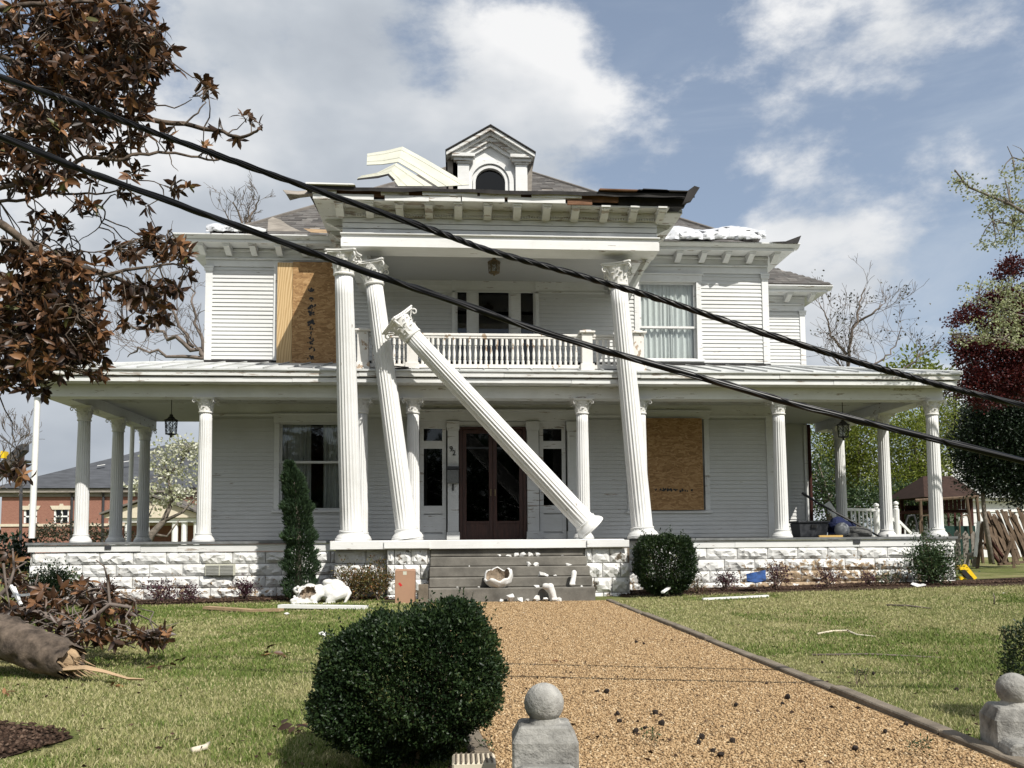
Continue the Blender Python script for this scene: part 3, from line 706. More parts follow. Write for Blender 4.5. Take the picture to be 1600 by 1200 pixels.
# corner boards, friezes, water table
for x0, x1, y in ((XL - .02, XL + .13, YW), (XR - .13, XR + .02, YW), (XE - .12, XE + .02, YR), (XR + .002, XR + .09, YR)):
    cb = hb('corner_board', 'trim', (x0, x1, y - .045, y - .001, 4.85, 7.02), bevel=.004)
    hb('corner_capital', 'trim', (x0 - .02, x1 + .02, y - .07, y - .046, 6.93, 7.0), (x0 - .03, x1 + .03, y - .08, y - .046, 7.002, 7.045), parent=cb)
    if y == YW: hb('corner_board', 'trim', (x0, x1, y - .045, y - .001, ZF, 3.75), bevel=.004)
    else: hb('corner_board', 'trim', (x0, x1, y - .045, y - .001, ZF, 3.99), bevel=.004)
for x0, x1, y in ((XL - .02, -2.12, YW), (3.70, XR + .02, YW), (XR + .03, XE + .02, YR)):
    fr = hb('frieze_board', 'trim', (x0, x1, y - .03, y - .001, 7.046, 7.21), (x0, x1, y - .055, y - .001, 7.212, 7.425))
    hb('frieze_moulding', 'trim', (x0 - .01, x1, y - .075, y - .0565, 7.19, 7.235), (x0 - .02, x1, y - .10, y - .0565, 7.36, 7.424), parent=fr, bevel=.008)
fr = hb('frieze_board', 'trim', (-1.74, 3.31, YW - .03, YW - .001, 6.55, 6.80)); hb('frieze_moulding', 'trim', (-1.74, 3.31, YW - .05, YW - .031, 6.53, 6.565), parent=fr)
fr = hb('frieze_board', 'trim', (XL, XR, YW - .03, YW - .001, 3.76, 4.018)); hb('frieze_moulding', 'trim', (XL - .01, XR + .01, YW - .055, YW - .031, 3.745, 3.79), parent=fr)

# --- windows
def window(h, y=YW, meet=0.5, casing=0.115, sill=True, glass='glass', head=0.16):
    x0, x1, z0, z1 = h; t = 0.045
    cas = hb('window', 'trim', (x0 - casing, x0 - .001, y - t, y - .001, z0, z1), (x1 + .001, x1 + casing, y - t, y - .001, z0, z1),
             (x0 - casing - .02, x1 + casing + .02, y - t - .006, y - .001, z1 + .001, z1 + head), (x0 - casing - .05, x1 + casing + .05, y - t - .04, y - .001, z1 + head + .001, z1 + head + .035), bevel=.004)
    hb('sill', 'trim', (x0 - casing - .04, x1 + casing + .04, y - .085, y + .04, z0 - .055, z0 - .001), parent=cas, bevel=.006)
    zm = z0 + (z1 - z0) * meet; s = .045
    for a, c, yy, nm in ((zm - .02, z1, y + .025, 'upper'), (z0, zm + .02, y + .065, 'lower')):
        sa = hb('sash', 'trim', (x0, x0 + s, yy, yy + .035, a, c), (x1 - s, x1, yy, yy + .035, a, c), (x0 + s, x1 - s, yy, yy + .035, a, a + s), (x0 + s, x1 - s, yy, yy + .035, c - s, c), parent=cas)
        hb('pane', glass, (x0 + s, x1 - s, yy + .014, yy + .019, a + s, c - s), parent=cas)
    hb('jamb', 'trim', (x0 - .001, x0 - .0005, y, y + .12, z0, z1), (x1 + .0005, x1 + .001, y, y + .12, z0, z1), parent=cas)
    return cas
window(W_LL, meet=0.545); window(U_R, meet=0.42)
for h in (W_LR, U_L): window(h)
def curtain(h, spans, mat, label, y=YW + .2, z0=None, z1=None, amp=.03):
    e = empty('curtain', ((h[0]+h[1])/2, y, h[2]), label, 'curtain')
    for a, c in spans:
        xa, xc = h[0] + (h[1]-h[0]) * a, h[0] + (h[1]-h[0]) * c; n = 70; v = []
        for i in range(n + 1):
            u = i / n; x = xa + (xc - xa) * u
            for z, k in ((h[3] + .05, .5), ((h[2]+h[3])/2, 1.0), (h[2] - .05, 1.2)):
                v.append((x + .01 * math.sin(u * 31 + z), y + k * amp * math.sin(u * (xc-xa) * 62 + 2 * math.sin(u * 7)) , z))
        MB().add(v, [(3*i+j, 3*i+3+j, 3*i+4+j, 3*i+1+j) for i in range(n) for j in range(2)]).build('curtain_panel', M[mat], e, smooth=True)
curtain(U_R, ((0.0, 0.60), (0.56, 1.0)), 'curtain', 'white gathered curtains inside the upper right window', y=YW + .145)
curtain(W_LL, ((0.0, 0.42), (0.60, 1.0)), 'curtaing', 'grey gathered curtains inside the dark ground floor window')

# --- entrance: double doors, sidelights, pilasters
dz = lambda py: Z_(py, YW, 770); dx = lambda px: X_(px, YW, 740)
sur = hb('door_surround', 'trim', (DOOR[0] - .02, DOOR[1] + .02, YW - .06, YW - .001, dz(658), DOOR[3]), (DOOR[0] - .06, DOOR[1] + .06, YW - .11, YW - .001, DOOR[3] + .001, DOOR[3] + .05), (DOOR[0], DOOR[1], YW + .03, YW + .08, dz(667) - .0, dz(658)), bevel=.004)
for a, c in ((698, 718), (822, 843), (885, 904), (636, 655)):
    p = hb('pilaster', 'trim', (dx(a) + .02, dx(c) - .02, YW - .09, YW + .05, ZF + .17, dz(673)), parent=sur, bevel=.004)
    hb('pilaster_capital', 'trim', (dx(a) - .0, dx(c) + .0, YW - .115, YW + .05, dz(671), dz(659) - .002), (dx(a) + .01, dx(c) - .01, YW - .105, YW + .05, dz(673) + .002, dz(671) - .002), parent=sur)
    hb('pilaster_base', 'trim', (dx(a), dx(c), YW - .12, YW + .05, ZF + .001, ZF + .168), parent=sur)
for a, c in ((656, 697), (843, 884)):
    zr = [ZF, ZF + .12, dz(802), dz(790), dz(701), dz(689), dz(670), dz(658)]
    g0, g1 = dx(a + 6), dx(c - 6)
    s = hb('sidelight', 'trim', (dx(a), g0, YW + .0, YW + .05, zr[1], zr[7]), (g1, dx(c), YW, YW + .05, zr[1], zr[7]), (g0, g1, YW, YW + .05, zr[2], zr[3]), (g0, g1, YW, YW + .05, zr[4], zr[5]), (g0, g1, YW, YW + .05, zr[6], zr[7]), (dx(a), dx(c), YW - .03, YW + .05, ZF, zr[1] - .001), parent=sur)
    m = MB(); ch = .06; z0, z1 = zr[1] + .04, zr[2] - .03; x0, x1 = dx(a + 1), dx(c - 1)
    m.prism([(x0 + ch, z0), (x1 - ch, z0), (x1, z0 + ch), (x1, z1 - .0), (x0, z1), (x0, z0 + ch)], 1, YW + .012, YW + .04); m.build('sidelight_panel', M['trim'], sur, bevel=.006)
    hb('panel_backing', 'trim', (dx(a), dx(c), YW + .051, YW + .07, ZF, zr[3]), parent=sur)
    hb('pane', 'glassdark', (g0, g1, YW + .02, YW + .025, zr[3], zr[4]), parent=sur); hb('pane', 'glassdark', (g0, g1, YW + .02, YW + .025, zr[5], zr[6]), parent=sur)
D0, D1 = dx(719), dx(821); DM = (D0 + D1) / 2; DT = dz(667)
jam = hb('door_jamb', 'doorwood', (D0 - .02, D0 + .05, YW - .02, YW + .1, ZF, DT), (D1 - .05, D1 + .02, YW - .02, YW + .1, ZF, DT), (D0 + .051, D1 - .051, YW - .02, YW + .1, DT - .05, DT), parent=sur)
for a, c in ((D0 + .053, DM - .003), (DM + .003, D1 - .053)):
    st = .085; zb, zt = dz(814), DT - .053; zk = dz(699)
    d = hb('door', 'doorwood', (a, a + st, YW + .02, YW + .065, ZF + .01, zt), (c - st, c, YW + .02, YW + .065, ZF + .01, zt), (a + st, c - st, YW + .02, YW + .065, ZF + .01, ZF + .06), (a + st, c - st, YW + .02, YW + .065, zb - .06, zb),
           (a + st, c - st, YW + .02, YW + .065, zt - .09, zt), bevel=.004)
    hb('door_panel', 'doorwood', (a + st, c - st, YW + .035, YW + .05, ZF + .06, zb - .06), parent=d)
    hb('transom_bar', 'greybin', (a + st, c - st, YW + .027, YW + .031, zk - .03, zk + .01), parent=d)
    hb('pane', 'glassdark', (a + st, c - st, YW + .04, YW + .046, zb, zt - .09), parent=d)
    xh = c - .045 if c < DM else a + .045
    hb('door_handle', 'brass', (xh - .012, xh + .012, YW - .03, YW + .019, ZF + .95, ZF + 1.1), parent=d)
def digit(ch, px, py, h):
    cu = bpy.data.curves.new('house_number', 'FONT'); cu.body = ch; cu.size = h; cu.extrude = .006; cu.offset = .002
    t = bpy.data.objects.new('tmp', cu); COL.objects.link(t); dg = bpy.context.evaluated_depsgraph_get(); dg.update()
    me = bpy.data.meshes.new_from_object(t.evaluated_get(dg)); bpy.data.objects.remove(t)
    me.materials.clear(); me.materials.append(M['black'])
    return inst('house_number', me, H, (dx(px), YW - .10, dz(py)), (math.pi / 2, 0, 0))
digit('9', 702.2, 706, .16); digit('2', 706.5, 712, .16)
mb = empty('mailbox', (dx(708), YW - .1, dz(755)), 'grey metal wall mailbox on the pilaster left of the front doors', 'mailbox')
hb('box', 'mailbox', (dx(698.5), dx(716.5), YW - .24, YW - .092, dz(756), dz(735)), parent=mb, bevel=.012); hb('lid', 'greybin', (dx(698), dx(717), YW - .26, YW - .092, dz(735) + .004, dz(730)), parent=mb, bevel=.006)
hb('door_bell', 'black', (dx(706.5), dx(709), YW - .12, YW - .091, dz(767), dz(757)))

# --- upstairs balcony door
ux = lambda px: X_(px, YW, 490); uz = lambda py: Z_(py, YW, 770)
ud = hb('balcony_door_surround', 'trim', (ux(706), ux(712), YW - .05, YW + .08, 4.6, uz(437)), (ux(836), ux(842), YW - .05, YW + .08, 4.6, uz(437)), (ux(703), ux(845), YW - .06, YW + .05, uz(437) + .002, uz(426)), (ux(701), ux(847), YW - .09, YW + .04, uz(426) + .002, uz(424)),
        (ux(732), ux(745), YW - .01, YW + .07, 4.6, uz(437)), (ux(798), ux(811), YW - .01, YW + .07, 4.6, uz(437)), bevel=.004)
for a, c in ((712, 732), (811, 836)):
    s = hb('sidelight', 'trim', (ux(a) + .001, ux(a) + .04, YW + .0, YW + .05, 4.6, uz(437)), (ux(c) - .04, ux(c) - .001, YW, YW + .05, 4.6, uz(437)), (ux(a) + .04, ux(c) - .04, YW, YW + .05, uz(444), uz(437)), (ux(a) + .04, ux(c) - .04, YW, YW + .05, 4.6, 4.75), parent=ud)
    hb('pane', 'glassdark', (ux(a) + .04, ux(c) - .04, YW + .02, YW + .025, 4.75, uz(444)), parent=ud)
d = hb('balcony_door', 'trim', (ux(745) + .001, ux(748), YW + .02, YW + .06, 4.6, uz(439)), (ux(795), ux(798) - .001, YW + .02, YW + .06, 4.6, uz(439)), (ux(748), ux(795), YW + .02, YW + .06, uz(444), uz(439)), (ux(748), ux(795), YW + .02, YW + .06, 4.6, 4.75))
hb('pane', 'glassdark', (ux(748), ux(795), YW + .035, YW + .04, 4.75, uz(444)), parent=d)
hb('door_handle', 'brass', (ux(796), ux(797), YW - .03, YW + .019, 5.2, 5.28), parent=d)

# --- boards over two windows
def board(name, h, y, mat, label, rot=0.0, th=.018):
    o = hb(name, mat, (h[0], h[1], y - th, y, h[2], h[3])); o.parent = None; o.matrix_parent_inverse = Matrix.Identity(4)
    return tag(o, label, 'board', 'boards over windows')
yb = YW - .125
board('plywood_strip', (X_(433, yb, 490), X_(456.5, yb, 490), Z_(569, yb, 440), Z_(410.5, yb, 440)), yb, 'ply', 'pale plywood strip at the left edge of the boarded upper window')
osb1 = board('osb_sheet', (X_(457, yb, 490), X_(531, yb, 490), Z_(569, yb, 500), Z_(410, yb, 500)), yb, 'osb', 'brown chipboard sheet with a column of dark stamps over the upper left window')
osb2 = board('osb_sheet', (X_(990, yb, 730), X_(1098, yb, 730), Z_(797, yb, 1050), Z_(653.5, yb, 1050)), yb, 'osb', 'brown chipboard sheet boarding up the lower right window')
r = random.Random(12)
def smudge(par, px, py, w, h, n, y):
    m = MB(); 
    for i in range(n):
        x, z = X_(px + r.gauss(0, w / 2.6), y, py), Z_(py + r.uniform(-h/2, h/2), y, px); s = r.uniform(.012, .034)
        m.prism([(x + s * math.cos(a) * r.uniform(.5, 1.2), z + s * math.sin(a) * r.uniform(.5, 1.3)) for a in (0, 1.05, 2.1, 3.14, 4.2, 5.2)], 1, y - .0195 - .0002 * i, y - .0185)
    tag(m.build('ink_stamp', M['black'], par), kind='stuff')
for py, w, h, n in ((453.5, 6, 5, 16), (468, 7, 7, 9), (485, 7, 16, 34), (504, 8, 9, 20), (517, 4, 14, 8), (535, 6, 18, 16), (546, 6, 6, 8), (558, 6, 6, 14)): smudge(osb1, 486, py, w, h, n, yb)
smudge(osb2, 1040, 765, 22, 3.5, 22, yb); smudge(osb2, 1070, 766, 16, 3, 7, yb)

# --- porch beam, cornice, ceiling, roof
hb('porch_beam', 'trim', (PXL + .05, PXR - .04, YB, YB + .32, 3.80, 4.035)); hb('porch_beam', 'trim', (PXL + .05, PXL + .45, YB + .32, 21.0, 3.80, 4.035)); hb('porch_beam', 'trim', (PXR - .44, PXR - .04, YB + .32, YR, 3.80, 4.035))
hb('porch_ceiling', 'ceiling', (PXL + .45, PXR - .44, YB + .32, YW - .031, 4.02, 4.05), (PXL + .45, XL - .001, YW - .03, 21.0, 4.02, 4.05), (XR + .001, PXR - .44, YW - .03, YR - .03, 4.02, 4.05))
m = MB()
for i in range(14): m.box(PXL + .46, PXR - .45, YB + .42 + i * .125, YB + .424 + i * .125, 4.012, 4.0195)
m.build('ceiling_bead', M['worn'], H)
r = random.Random(4)
def strip(name, x0, x1, y0, y1, z0, z1, mat, cuts):
    xs = [x0] + cuts + [x1]
    for a, c in zip(xs[:-1], xs[1:]): hb(name, mat, (a + .002, c - .002, y0 + r.uniform(-.006, .006), y1, z0 + r.uniform(-.004, .004), z1), bevel=.004)
strip('porch_fascia', PXL - .10, PXR + .07, 15.745, 16.05, 4.037, 4.125, 'trim', [-5.9, -3.1, -0.2, 2.2, 4.9, 7.4])
strip('porch_gutter_board', PXL - .14, PXR + .11, 15.70, 15.92, 4.145, 4.262, 'worn', [-6.6, -4.0, -1.85, 0.9, 3.55, 6.3])
hb('porch_fascia', 'trim', (PXL - .10, PXL + .04, 16.055, 21.0, 4.037, 4.125), (PXL - .14, PXL, 15.93, 21.0, 4.145, 4.262)); hb('porch_fascia', 'trim', (PXR - .03, PXR + .07, 16.055, YR, 4.037, 4.125), (PXR, PXR + .11, 15.93, YR, 4.145, 4.262))
ze, zw, ye = 4.275, 4.93, 15.67; ex0, ex1 = PXL - .18, PXR + .15
m = MB()
def slab(P, t=.03):
    n = len(P); m.add([(*p[:2], p[2]) for p in P] + [(*p[:2], p[2] - t) for p in P], [tuple(range(n)), tuple(range(n, 2*n))[::-1]] + [(i, (i+1) % n, n+(i+1) % n, n+i) for i in range(n)])
slab([(ex0, ye, ze), (ex1, ye, ze), (XR, YW, zw), (XL, YW, zw)]); slab([(ex0, ye, ze), (XL, YW, zw), (XL, 21.0, zw), (ex0, 21.0, ze)]); slab([(ex1, ye, ze), (ex1, YR, ze), (XR, YR, zw), (XR, YW, zw)])
proof = m.build('porch_roof', M['tin'], H)
seam = MB().box(-.008, .008, 0, 1, 0, .028).mesh('seam'); seam.materials.append(M['tin'])
sl = math.atan2(zw - ze, YW - ye); x = ex0 + .3
while x < ex1:
    yend = min(YW, ye + (YW - ye) * min(1, (x - ex0) / (XL - ex0), (ex1 - x) / (ex1 - XR)))
    if yend - ye > .1: inst('seam', seam, proof, (x, ye, ze), (sl, 0, 0), (1, (yend - ye) / math.cos(sl), 1))
    x += .46
for a, c in (((ex0, ye, ze), (XL, YW, zw)), ((ex1, ye, ze), (XR, YW, zw))): MB().tube([Vector(a) + Vector((0, 0, .015)), Vector(c) + Vector((0, 0, .015))], .03, 6).build('hip_cap', M['tin'], proof)
hb('flashing', 'membrane', (XL - .02, XR + .02, YW - .06, YW - .018, zw - .02, zw + .035), parent=proof)

# --- columns
def fluted_shaft(rb, rt, h, nf=18, z0=0.0):
    nr = nf * 6; prof = []
    for i in range(13):
        t = i / 12; rr = rb + (rt - rb) * (0.25 * t + 0.75 * t ** 1.8); prof.append((rr, z0 + h * t))
    prof.insert(1, (rb * .998, z0 + .05 * rb)); 
    def rf(rad, z, a):
        k = (a * nf / (2 * math.pi)) % 1.0; fl = math.sin(math.pi * k) ** 0.6
        e = min(1.0, max(0, (z - z0) / (.25 * rb)), max(0, (z0 + h - z) / (.25 * rb)))
        return rad * (1 - .115 * fl * min(1, e * 1.2))
    return MB().lathe(prof, nr, rfun=rf).mesh('shaft', smooth=True)
def col_base(rb, h, plinth=True):
    p = [(rb * 1.52, 0), (rb * 1.52, .22*h), (rb * 1.44, .26*h), (rb * 1.40, .40*h), (rb * 1.28, .52*h), (rb * 1.14, .66*h), (rb * 1.10, .78*h), (rb * 1.13, .84*h), (rb * 1.13, .95*h), (rb * 1.03, h)]
    m = MB().lathe(p, 28)
    return m.mesh('column_base', smooth=False)
def capital(rt, h, w):
    """Corinthian: necking ring, bell, two rows of curled leaves, corner scrolls, concave abacus"""
    m = MB()
    m.lathe([(rt * 1.0, -.10*h), (rt * 1.16, -.08*h), (rt * 1.2, -.03*h), (rt * 1.14, .02*h), (rt * 1.0, .04*h)], 28)
    bell = lambda z: rt * (1.06 + 0.20 * z + 0.38 * z ** 4)
    m.lathe([(bell(z), z * h) for z in (0, .2, .4, .6, .75, .86)], 28)
    for row, (z0, z1, n, ph, out) in enumerate(((.03, .42, 8, 0, .26), (.16, .66, 8, .5, .32))):
        for k in range(n):
            a = 2 * math.pi * (k + ph) / n; vs = []
            for i in range(6):
                t = i / 5; z = z0 + (z1 - z0) * (t if t < .8 else .8 - (t - .8) * .4); ro = bell(min(z, .8)) + rt * (.03 + out * max(0, t - .45) ** 1.5 * 2.2)
                wd = rt * .36 * (1 - .55 * t ** 2) * (1 + .18 * ((i % 2) * 2 - 1))
                for s in (-1, 0, 1):
                    aa = a + s * wd / max(ro, .01); rr2 = ro + (rt * .05 if s == 0 else -rt * .02)
                    vs.append((rr2 * math.cos(aa), rr2 * math.sin(aa), z * h))
            m.add(vs, [(3*i+j, 3*i+j+1, 3*i+4+j, 3*i+3+j) for i in range(5) for j in range(2)])
    for k in range(4):
        a = math.pi / 4 + k * math.pi / 2; dirv = Vector((math.cos(a), math.sin(a), 0))
        R = w * .60; pts = []; rad = []
        p0 = dirv * bell(.5) + Vector((0, 0, .45 * h)); pts.append(p0); rad.append(.05 * rt)
        pts.append(dirv * (bell(.7) + rt * .14) + Vector((0, 0, .68 * h))); rad.append(.07 * rt)
        cx = dirv * (R * 1.02) + Vector((0, 0, .70 * h)); sr = .15 * h
        for i in range(14):
            th = math.pi * .55 - i * .48; q = sr * (1 - i / 17)
            pts.append(cx + dirv * (math.cos(th) * q) + Vector((0, 0, math.sin(th) * q))); rad.append(rt * (.10 - .003 * i))
        m.tube(pts, rad, 6)
    for k in range(4):          # rosette and little scrolls mid side
        a = k * math.pi / 2; dv = Vector((math.cos(a), math.sin(a), 0)); sv = Vector((-dv.y, dv.x, 0))
        m.lathe([(rt*.02, -.02), (rt*.14, 0), (rt*.14, .06 * h), (rt*.02, .1 * h)], 8, dv * (w * .40) + Vector((0, 0, .84 * h)))
        for s in (-1, 1):
            c = dv * (bell(.75) + rt * .10) + sv * (s * rt * .28) + Vector((0, 0, .68 * h))
            m.tube([c + sv * (s * math.cos(t * .6) * rt * .14 * (1 - t / 11)) + Vector((0, 0, math.sin(t * .6) * rt * .14 * (1 - t / 11))) for t in range(10)], rt * .045, 5)
    for z0, z1, ww in ((.86, .93, .93), (.932, 1.0, 1.0)):
        poly = []
        for k in range(4):
            a0 = math.pi / 4 + k * math.pi / 2; c = Vector((math.cos(a0), math.sin(a0))) * (w * .5 * 1.414 * ww); tn = Vector((-math.sin(a0), math.cos(a0)))
            a1 = a0 + math.pi / 2; c2 = Vector((math.cos(a1), math.sin(a1))) * (w * .5 * 1.414 * ww); tn2 = Vector((-math.sin(a1), math.cos(a1)))
            e = .05 * w; poly += [c + tn * -e, c + tn * e]
            mid = (c + c2) / 2 * .78
            for t in (.25, .5, .75):
                q = (c + tn * e) * (1 - t) ** 2 + mid * (2 * t * (1 - t)) * 1.0 + (c2 - tn2 * e) * t * t; poly.append(q)
        m.prism([(p.x, p.y) for p in poly], 2, z0 * h, z1 * h)
    return m.mesh('capital', smooth=False, fix=True)
def shade_auto(me):
    me.polygons.foreach_set('use_smooth', [True] * len(me.polygons))
    try: me.set_sharp_from_angle(angle=math.radians(38))
    except Exception: pass
PH, PCH, PBH = 2.75, 0.27, 0.16
S_SH = fluted_shaft(.134, .115, PH - PCH - PBH); S_CP = capital(.115, PCH, .40); S_BS = col_base(.134, PBH)
GH, GCH, GBH = 5.28, 0.40, 0.20
G_SH = fluted_shaft(.200, .162, GH - GCH - GBH, 20); G_CP = capital(.162, GCH, .54); G_BS = col_base(.195, GBH)
for me, mt in ((S_SH, 'column'), (G_SH, 'column'), (S_CP, 'capital'), (G_CP, 'capital'), (S_BS, 'column'), (G_BS, 'column')):
    me.materials.append(M[mt])
for me in (S_CP, G_CP, S_BS, G_BS): shade_auto(me)
def porch_column(x, y):
    s = inst('porch_column', S_SH, H, (x, y, ZF + PBH))
    inst('column_base', S_BS, s, (x, y, ZF)); inst('capital', S_CP, s, (x, y, ZF + PH - PCH))
for px in (318, 564, 645, 912, 1003, 1222, 1464): porch_column(X_(px, YC, 835), YC)
for px, y in ((129, 17.3), (180, 19.0), (222, 20.6)): porch_column(-7.55, y)
for y in (18.05, 20.2): porch_column(9.585, y)
def giant(base, top, label, spin=0.0):
    b, t = Vector(base), Vector(top); d = (t - b).normalized()
    e = empty('portico_column', b, label, 'column', 'giant fluted portico columns'); q = d.to_track_quat('Z', 'Y')
    for nm, me, z in (('shaft', G_SH, GBH), ('column_base', G_BS, 0), ('capital', G_CP, GH - GCH)):
        o = bpy.data.objects.new(nm, me); COL.objects.link(o); o.parent = e; o.location = (0, 0, z)
    e.rotation_euler = (q.to_matrix() @ Matrix.Rotation(spin, 3, 'Z')).to_euler()
    return e
def P_(px, py, Y): return at(px, py, Y)
giant((X_(549, 15.55), 15.55, ZF), P_(536, 384, 14.98), 'leftmost giant column, nearly upright, its capital tipped out in front of the beam', .1)
giant((X_(637, 15.62), 15.60, ZF + .02), P_(578, 396, 15.66), 'giant column leaning left whose capital still touches the beam, carrying the toppled column', .0)
giant((X_(1004, 15.60), 15.55, ZF + .02), P_(962, 402, 15.66), 'rightmost giant column leaning left under the right end of the beam', .0)
fb = P_(924, 826, 15.42); ft = P_(614, 493, 15.12)
giant(fb, fb + (ft - fb).normalized() * 5.3, 'toppled giant column lying diagonally across the front entrance', .5)

# --- portico entablature
EX0, EX1, EY = X_(535, 15.3, 380), X_(1027, 15.3, 380), 15.3
zb0, zb1, zfr = Z_(390, 15.3, 780), Z_(371, 15.3, 780), 7.22
hb('portico_beam', 'paint', (EX0 - .02, EX1 + .02, EY - .07, EY + .45, zb0, zb0 + .155), (EX0 - .01, EX1 + .01, EY - .05, EY + .45, zb0 + .157, zb1 - .01)); hb('portico_beam_moulding', 'paint', (EX0 - .035, EX1 + .035, EY - .095, EY + .1, zb1 - .008, zb1 + .02), bevel=.006)
hb('portico_beam', 'worn', (EX0, EX0 + .4, EY + .452, YW - .05, zb0 + .002, zb1)); hb('portico_beam', 'worn', (EX1 - .4, EX1, EY + .452, YW - .05, zb0 + .002, zb1))
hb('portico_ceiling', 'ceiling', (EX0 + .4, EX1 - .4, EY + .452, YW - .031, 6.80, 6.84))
nb = 3; hh = (zfr - zb1 - .03 - .14) / nb
for i in range(nb):
    z0 = zb1 + .022 + i * hh; tw = .012
    hb('frieze_plank', 'trim', (EX0, EX1, EY - .006 * (i % 2), EY + .2, z0 + .008, z0 + hh - .008)); hb('frieze_plank', 'worn', (EX0 + .004, EX0 + .1, EY + .202, YW - .03, z0 + .006, z0 + hh - .004), (EX1 - .1, EX1 - .004, EY + .202, YW - .03, z0 + .006, z0 + hh - .004))
zd = zb1 + .022 + nb * hh
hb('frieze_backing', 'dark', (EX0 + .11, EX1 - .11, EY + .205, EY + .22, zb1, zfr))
cor = hb('portico_cornice', 'worn', (EX0 - .03, EX1 + .03, EY - .04, EY + .2, zd + .002, zd + .05), (EX0 - .045, EX1 + .045, EY - .07, EY + .2, zd + .052, zfr - .002))
m = MB(); x = EX0
while x < EX1 - .03: m.box(x, x + .028, EY - .068, EY - .041, zd + .012, zd + .05); x += .05
tag(m.build('dentils', M['worn'], cor), kind='stuff')
OV = .45; XB = X_(925, 14.85, 300)            # right of XB the outer edge of the eave is torn away
def crown(name, x0, x1, mat, dzr=0.0):
    m = MB(); y = EY - OV
    m.prism([(y - .02, zfr + .075), (y + .10, zfr + .075), (y + .10, zfr + .20), (y - .15, zfr + .20), (y - .15, zfr + .175), (y - .11, zfr + .145)], 0, x0, x1); return m.build(name, M[mat], H)
def fasc(x0, x1, dz_=0, mat='paint', d=0): return hb('eave_fascia', mat, (x0, x1, EY - OV - .02 + d, EY - OV + .03, zfr + .0 + dz_, zfr + .095 + dz_))
hb('eave_soffit', 'worn', (EX0 - OV, XB, EY - OV + .031, EY - .002, zfr + .001, zfr + .03)); hb('eave_soffit', 'worn', (XB + .004, EX1 + .16, EY - .34, EY - .002, zfr + .001, zfr + .03))
hb('eave_soffit', 'worn', (EX0 - OV, EX0 - .001, EY + .0, YW - .45, zfr + .001, zfr + .03)); hb('eave_soffit', 'worn', (EX1 + .001, EX1 + OV, EY - .1, YW - .45, zfr + .001, zfr + .03))
for a, c, dzz, mt, dd in ((EX0 - OV - .02, EX0 + .62, 0, 'worn', 0), (EX0 + .82, EX0 + 1.62, -.008, 'paint', 0), (EX0 + 1.62, EX0 + 2.2, .0, 'worn', -.004), (EX0 + 2.22, EX0 + 3.0, .004, 'paint', -.01), (EX0 + 3.06, XB - .5, .004, 'paint', 0), (XB - .46, XB, -.012, 'rotwood', .01)): fasc(a, c, dzz, mt, dd)
hb('eave_fascia', 'worn', (EX0 - OV - .02, EX0 - OV + .03, EY - OV + .032, YW - .5, zfr, zfr + .073)); hb('eave_fascia', 'worn', (EX1 + OV - .03, EX1 + OV + .02, EY - .1, YW - .5, zfr, zfr + .073))
strip_z = (zfr + .10, zfr + .165)
for a, c, mt, d in ((EX0 - OV - .03, EX0 - .05, 'worn', 0), (EX0 + .75, EX0 + 1.25, 'worn', .012), (EX0 + 1.5, EX0 + 2.5, 'trim', 0), (EX0 + 2.55, EX0 + 3.3, 'worn', .01), (EX0 + 3.5, XB - .2, 'trim', .004)): hb('eave_crown', mt, (a, c, EY - OV - .045 + d, EY - OV + .03, strip_z[0], strip_z[1] - d))
hb('bare_rafter_edge', 'rotwood', (EX0 - OV, XB + .5, EY - OV + .032, EY - OV + .10, zfr + .076, zfr + .19)); hb('bare_rafter_edge', 'membrane', (XB + .51, EX1 + OV, EY - .34, EY - .24, zfr + .035, zfr + .19))
br = MB(); br.prism([(0, 0), (0, -.19), (-.10, -.17), (-.30, -.07), (-.33, -.06), (-.33, 0)], 0, -.07, .07); br.box(-.085, .085, -.36, 0, -.03, .0); brm = br.mesh('bracket'); brm.materials.append(M['worn'])
bw = br.mesh('bracket'); bw.materials.append(M['trim'])
for px in (530, 577, 624, 670, 716, 762, 808, 854, 899, 945, 990, 1033): inst('bracket', brm, H, (X_(px, 15.0, 318), EY - .072, zfr - .001))
for y in (15.9, 16.5, 17.1): inst('bracket', brm, H, (EX0 - .047, y, zfr - .001), (0, 0, -math.pi/2)); inst('bracket', brm, H, (EX1 + .047, y, zfr - .001), (0, 0, math.pi/2))
# stay brace at the right end
MB().obox((EX1 - .12, 15.75, zb0 - .02), (EX1 - .5, 16.1, zb0 - .72), .10, .10).build('brace', M['worn'], H)
# portico roof: low membrane deck with torn black lip
m = MB(); n = 24; rr = random.Random(31); xa, xc = EX0 - OV - .16, EX1 + OV + .14
top = []
for i in range(n + 1):
    x = xa + (xc - xa) * i / n; lip = -.05 * rr.random() - (.0 if x < XB else .02)
    top.append((x, EY - OV - .085 + rr.uniform(-.012, .012), zfr + .20 + rr.uniform(-.008, .008), lip))
v = []
for x, y, z, lip in top: v += [(x, y, z - .05 + lip * .5), (x, y - .004, z), (x, YW - .4, 7.66), (x, YW - .4, 7.60)]
m.add(v, [(4*i+j, 4*i+4+j, 4*i+5+j, 4*i+1+j) for i in range(n) for j in range(3)])
deck = m.build('portico_roof', M['membrane'], H)
strips = ((EX0 - OV - .15, EX0 + .3, .02, 'pvc'), (XB + .1, XB + .9, .018, 'rotwood'), (XB + .9, EX1 + .1, .030, 'membrane'), (EX1 - .5, EX1 + .5, .018, 'membrane'))
for a, c, hgt, mt in strips:
    MB().prism([(a, zfr + .222), (c, zfr + .222), (c - .04, zfr + .222 + hgt), (a + .03, zfr + .225 + hgt * 1.3)], 1, EY - OV - .14, EY - OV + .2).build('torn_roof_edge', M[mt], deck)
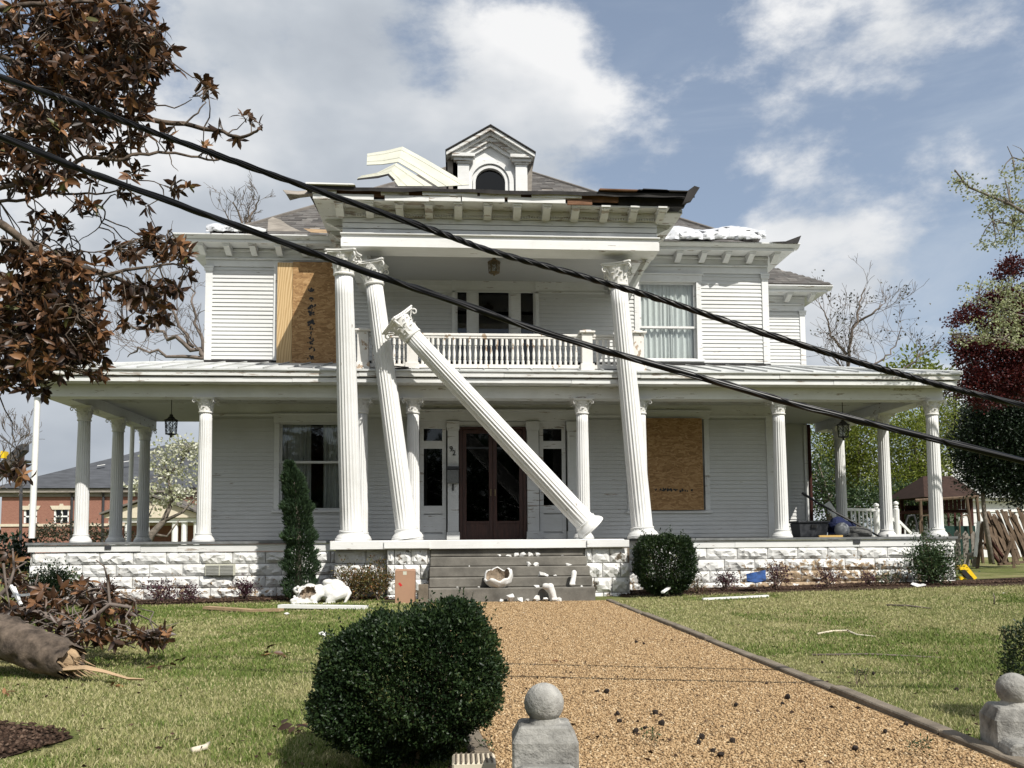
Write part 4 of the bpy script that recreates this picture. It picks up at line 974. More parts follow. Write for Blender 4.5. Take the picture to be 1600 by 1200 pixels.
MB().prism([(EX1 + OV - .1, zfr + .0), (EX1 + OV + .06, zfr + .05), (EX1 + OV + .22, zfr + .30), (EX1 + OV + .12, zfr + .33), (EX1 + OV + .0, zfr + .24)], 1, EY - OV - .15, EY - OV - .06).build('torn_roof_edge', M['membrane'], deck)
# --- wing eaves
def wing_eave(x0, x1, y, nb_px, ends):
    z = 7.43; o = .45
    hb('eave_soffit', 'trim', (x0, x1, y - o + .031, y - .102, z, z + .03)); hb('eave_fascia', 'paint', (x0 - .02 * ends[0], x1 + .02 * ends[1], y - o - .02, y - o + .03, z, z + .055))
    m = MB(); yy = y - o
    m.prism([(yy - .0, z + .057), (yy + .1, z + .057), (yy + .1, z + .15), (yy - .13, z + .15), (yy - .13, z + .125), (yy - .08, z + .09)], 0, x0 - .12 * ends[0], x1 + .12 * ends[1]); m.build('eave_crown', M['trim'], H)
    for px in nb_px: inst('bracket', bw, H, (X_(px, y - .2, 388), y - .102, z - .001), (0, 0, 0), (.9, .9, .9))
wing_eave(XL - .45, EX0 - OV - .05, YW, (316, 357, 397, 437, 476), (1, 0)); wing_eave(EX1 + OV + .03, XR + .45, YW, (1059, 1097, 1134, 1171, 1209), (0, 1)); wing_eave(XR + .48, XE + .45, YR, (1228, 1264), (0, 1))
for x, s, y0, y1 in ((XL, -1, YW, 30), (XR, 1, YW, YR), (XE, 1, YR, 30)):
    a, c = sorted((x + s * .002, x + s * .45)); hb('eave_soffit', 'trim', (a, c, y0 - .45, y1, 7.431, 7.459)); a, c = sorted((x + s * .42, x + s * .47)); hb('eave_fascia', 'trim', (a, c, y0 - .42, y1, 7.46, 7.57))
# --- main roofs with shingles
AX, AY, AZ = 0.81, 24.3, 12.5; e0, e1, eyf, ez = XL - .08, XR + .10, YW - .12, 7.60
m = MB().add([(e0, eyf, ez), (e1, eyf, ez), (e1, 30.8, ez), (e0, 30.8, ez), (AX, AY, AZ)], [(0, 1, 4), (1, 2, 4), (2, 3, 4), (3, 0, 4), (0, 3, 2, 1)])
m.box(XL - .5, XR + .5, YW - .50, 29, 7.583, 7.60); m.box(XR + .4, XE + .5, YR - .50, 29, 7.581, 7.597)
m.add([(6.0, YR - .58, ez - .004), (XE + .56, YR - .58, ez - .004), (XE + .56, 30, ez - .004), (6.0, 30, 10.2), (6.0, 24.2, 10.2)], [(0, 1, 4), (1, 2, 3, 4)])
roof = m.build('roof', M['greywood'], H)
for ax, ay in ((e0, eyf), (e1, eyf)): MB().tube([(ax, ay, ez + .02), (AX, AY, AZ + .02)], .05, 6).build('hip_cap', M['slateside'], roof)
def shingles(A, Bv, T, name, exp=.14, seed=1, skip=None):
    """rows of tabs on the triangle A-B (eave) / T (top)"""
    A, Bv, T = Vector(A), Vector(Bv), Vector(T); u = (Bv - A).normalized(); w = (T - A) - u * (T - A).dot(u); hgt = w.length; w.normalize(); nrm = u.cross(w)
    ta = (T - A).dot(u) / hgt; tb = (T - Bv).dot(u) / hgt; L0 = (Bv - A).length; r = random.Random(seed); V = []; Fc = []; rnd = []
    k = 0; h = 0.0
    while h < hgt - .1:
        x0, x1 = ta * h + .06, L0 + tb * h - .06; x = x0 - r.uniform(0, .3)
        while x < x1:
            ln = r.uniform(.22, .36); a, c = max(x, x0), min(x + ln - .004, x1)
            if c - a > .02 and r.random() > .02 and not (skip and skip(A + u * ((a+c)/2) + w * h)):
                b0 = A + u * a + w * (h + r.uniform(-.008, .008)); b1 = A + u * c + w * (h + r.uniform(-.008, .008)); lift = nrm * r.uniform(.016, .032); i = len(V)
                V += [b0 + nrm*.004, b1 + nrm*.004, b0 + lift, b1 + lift, b0 + w * (exp * 1.25) + nrm * .008, b1 + w * (exp * 1.25) + nrm * .008]
                Fc += [(i, i+1, i+3, i+2), (i+2, i+3, i+5, i+4)]; t = r.betavariate(2, 2); rnd += [t, t]
            x += ln
        h += exp; k += 1
    return npmesh(name, np.array([tuple(q) for q in V]), np.array(Fc), M['shingle'], roof, {'rnd': rnd})
for A, Bv, T, sd_ in (((e0, eyf, ez), (e1, eyf, ez), (AX, AY, AZ), 1), ((6.0, YR - .58, ez), (XE + .56, YR - .58, ez), (6.0, 24.2, 10.2), 2), ((e1, eyf, ez), (e1, 30.8, ez), (AX, AY, AZ), 3), ((e0, 30.8, ez), (e0, eyf, ez), (AX, AY, AZ), 4)):
    tag(shingles(A, Bv, T, 'shingles', seed=sd_), kind='stuff')

# --- dormer
DY = 18.75; qx = lambda px: X_(px, DY, 260); qz = lambda py: Z_(py, DY, 766)
dc, zpk, zev, zbt = qx(766), qz(206), qz(246), 8.2
m = MB(); gr, cz = qx(790) - qx(767), qz(286); wx0, wx1 = qx(716), qx(824); n = 20
arc = [(dc + gr * math.cos(math.pi * i / n), cz + gr * math.sin(math.pi * i / n)) for i in range(n + 1)]
outer = [(wx1, cz), (wx1, zev), (dc, zpk - .2), (wx0, zev), (wx0, cz)]
# wall face with an arched hole: strips from the arc to the outline
def ray_out(p):
    a = math.atan2(p[1] - cz, p[0] - dc); best = None
    for (x0, z0), (x1, z1) in zip(outer[:-1], outer[1:]):
        d0 = (math.cos(a), math.sin(a)); ex_, ez_ = x1 - x0, z1 - z0; det = d0[0] * -ez_ + d0[1] * ex_
        if abs(det) < 1e-9: continue
        t = ((x0 - dc) * -ez_ + (z0 - cz) * ex_) / det; s = (d0[0] * (z0 - cz) - d0[1] * (x0 - dc)) / det
        if t > 0 and -.001 <= s <= 1.001 and (best is None or t < best): best = t
    return (dc + math.cos(a) * best, cz + math.sin(a) * best)
rim = [ray_out(p) for p in arc]
v = [(p[0], DY, p[1]) for p in arc] + [(p[0], DY, p[1]) for p in rim] + [(p[0], DY + .12, p[1]) for p in arc]; k = n + 1
m.add(v, [(i, i+1, k+i+1, k+i) for i in range(n)] + [(i, i+1, 2*k+i+1, 2*k+i) for i in range(n)])
m.box(wx0, dc - gr, DY, DY + .1, zbt, cz); m.box(dc + gr, wx1, DY, DY + .1, zbt, cz); m.box(wx0, wx0 + .08, DY + .1, 21.5, zbt, zev + .05); m.box(wx1 - .08, wx1, DY + .1, 21.5, zbt, zev + .05)
dorm = m.build('dormer', M['paint'], H, fix=True)
m = MB()
def ring(r0, r1, y0, y1):
    v = []
    for i in range(n + 1):
        c, s = math.cos(math.pi * i / n), math.sin(math.pi * i / n); v += [(dc + r0*c, y0, cz + r0*s), (dc + r1*c, y0, cz + r1*s), (dc + r1*c, y1, cz + r1*s), (dc + r0*c, y1, cz + r0*s)]
    m.add(v, [(4*i+j, 4*i+(j+1) % 4, 4*i+4+(j+1) % 4, 4*i+4+j) for i in range(n) for j in range(4)])
ring(gr + .002, gr + .06, DY - .03, DY - .001); ring(gr + .10, gr + .20, DY - .06, DY - .001); m.box(dc - gr - .2, dc - gr - .10, DY - .06, DY - .001, zbt, cz - .001); m.box(dc + gr + .1, dc + gr + .2, DY - .06, DY - .001, zbt, cz - .001)
m.box(dc - gr - .06, dc - gr - .002, DY - .03, DY - .001, zbt, cz - .001); m.box(dc + gr + .002, dc + gr + .06, DY - .03, DY - .001, zbt, cz - .001)
m.build('arch_trim', M['paint'], dorm)
m = MB(); m.add([(p[0], DY + .07, p[1]) for p in arc] + [(dc - gr, DY + .07, zbt), (dc + gr, DY + .07, zbt)], [tuple(range(n + 3))]); m.build('arched_pane', M['glassdark'], dorm)
m = MB(); m.box(wx0 + .09, wx1 - .09, DY + .5, DY + .55, zbt, zev + .3); m.build('dormer_backing', M['dark'], dorm)
for s, a, c in ((-1, 715, 733), (1, 805, 823)):
    x0, x1 = qx(a), qx(c)
    p = hb('dormer_pilaster', 'paint', (x0, x1, DY - .12, DY - .0625, zbt, zev - .21), parent=dorm)
    hb('pilaster_capital', 'worn', (x0 - .03, x1 + .03, DY - .16, DY - .0625, zev - .208, zev - .17), (x0 - .09, x1 + .09, DY - .20, DY - .0625, zev - .168, zev - .10), (x0 - .13, x1 + .13, DY - .26, DY - .0625, zev - .098, zev - .02), parent=dorm, bevel=.004)
xo0, xo1 = qx(697.5), qx(835.5); zt0 = zev + .0
def rake(y0, y1, i0, i1, mat, ov):
    """pair of sloping mouldings between insets i0 and i1 below the roof line"""
    m = MB(); sl_ = (zpk - zt0) / (dc - xo0); cs = math.hypot(1, sl_)
    for s in (-1, 1):
        xe = dc + s * (dc - xo0 - ov)
        z_at = lambda x, i: zpk - abs(x - dc) * sl_ - i * cs
        P = [(dc, z_at(dc, i0)), (xe, z_at(xe, i0)), (xe, z_at(xe, i1)), (dc, z_at(dc, i1))]; m.prism(P if s > 0 else P[::-1], 1, y0, y1)
    return m.build('rake_moulding', M[mat], dorm)
rake(DY - .30, DY + .1, .015, .085, 'worn', 0.0); rake(DY - .22, DY - .02, .088, .14, 'paint', .1); rake(DY - .14, DY - .02, .143, .24, 'worn', .22); rake(DY - .08, DY - .02, .243, .31, 'paint', .33)
m = MB(); sl_ = (zpk - zt0) / (dc - xo0)
for s in (-1, 1):
    P = [(dc, zpk + .02), (dc + s * (dc - xo0 + .02), zt0 + .01), (dc + s * (dc - xo0 + .02), zt0 - .02), (dc, zpk - .01)]; m.prism(P, 1, DY - .33, 24.0)
m.build('dormer_roof', M['membrane'], dorm)
m = MB()
for s in (-1, 1): m.prism([(dc + s * (dc - xo0 - .02), zt0 - .03), (dc + s * (wx1 - dc), zt0 - .03), (dc + s * (wx1 - dc), zbt), (dc + s * (dc - xo0 - .1), zbt)], 1, DY + .0, 21.5)
m.build('dormer_cheek', M['greywood'], dorm)

# --- balustrade of the balcony
BY = 16.05; bz = lambda py: Z_(py, BY, 780); bx = lambda px: X_(px, BY, 548)
def lathed(prof, n=10): me = MB().lathe(prof, n).mesh('baluster', smooth=False); shade_auto(me); return me
hB = bz(529.5) - bz(569.5)
BAL = lathed([(.030, 0), (.030, .16*hB), (.016, .18*hB), (.026, .22*hB), (.020, .26*hB), (.030, .36*hB), (.027, .46*hB), (.014, .66*hB), (.020, .69*hB), (.014, .72*hB), (.030, .75*hB), (.030, hB)]); BAL.materials.append(M['rail'])
bal = hb('balustrade', 'rail', (bx(577), bx(992), BY - .045, BY + .045, bz(526), bz(522)), (bx(577), bx(992), BY - .03, BY + .03, bz(529.5), bz(526) - .002), (bx(577), bx(992), BY - .035, BY + .035, bz(576), bz(570)), bevel=.006)
for a, c in ((558, 577), (637, 652), (906, 927), (990, 1003)):
    x0, x1 = bx(a), bx(c); mid = (x0 + x1) / 2; hw = .105
    nw = hb('newel', 'rail', (mid - hw, mid + hw, BY - hw, BY + hw, 4.31, bz(521)), parent=bal, bevel=.006)
    hb('newel_cap', 'rail', (mid - hw - .05, mid + hw + .05, BY - hw - .05, BY + hw + .05, bz(521) + .001, bz(518)), (mid - hw + .02, mid + hw - .02, BY - hw + .02, BY + hw - .02, bz(518) + .001, bz(515.5)), parent=bal, bevel=.006)
    hb('newel_base', 'rail', (mid - hw - .03, mid + hw + .03, BY - hw - .03, BY + hw + .03, 4.31, bz(569)), parent=bal, bevel=.006)
r = random.Random(6)
for a, c, n in ((579, 636, 7), (656, 904, 30), (930, 989, 7)):
    for i in range(n):
        inst('baluster', BAL, bal, (bx(a + (c - a) * (i + .5) / n), BY, bz(569.8)), (r.uniform(-.03, .03), r.uniform(-.03, .03), r.uniform(0, 6)))
hb('balcony_deck', 'floor', (bx(556), bx(1005), BY - .2, YW - .03, 4.284, 4.31))
MB().obox((bx(600), BY - .25, 4.34), (bx(672), BY - .22, 4.30), .05, .02).build('broken_trim', M['membrane'], H); MB().obox((bx(590), BY - .22, 4.40), (bx(640), BY - .3, 4.33), .04, .02).build('broken_trim', M['membrane'], H)

# --- poles, pipes
def pole(p0, p1, r_, label):
    o = MB().tube([p0, p1], r_, 14).build('support_pole', M['pvc'], None, autos=True); return tag(o, label, 'pole')
pole(at(49.5, 841, 16.05), at(58.5, 621, 16.05), .055, 'white round pole propping the left corner of the porch')
pole(Vector((-7.72, 20.2, ZF)), Vector((-7.70, 20.2, 3.8)), .05, 'thin grey pole between the two rearmost columns of the left porch')
MB().tube([Vector((PXR + .02, 16.5, 0)), Vector((PXR + .0, 16.5, 4.1))], .05, 10).build('downspout', M['pvc'], H, autos=True)
MB().tube([(XE + .02, YR - .05, ZF), (XE + .02, YR - .05, 4.0)], .045, 10).build('downspout', M['playred'], H, autos=True)
# --- lanterns
def lantern(c, ztop, w, h, label, chain=True, nside=6, mat='black'):
    c = Vector(c); e = empty('hanging_lantern', c, label, 'lantern', 'hanging lanterns'); z = c.z
    MB().tube([(c.x, c.y, z + h * .98), (c.x, c.y, ztop)], .008, 6).build('hanging_rod', M[mat], e)
    MB().lathe([(.01, h), (w*.12, .97*h), (w*.14, .90*h), (w*.22, .86*h), (w*.30, .80*h), (w*.50, .74*h), (w*.52, .71*h), (w*.46, .70*h)], nside * 2, c).build('cap', M[mat], e)
    m = MB(); P = lambda k, rr_, zz: (c.x + rr_ * math.cos(2*math.pi*k/nside), c.y + rr_ * math.sin(2*math.pi*k/nside), z + zz * h)
    for k in range(nside):
        m.tube([P(k, w*.46, .71), P(k, w*.40, .12)], .008, 5); m.tube([P(k, w*.46, .70), P(k+1, w*.40, .40)], .005, 4); m.tube([P(k+1, w*.46, .70), P(k, w*.40, .40)], .005, 4)
        m.tube([P(k, w*.40, .13), P(k+1, w*.40, .13)], .010, 5); m.tube([P(k, w*.40, .40), P(k+1, w*.40, .40)], .005, 4); m.tube([P(k, w*.42, .40), P(k+1, w*.40, .13)], .005, 4)
    m.build('cage', M[mat], e)
    MB().lathe([(w*.34, .14*h), (w*.40, .69*h)], nside, c, cap=False).build('lantern_glass', M['glass'], e)
    MB().lathe([(.004, -.02), (w*.10, .02*h), (w*.06, .06*h), (w*.38, .12*h), (w*.38, .14*h)], nside * 2, c).build('bottom_finial', M[mat], e)
    MB().lathe([(.012, .16*h), (.012, .40*h)], 8, c).build('candle', M['curtain'], e)
lantern(at(267, 683, 17.4), 4.02, .27, Z_(649, 17.4, 267) - Z_(685, 17.4, 267), 'black iron lantern hanging under the left end of the porch')
lantern(at(1318, 687, 17.0), 4.02, .27, Z_(655, 17.0, 1318) - Z_(687, 17.0, 1318), 'black iron lantern hanging under the right end of the porch')
lantern(at(772, 430, 16.6), 6.80, .26, Z_(402, 16.6, 772) - Z_(430, 16.6, 772), 'weathered brass lantern hanging above the upstairs balcony', mat='brass')
# ------------------------------------------------------------------ torn roofing and debris on the roofs
def sheet(name, rows, mat, label, cat, ribs=0, th=.012, under=None, ribmat=None):
    """bent sheet: rows of points (each row same length) skinned, given thickness"""
    nr, nc = len(rows), len(rows[0]); m = MB(); m.add([p for r_ in rows for p in r_], [(i*nc+j, i*nc+j+1, (i+1)*nc+j+1, (i+1)*nc+j) for i in range(nr-1) for j in range(nc-1)])
    e = m.build(name, M[mat], None, fix=False); s = e.modifiers.new('thick', 'SOLIDIFY'); s.thickness = th; s.offset = 0
    tag(e, label, cat)
    for k in range(ribs):
        t = (k + .5) / ribs * (nr - 1); i = min(int(t), nr - 2); f = t - i
        pts = [Vector(rows[i][j]).lerp(Vector(rows[i+1][j]), f) + Vector((0, -.012, .008)) for j in range(nc)]
        MB().tube(pts, .005, 4).build('rib', M[ribmat or mat], e)
    return e
A = at
sheet('roofing_sheet', [[A(574, 240.5, 16.5), A(602, 236, 16.5), A(629, 229.5, 16.5), A(665, 249, 16.5), A(733, 289, 16.6)],
                        [A(573, 258, 15.6), A(598, 257, 15.6), A(622, 253.5, 15.5), A(650, 270, 15.5), A(684, 292, 15.5)]], 'sheet', 'large folded cream metal roofing sheet standing up beside the dormer', 'roofing sheet', ribs=2)
sheet('roofing_sheet', [[A(566, 275, 15.4), A(590, 270, 15.4), A(619, 255, 15.5), A(640, 268, 15.5), A(676, 291, 15.5)],
                        [A(558, 279.5, 14.95), A(590, 275, 14.95), A(608, 272, 14.95), A(614, 280, 14.95), A(622, 291, 14.95)]], 'sheet', 'smaller folded cream roofing sheet curled over the eave', 'roofing sheet', ribs=2)
sheet('metal_flashing', [[A(560, 279, 14.9), A(590, 275.5, 14.88), A(607, 271.5, 14.86), A(617, 281, 14.86)], [A(558, 281, 14.86), A(590, 278, 14.84), A(606, 274, 14.82), A(614, 283, 14.82)]], 'membrane', 'thin bent dark metal strip under the smaller roofing sheet', 'metal strip')
sheet('torn_gutter', [[A(442, 297, 15.0), A(465, 299, 15.05), A(492, 297, 15.1)], [A(447, 303, 14.9), A(467, 304, 14.95), A(492, 302, 15.0)], [A(453, 313, 15.0), A(468, 309, 15.05), A(492, 306, 15.1)]], 'greywood', 'torn length of eave board hanging off the left corner of the portico', 'eave board')
def crumple(name, px0, px1, fun_top, fun_bot, Y, mat, label, cat, n=26, m_=6, amp=.05, seed=1, depth=.25):
    r_ = random.Random(seed); rows = []
    for j in range(m_ + 1):
        t = j / m_; row = []
        for i in range(n + 1):
            px = px0 + (px1 - px0) * i / n; py = fun_bot(px) + (fun_top(px) - fun_bot(px)) * math.sin(t * math.pi / 2 * 1.0)
            p = A(px, py, Y + depth * t ** 2 + r_.uniform(-amp, amp)); p.z += r_.uniform(-amp, amp) * .25; row.append(p)
        rows.append(row)
    rows.append([p + Vector((0, .5, -.12)) for p in rows[-1]])
    o = sheet(name, rows, mat, label, cat, th=.006)
    for q in o.data.polygons: q.use_smooth = (q.index % 3 != 0)
    return o
crumple('foil_wrap', 1036, 1197, lambda x: 356 + 3 * math.sin(x * .07) + (8 if x < 1044 else 0), lambda x: 373.5, 17.5, 'foil', 'crumpled shiny white wrap lying along the right eave', 'wrap', seed=3)
crumple('foil_wrap', 322, 366, lambda x: 352 - .2 * abs(x - 340) + 3 * math.sin(x * .2), lambda x: 361, 17.62, 'foil', 'small crumpled white wrap on the left end of the left eave', 'wrap', n=10, seed=4)
crumple('foil_wrap', 366, 416, lambda x: 347 + (x - 366) * .22, lambda x: 362, 17.62, 'tin', 'bent pale metal strip on the left eave', 'metal strip', n=9, seed=5, amp=.03)
def shard(name, pts, mat, label, cat='roof scrap', th=.02):
    P = [A(*p) for p in pts]; m = MB(); n = len(P); d = Vector((.0, th, th * .3)); m.add(P + [p + d for p in P], [tuple(range(n)), tuple(range(n, 2*n))[::-1]] + [(i, (i+1) % n, n+(i+1) % n, n+i) for i in range(n)])
    return tag(m.build(name, M[mat]), label, cat)
shard('shingle_flap', [(418, 361, 17.66), (419, 343, 17.9), (426, 339, 17.95), (438, 343, 17.9), (452, 353, 17.8), (471, 361.5, 17.66)], 'greywood', 'torn brown roof deck flap standing on the left eave')
shard('copper_flashing', [(474, 357, 17.7), (512, 359, 17.7), (512, 364, 17.5), (486, 363, 17.5)], 'heartwood', 'bent rusty orange flashing at the right end of the left eave')
shard('roof_felt', [(1203, 378, 17.6), (1228, 377, 17.6), (1252, 368, 17.62), (1247, 380.5, 17.6), (1225, 381, 17.6)], 'membrane', 'dark pointed felt scrap on the right end of the right eave')
shard('roof_scrap', [(1233, 432, 21.2), (1238, 431, 21.3), (1262, 445, 21.3), (1252, 449, 20.9), (1239, 448, 20.9)], 'tin', 'pale metal panel scrap on the far right eave')
shard('roof_felt', [(1274, 450, 20.7), (1287, 442.5, 20.7), (1292, 451, 20.7)], 'rotwood', 'dark triangular felt scrap on the far right eave')
# ------------------------------------------------------------------ the two sagging cables
def cable(pts, Ys, strands, rs, ro, label, turns=24, core=.017):
    P = [A(px, py, Ys[0] + (Ys[1] - Ys[0]) * px / 1600) for px, py in pts]
    P = [P[0] + (P[0] - P[1]).normalized() * 3.0] + P + [P[-1] + (P[-1] - P[-2]).normalized() * 3.0]
    C = []                       # Catmull-Rom
    for i in range(len(P) - 1):
        p0, p1, p2, p3 = P[max(i-1, 0)], P[i], P[i+1], P[min(i+2, len(P)-1)]
        for k in range(24):
            t = k / 24; C.append(.5 * ((2*p1) + (p2-p0)*t + (2*p0-5*p1+4*p2-p3)*t*t + (3*p1-p0-3*p2+p3)*t**3))
    C.append(P[-1]); e = empty('utility_cable', C[len(C)//2], label, 'cable', 'sagging utility cables'); n = len(C)
    MB().tube(C, core, 10).build('cable_core', M['cable'], e, smooth=True, fix=False)
    for s in range(strands):
        q = []
        for i, c in enumerate(C):
            d = (C[min(i+1, n-1)] - C[max(i-1, 0)]).normalized(); u = Vector((0, 0, 1)) - d * d.z; u.normalize(); w = d.cross(u); a = 2*math.pi * (s / strands + turns * i / n) + .6 * math.sin(i * .23 + s)
            o = ro * (1 + .12 * math.sin(i * .37 + s * 2)); q.append(c + u * math.cos(a) * o + w * math.sin(a) * o)
        MB().tube(q, rs, 7).build('strand', M['cable'], e, smooth=True, fix=False)
cable([(0, 120), (120, 162), (240, 207), (440, 278), (660, 354), (764, 391), (900, 429), (1026, 466), (1160, 510), (1320, 559), (1404, 584), (1500, 610), (1600, 634)], (5.4, 5.0), 5, .0045, .0165, 'upper of the two twisted black cables sagging across the view', 15, .0175)
cable([(0, 214), (133, 267), (290, 324), (440, 378), (570, 424), (700, 468), (840, 516), (980, 558), (1120, 597), (1220, 626), (1317, 651), (1450, 684), (1600, 721)], (5.1, 4.7), 3, .0060, .0165, 'lower of the two twisted black cables sagging across the view', 4, .0190)
# ------------------------------------------------------------------ plants
def unit(v): return v / np.maximum(np.linalg.norm(v, axis=-1, keepdims=True), 1e-9)
def leaf_arrays(P, D, L, W, rng, fold=.25):
    """small folded leaves: base P, direction D; returns V, F"""
    n = len(P); D = unit(D); R = unit(np.cross(D, rng.normal(size=(n, 3)))); Nn = np.cross(R, D)
    L = np.broadcast_to(L, n)[:, None]; W = np.broadcast_to(W, n)[:, None]
    mid = P + D * L * .5; V = np.stack([P, mid + R * W * .5 + Nn * W * fold, P + D * L, mid - R * W * .5 + Nn * W * fold], 1).reshape(-1, 3)
    i = np.arange(n)[:, None] * 4; Fc = np.concatenate([np.concatenate([i, i+1, i+2], 1), np.concatenate([i, i+2, i+3], 1)]); return V, Fc
def foliage(name, P, D, L, W, mat, parent, rng, rnd=None, fold=.25):
    V, Fc = leaf_arrays(np.asarray(P), np.asarray(D), L, W, rng, fold); n = len(P)
    if rnd is None: rnd = np.clip(rng.beta(2, 2.4, n), 0, 1)
    return npmesh(name, V, Fc, M[mat], parent, {'rnd': np.tile(rnd, 2)})
def clumped(ells, dens, per, cr, rng, shell=.5):
    """clump centres in ellipsoids (centre, radii) -> leaf points and outward directions"""
    P = []; D = []
    for c, r_ in ells:
        c = np.array(c); r_ = np.array(r_); n = max(2, int(dens * r_[0] * r_[2]))
        d = unit(rng.normal(size=(n, 3))); rad = rng.uniform(shell ** 3, 1, n) ** (1/3); q = c + d * rad[:, None] * r_
        k = rng.integers(per // 2, per + 1, n); idx = np.repeat(np.arange(n), k); o = rng.normal(size=(len(idx), 3)) * cr * rng.uniform(.6, 1.3, n)[idx][:, None]; o[:, 2] *= .6
        P.append(q[idx] + o); D.append(unit(o) * .8 + d[idx] * .5 + np.array([0, 0, .15]) + rng.normal(size=o.shape) * .45)
    return np.concatenate(P), np.concatenate(D)
def px_ells(lst, Y, dep=.8, yr=None):
    out = []
    for e in lst:
        px, py, rx, ry = e[:4]; y = Y + (e[4] if len(e) > 4 else 0); s = y / F; c = A(px, py, y); out.append((tuple(c), (rx * s, max(rx, ry) * s * dep if yr is None else yr, ry * s)))
    return out
def grow(r, p, d, L, rad, lvl, tubes, tips, spread=.7, up=.12, wig=.22, kids=(3, 4), taper=.55, shrink=.66, nseg=5):
    pts = [p]
    for i in range(nseg):
        d = (d + Vector((r.gauss(0, wig), r.gauss(0, wig), r.gauss(0, wig) + up))).normalized(); p = p + d * (L / nseg); pts.append(p)
    tubes.append((pts, [rad * (1 - (1 - taper) * i / nseg) for i in range(nseg + 1)]))
    if lvl <= 0: tips.append((p, d)); return
    for k in range(r.randint(*kids)):
        t = r.uniform(.35, 1.0); i = min(int(t * nseg), nseg - 1); q = pts[i].lerp(pts[i+1], t * nseg - i); ax = Vector((r.gauss(0, 1), r.gauss(0, 1), r.gauss(0, 1))).normalized()
        nd = (d + ax * spread * r.uniform(.6, 1.3)).normalized(); grow(r, q, nd, L * shrink * r.uniform(.75, 1.15), rad * (1 - (1-taper) * t) * .62, lvl - 1, tubes, tips, spread, up, wig, kids, taper, shrink, max(3, nseg - 1))
    tips.append((p, d))
def tubes_mesh(tubes, name, mat, parent, thin=4, thick=8):
    m = MB()
    for pts, rad in tubes: m.tube(pts, rad, thick if rad[0] > .03 else thin, caps=rad[0] > .03)
    return m.build(name, M[mat], parent, smooth=True, fix=False)
def bare_tree(base, d, L, rad, lvl, label, seed, mat='twig', kids=(3, 4), spread=.7, up=.12, bud=None, minr=.006, **kw):
    r = random.Random(seed); tubes = []; tips = []; grow(r, Vector(base), Vector(d).normalized(), L, rad, lvl, tubes, tips, spread, up, kids=kids, **kw)
    tubes = [(p, [max(minr, q) for q in rd]) for p, rd in tubes]; e = empty('bare_tree', base, label, 'tree')
    tubes_mesh(tubes[:1], 'trunk', mat, e); tubes_mesh(tubes[1:], 'crown', mat, e, thin=3)
    return e, tips
def leafy_tree(name, ells, dens, per, cr, L, W, mat, label, seed, trunk=None, tmat='bark', limbs=6, trunk_r=.12, cat='tree', group=None, shell=.45):
    rng = np.random.default_rng(seed); r = random.Random(seed); c0 = np.mean([np.array(c) for c, _ in ells], 0)
    base = Vector(trunk) if trunk else Vector((c0[0], c0[1], gzf(c0[0], c0[1])))
    e = empty(name, base, label, cat, group); P, D = clumped(ells, dens, per, cr, rng, shell)
    tubes = []; top = Vector(c0); mid = base.lerp(top, .55) + Vector((r.uniform(-.1, .1), 0, 0)); tubes.append(([base - Vector((0, 0, .1)), base.lerp(mid, .5) + Vector((r.uniform(-.05, .05), 0, 0)), mid, top], [trunk_r, trunk_r * .85, trunk_r * .7, trunk_r * .3]))
    for c, rr_ in ells:
        for k in range(max(1, limbs // 2)):
            q = Vector(c) + Vector((r.uniform(-.6, .6) * rr_[0], r.uniform(-.5, .5) * rr_[1], r.uniform(-.3, .6) * rr_[2])); s = base.lerp(top, r.uniform(.35, .9)); h = s.lerp(q, .5) + Vector((0, 0, .1 * (q - s).length)); tubes.append(([s, h, q], [trunk_r * .35, trunk_r * .22, trunk_r * .08]))
    tubes_mesh(tubes, 'trunk', tmat, e); foliage('crown', P, D, rng.uniform(.7, 1.2, len(P)) * L, rng.uniform(.7, 1.2, len(P)) * W, mat, e, rng); return e

# --- dead brown magnolia at the left
def big_leaf(P, D, Nv, L, W, curl):
    """long leaf with midrib: 8 vertices, 6 faces per leaf"""
    D = unit(D); R = unit(np.cross(D, Nv)); U = np.cross(R, D); L = L[:, None]; W = W[:, None]; c = curl[:, None]
    at_ = lambda t, s, k: P + D * L * t + R * W * s + U * (W * k - L * c * t * t)
    V = np.stack([at_(0, 0, 0), at_(.34, .46, .16), at_(.70, .42, .14), at_(1, 0, 0), at_(.70, -.42, .14), at_(.34, -.46, .16), at_(.34, 0, 0), at_(.70, 0, 0)], 1).reshape(-1, 3)
    f = np.array([[0, 6, 1, 1], [6, 7, 2, 1], [7, 3, 2, 2], [0, 5, 6, 6], [5, 4, 7, 6], [4, 3, 7, 7]])
    tri = np.array([[0, 6, 1], [6, 7, 2], [6, 2, 1], [7, 3, 2], [0, 5, 6], [5, 4, 7], [5, 7, 6], [4, 3, 7]])
    n = len(P); return V, (np.arange(n)[:, None, None] * 8 + tri[None]).reshape(-1, 3)
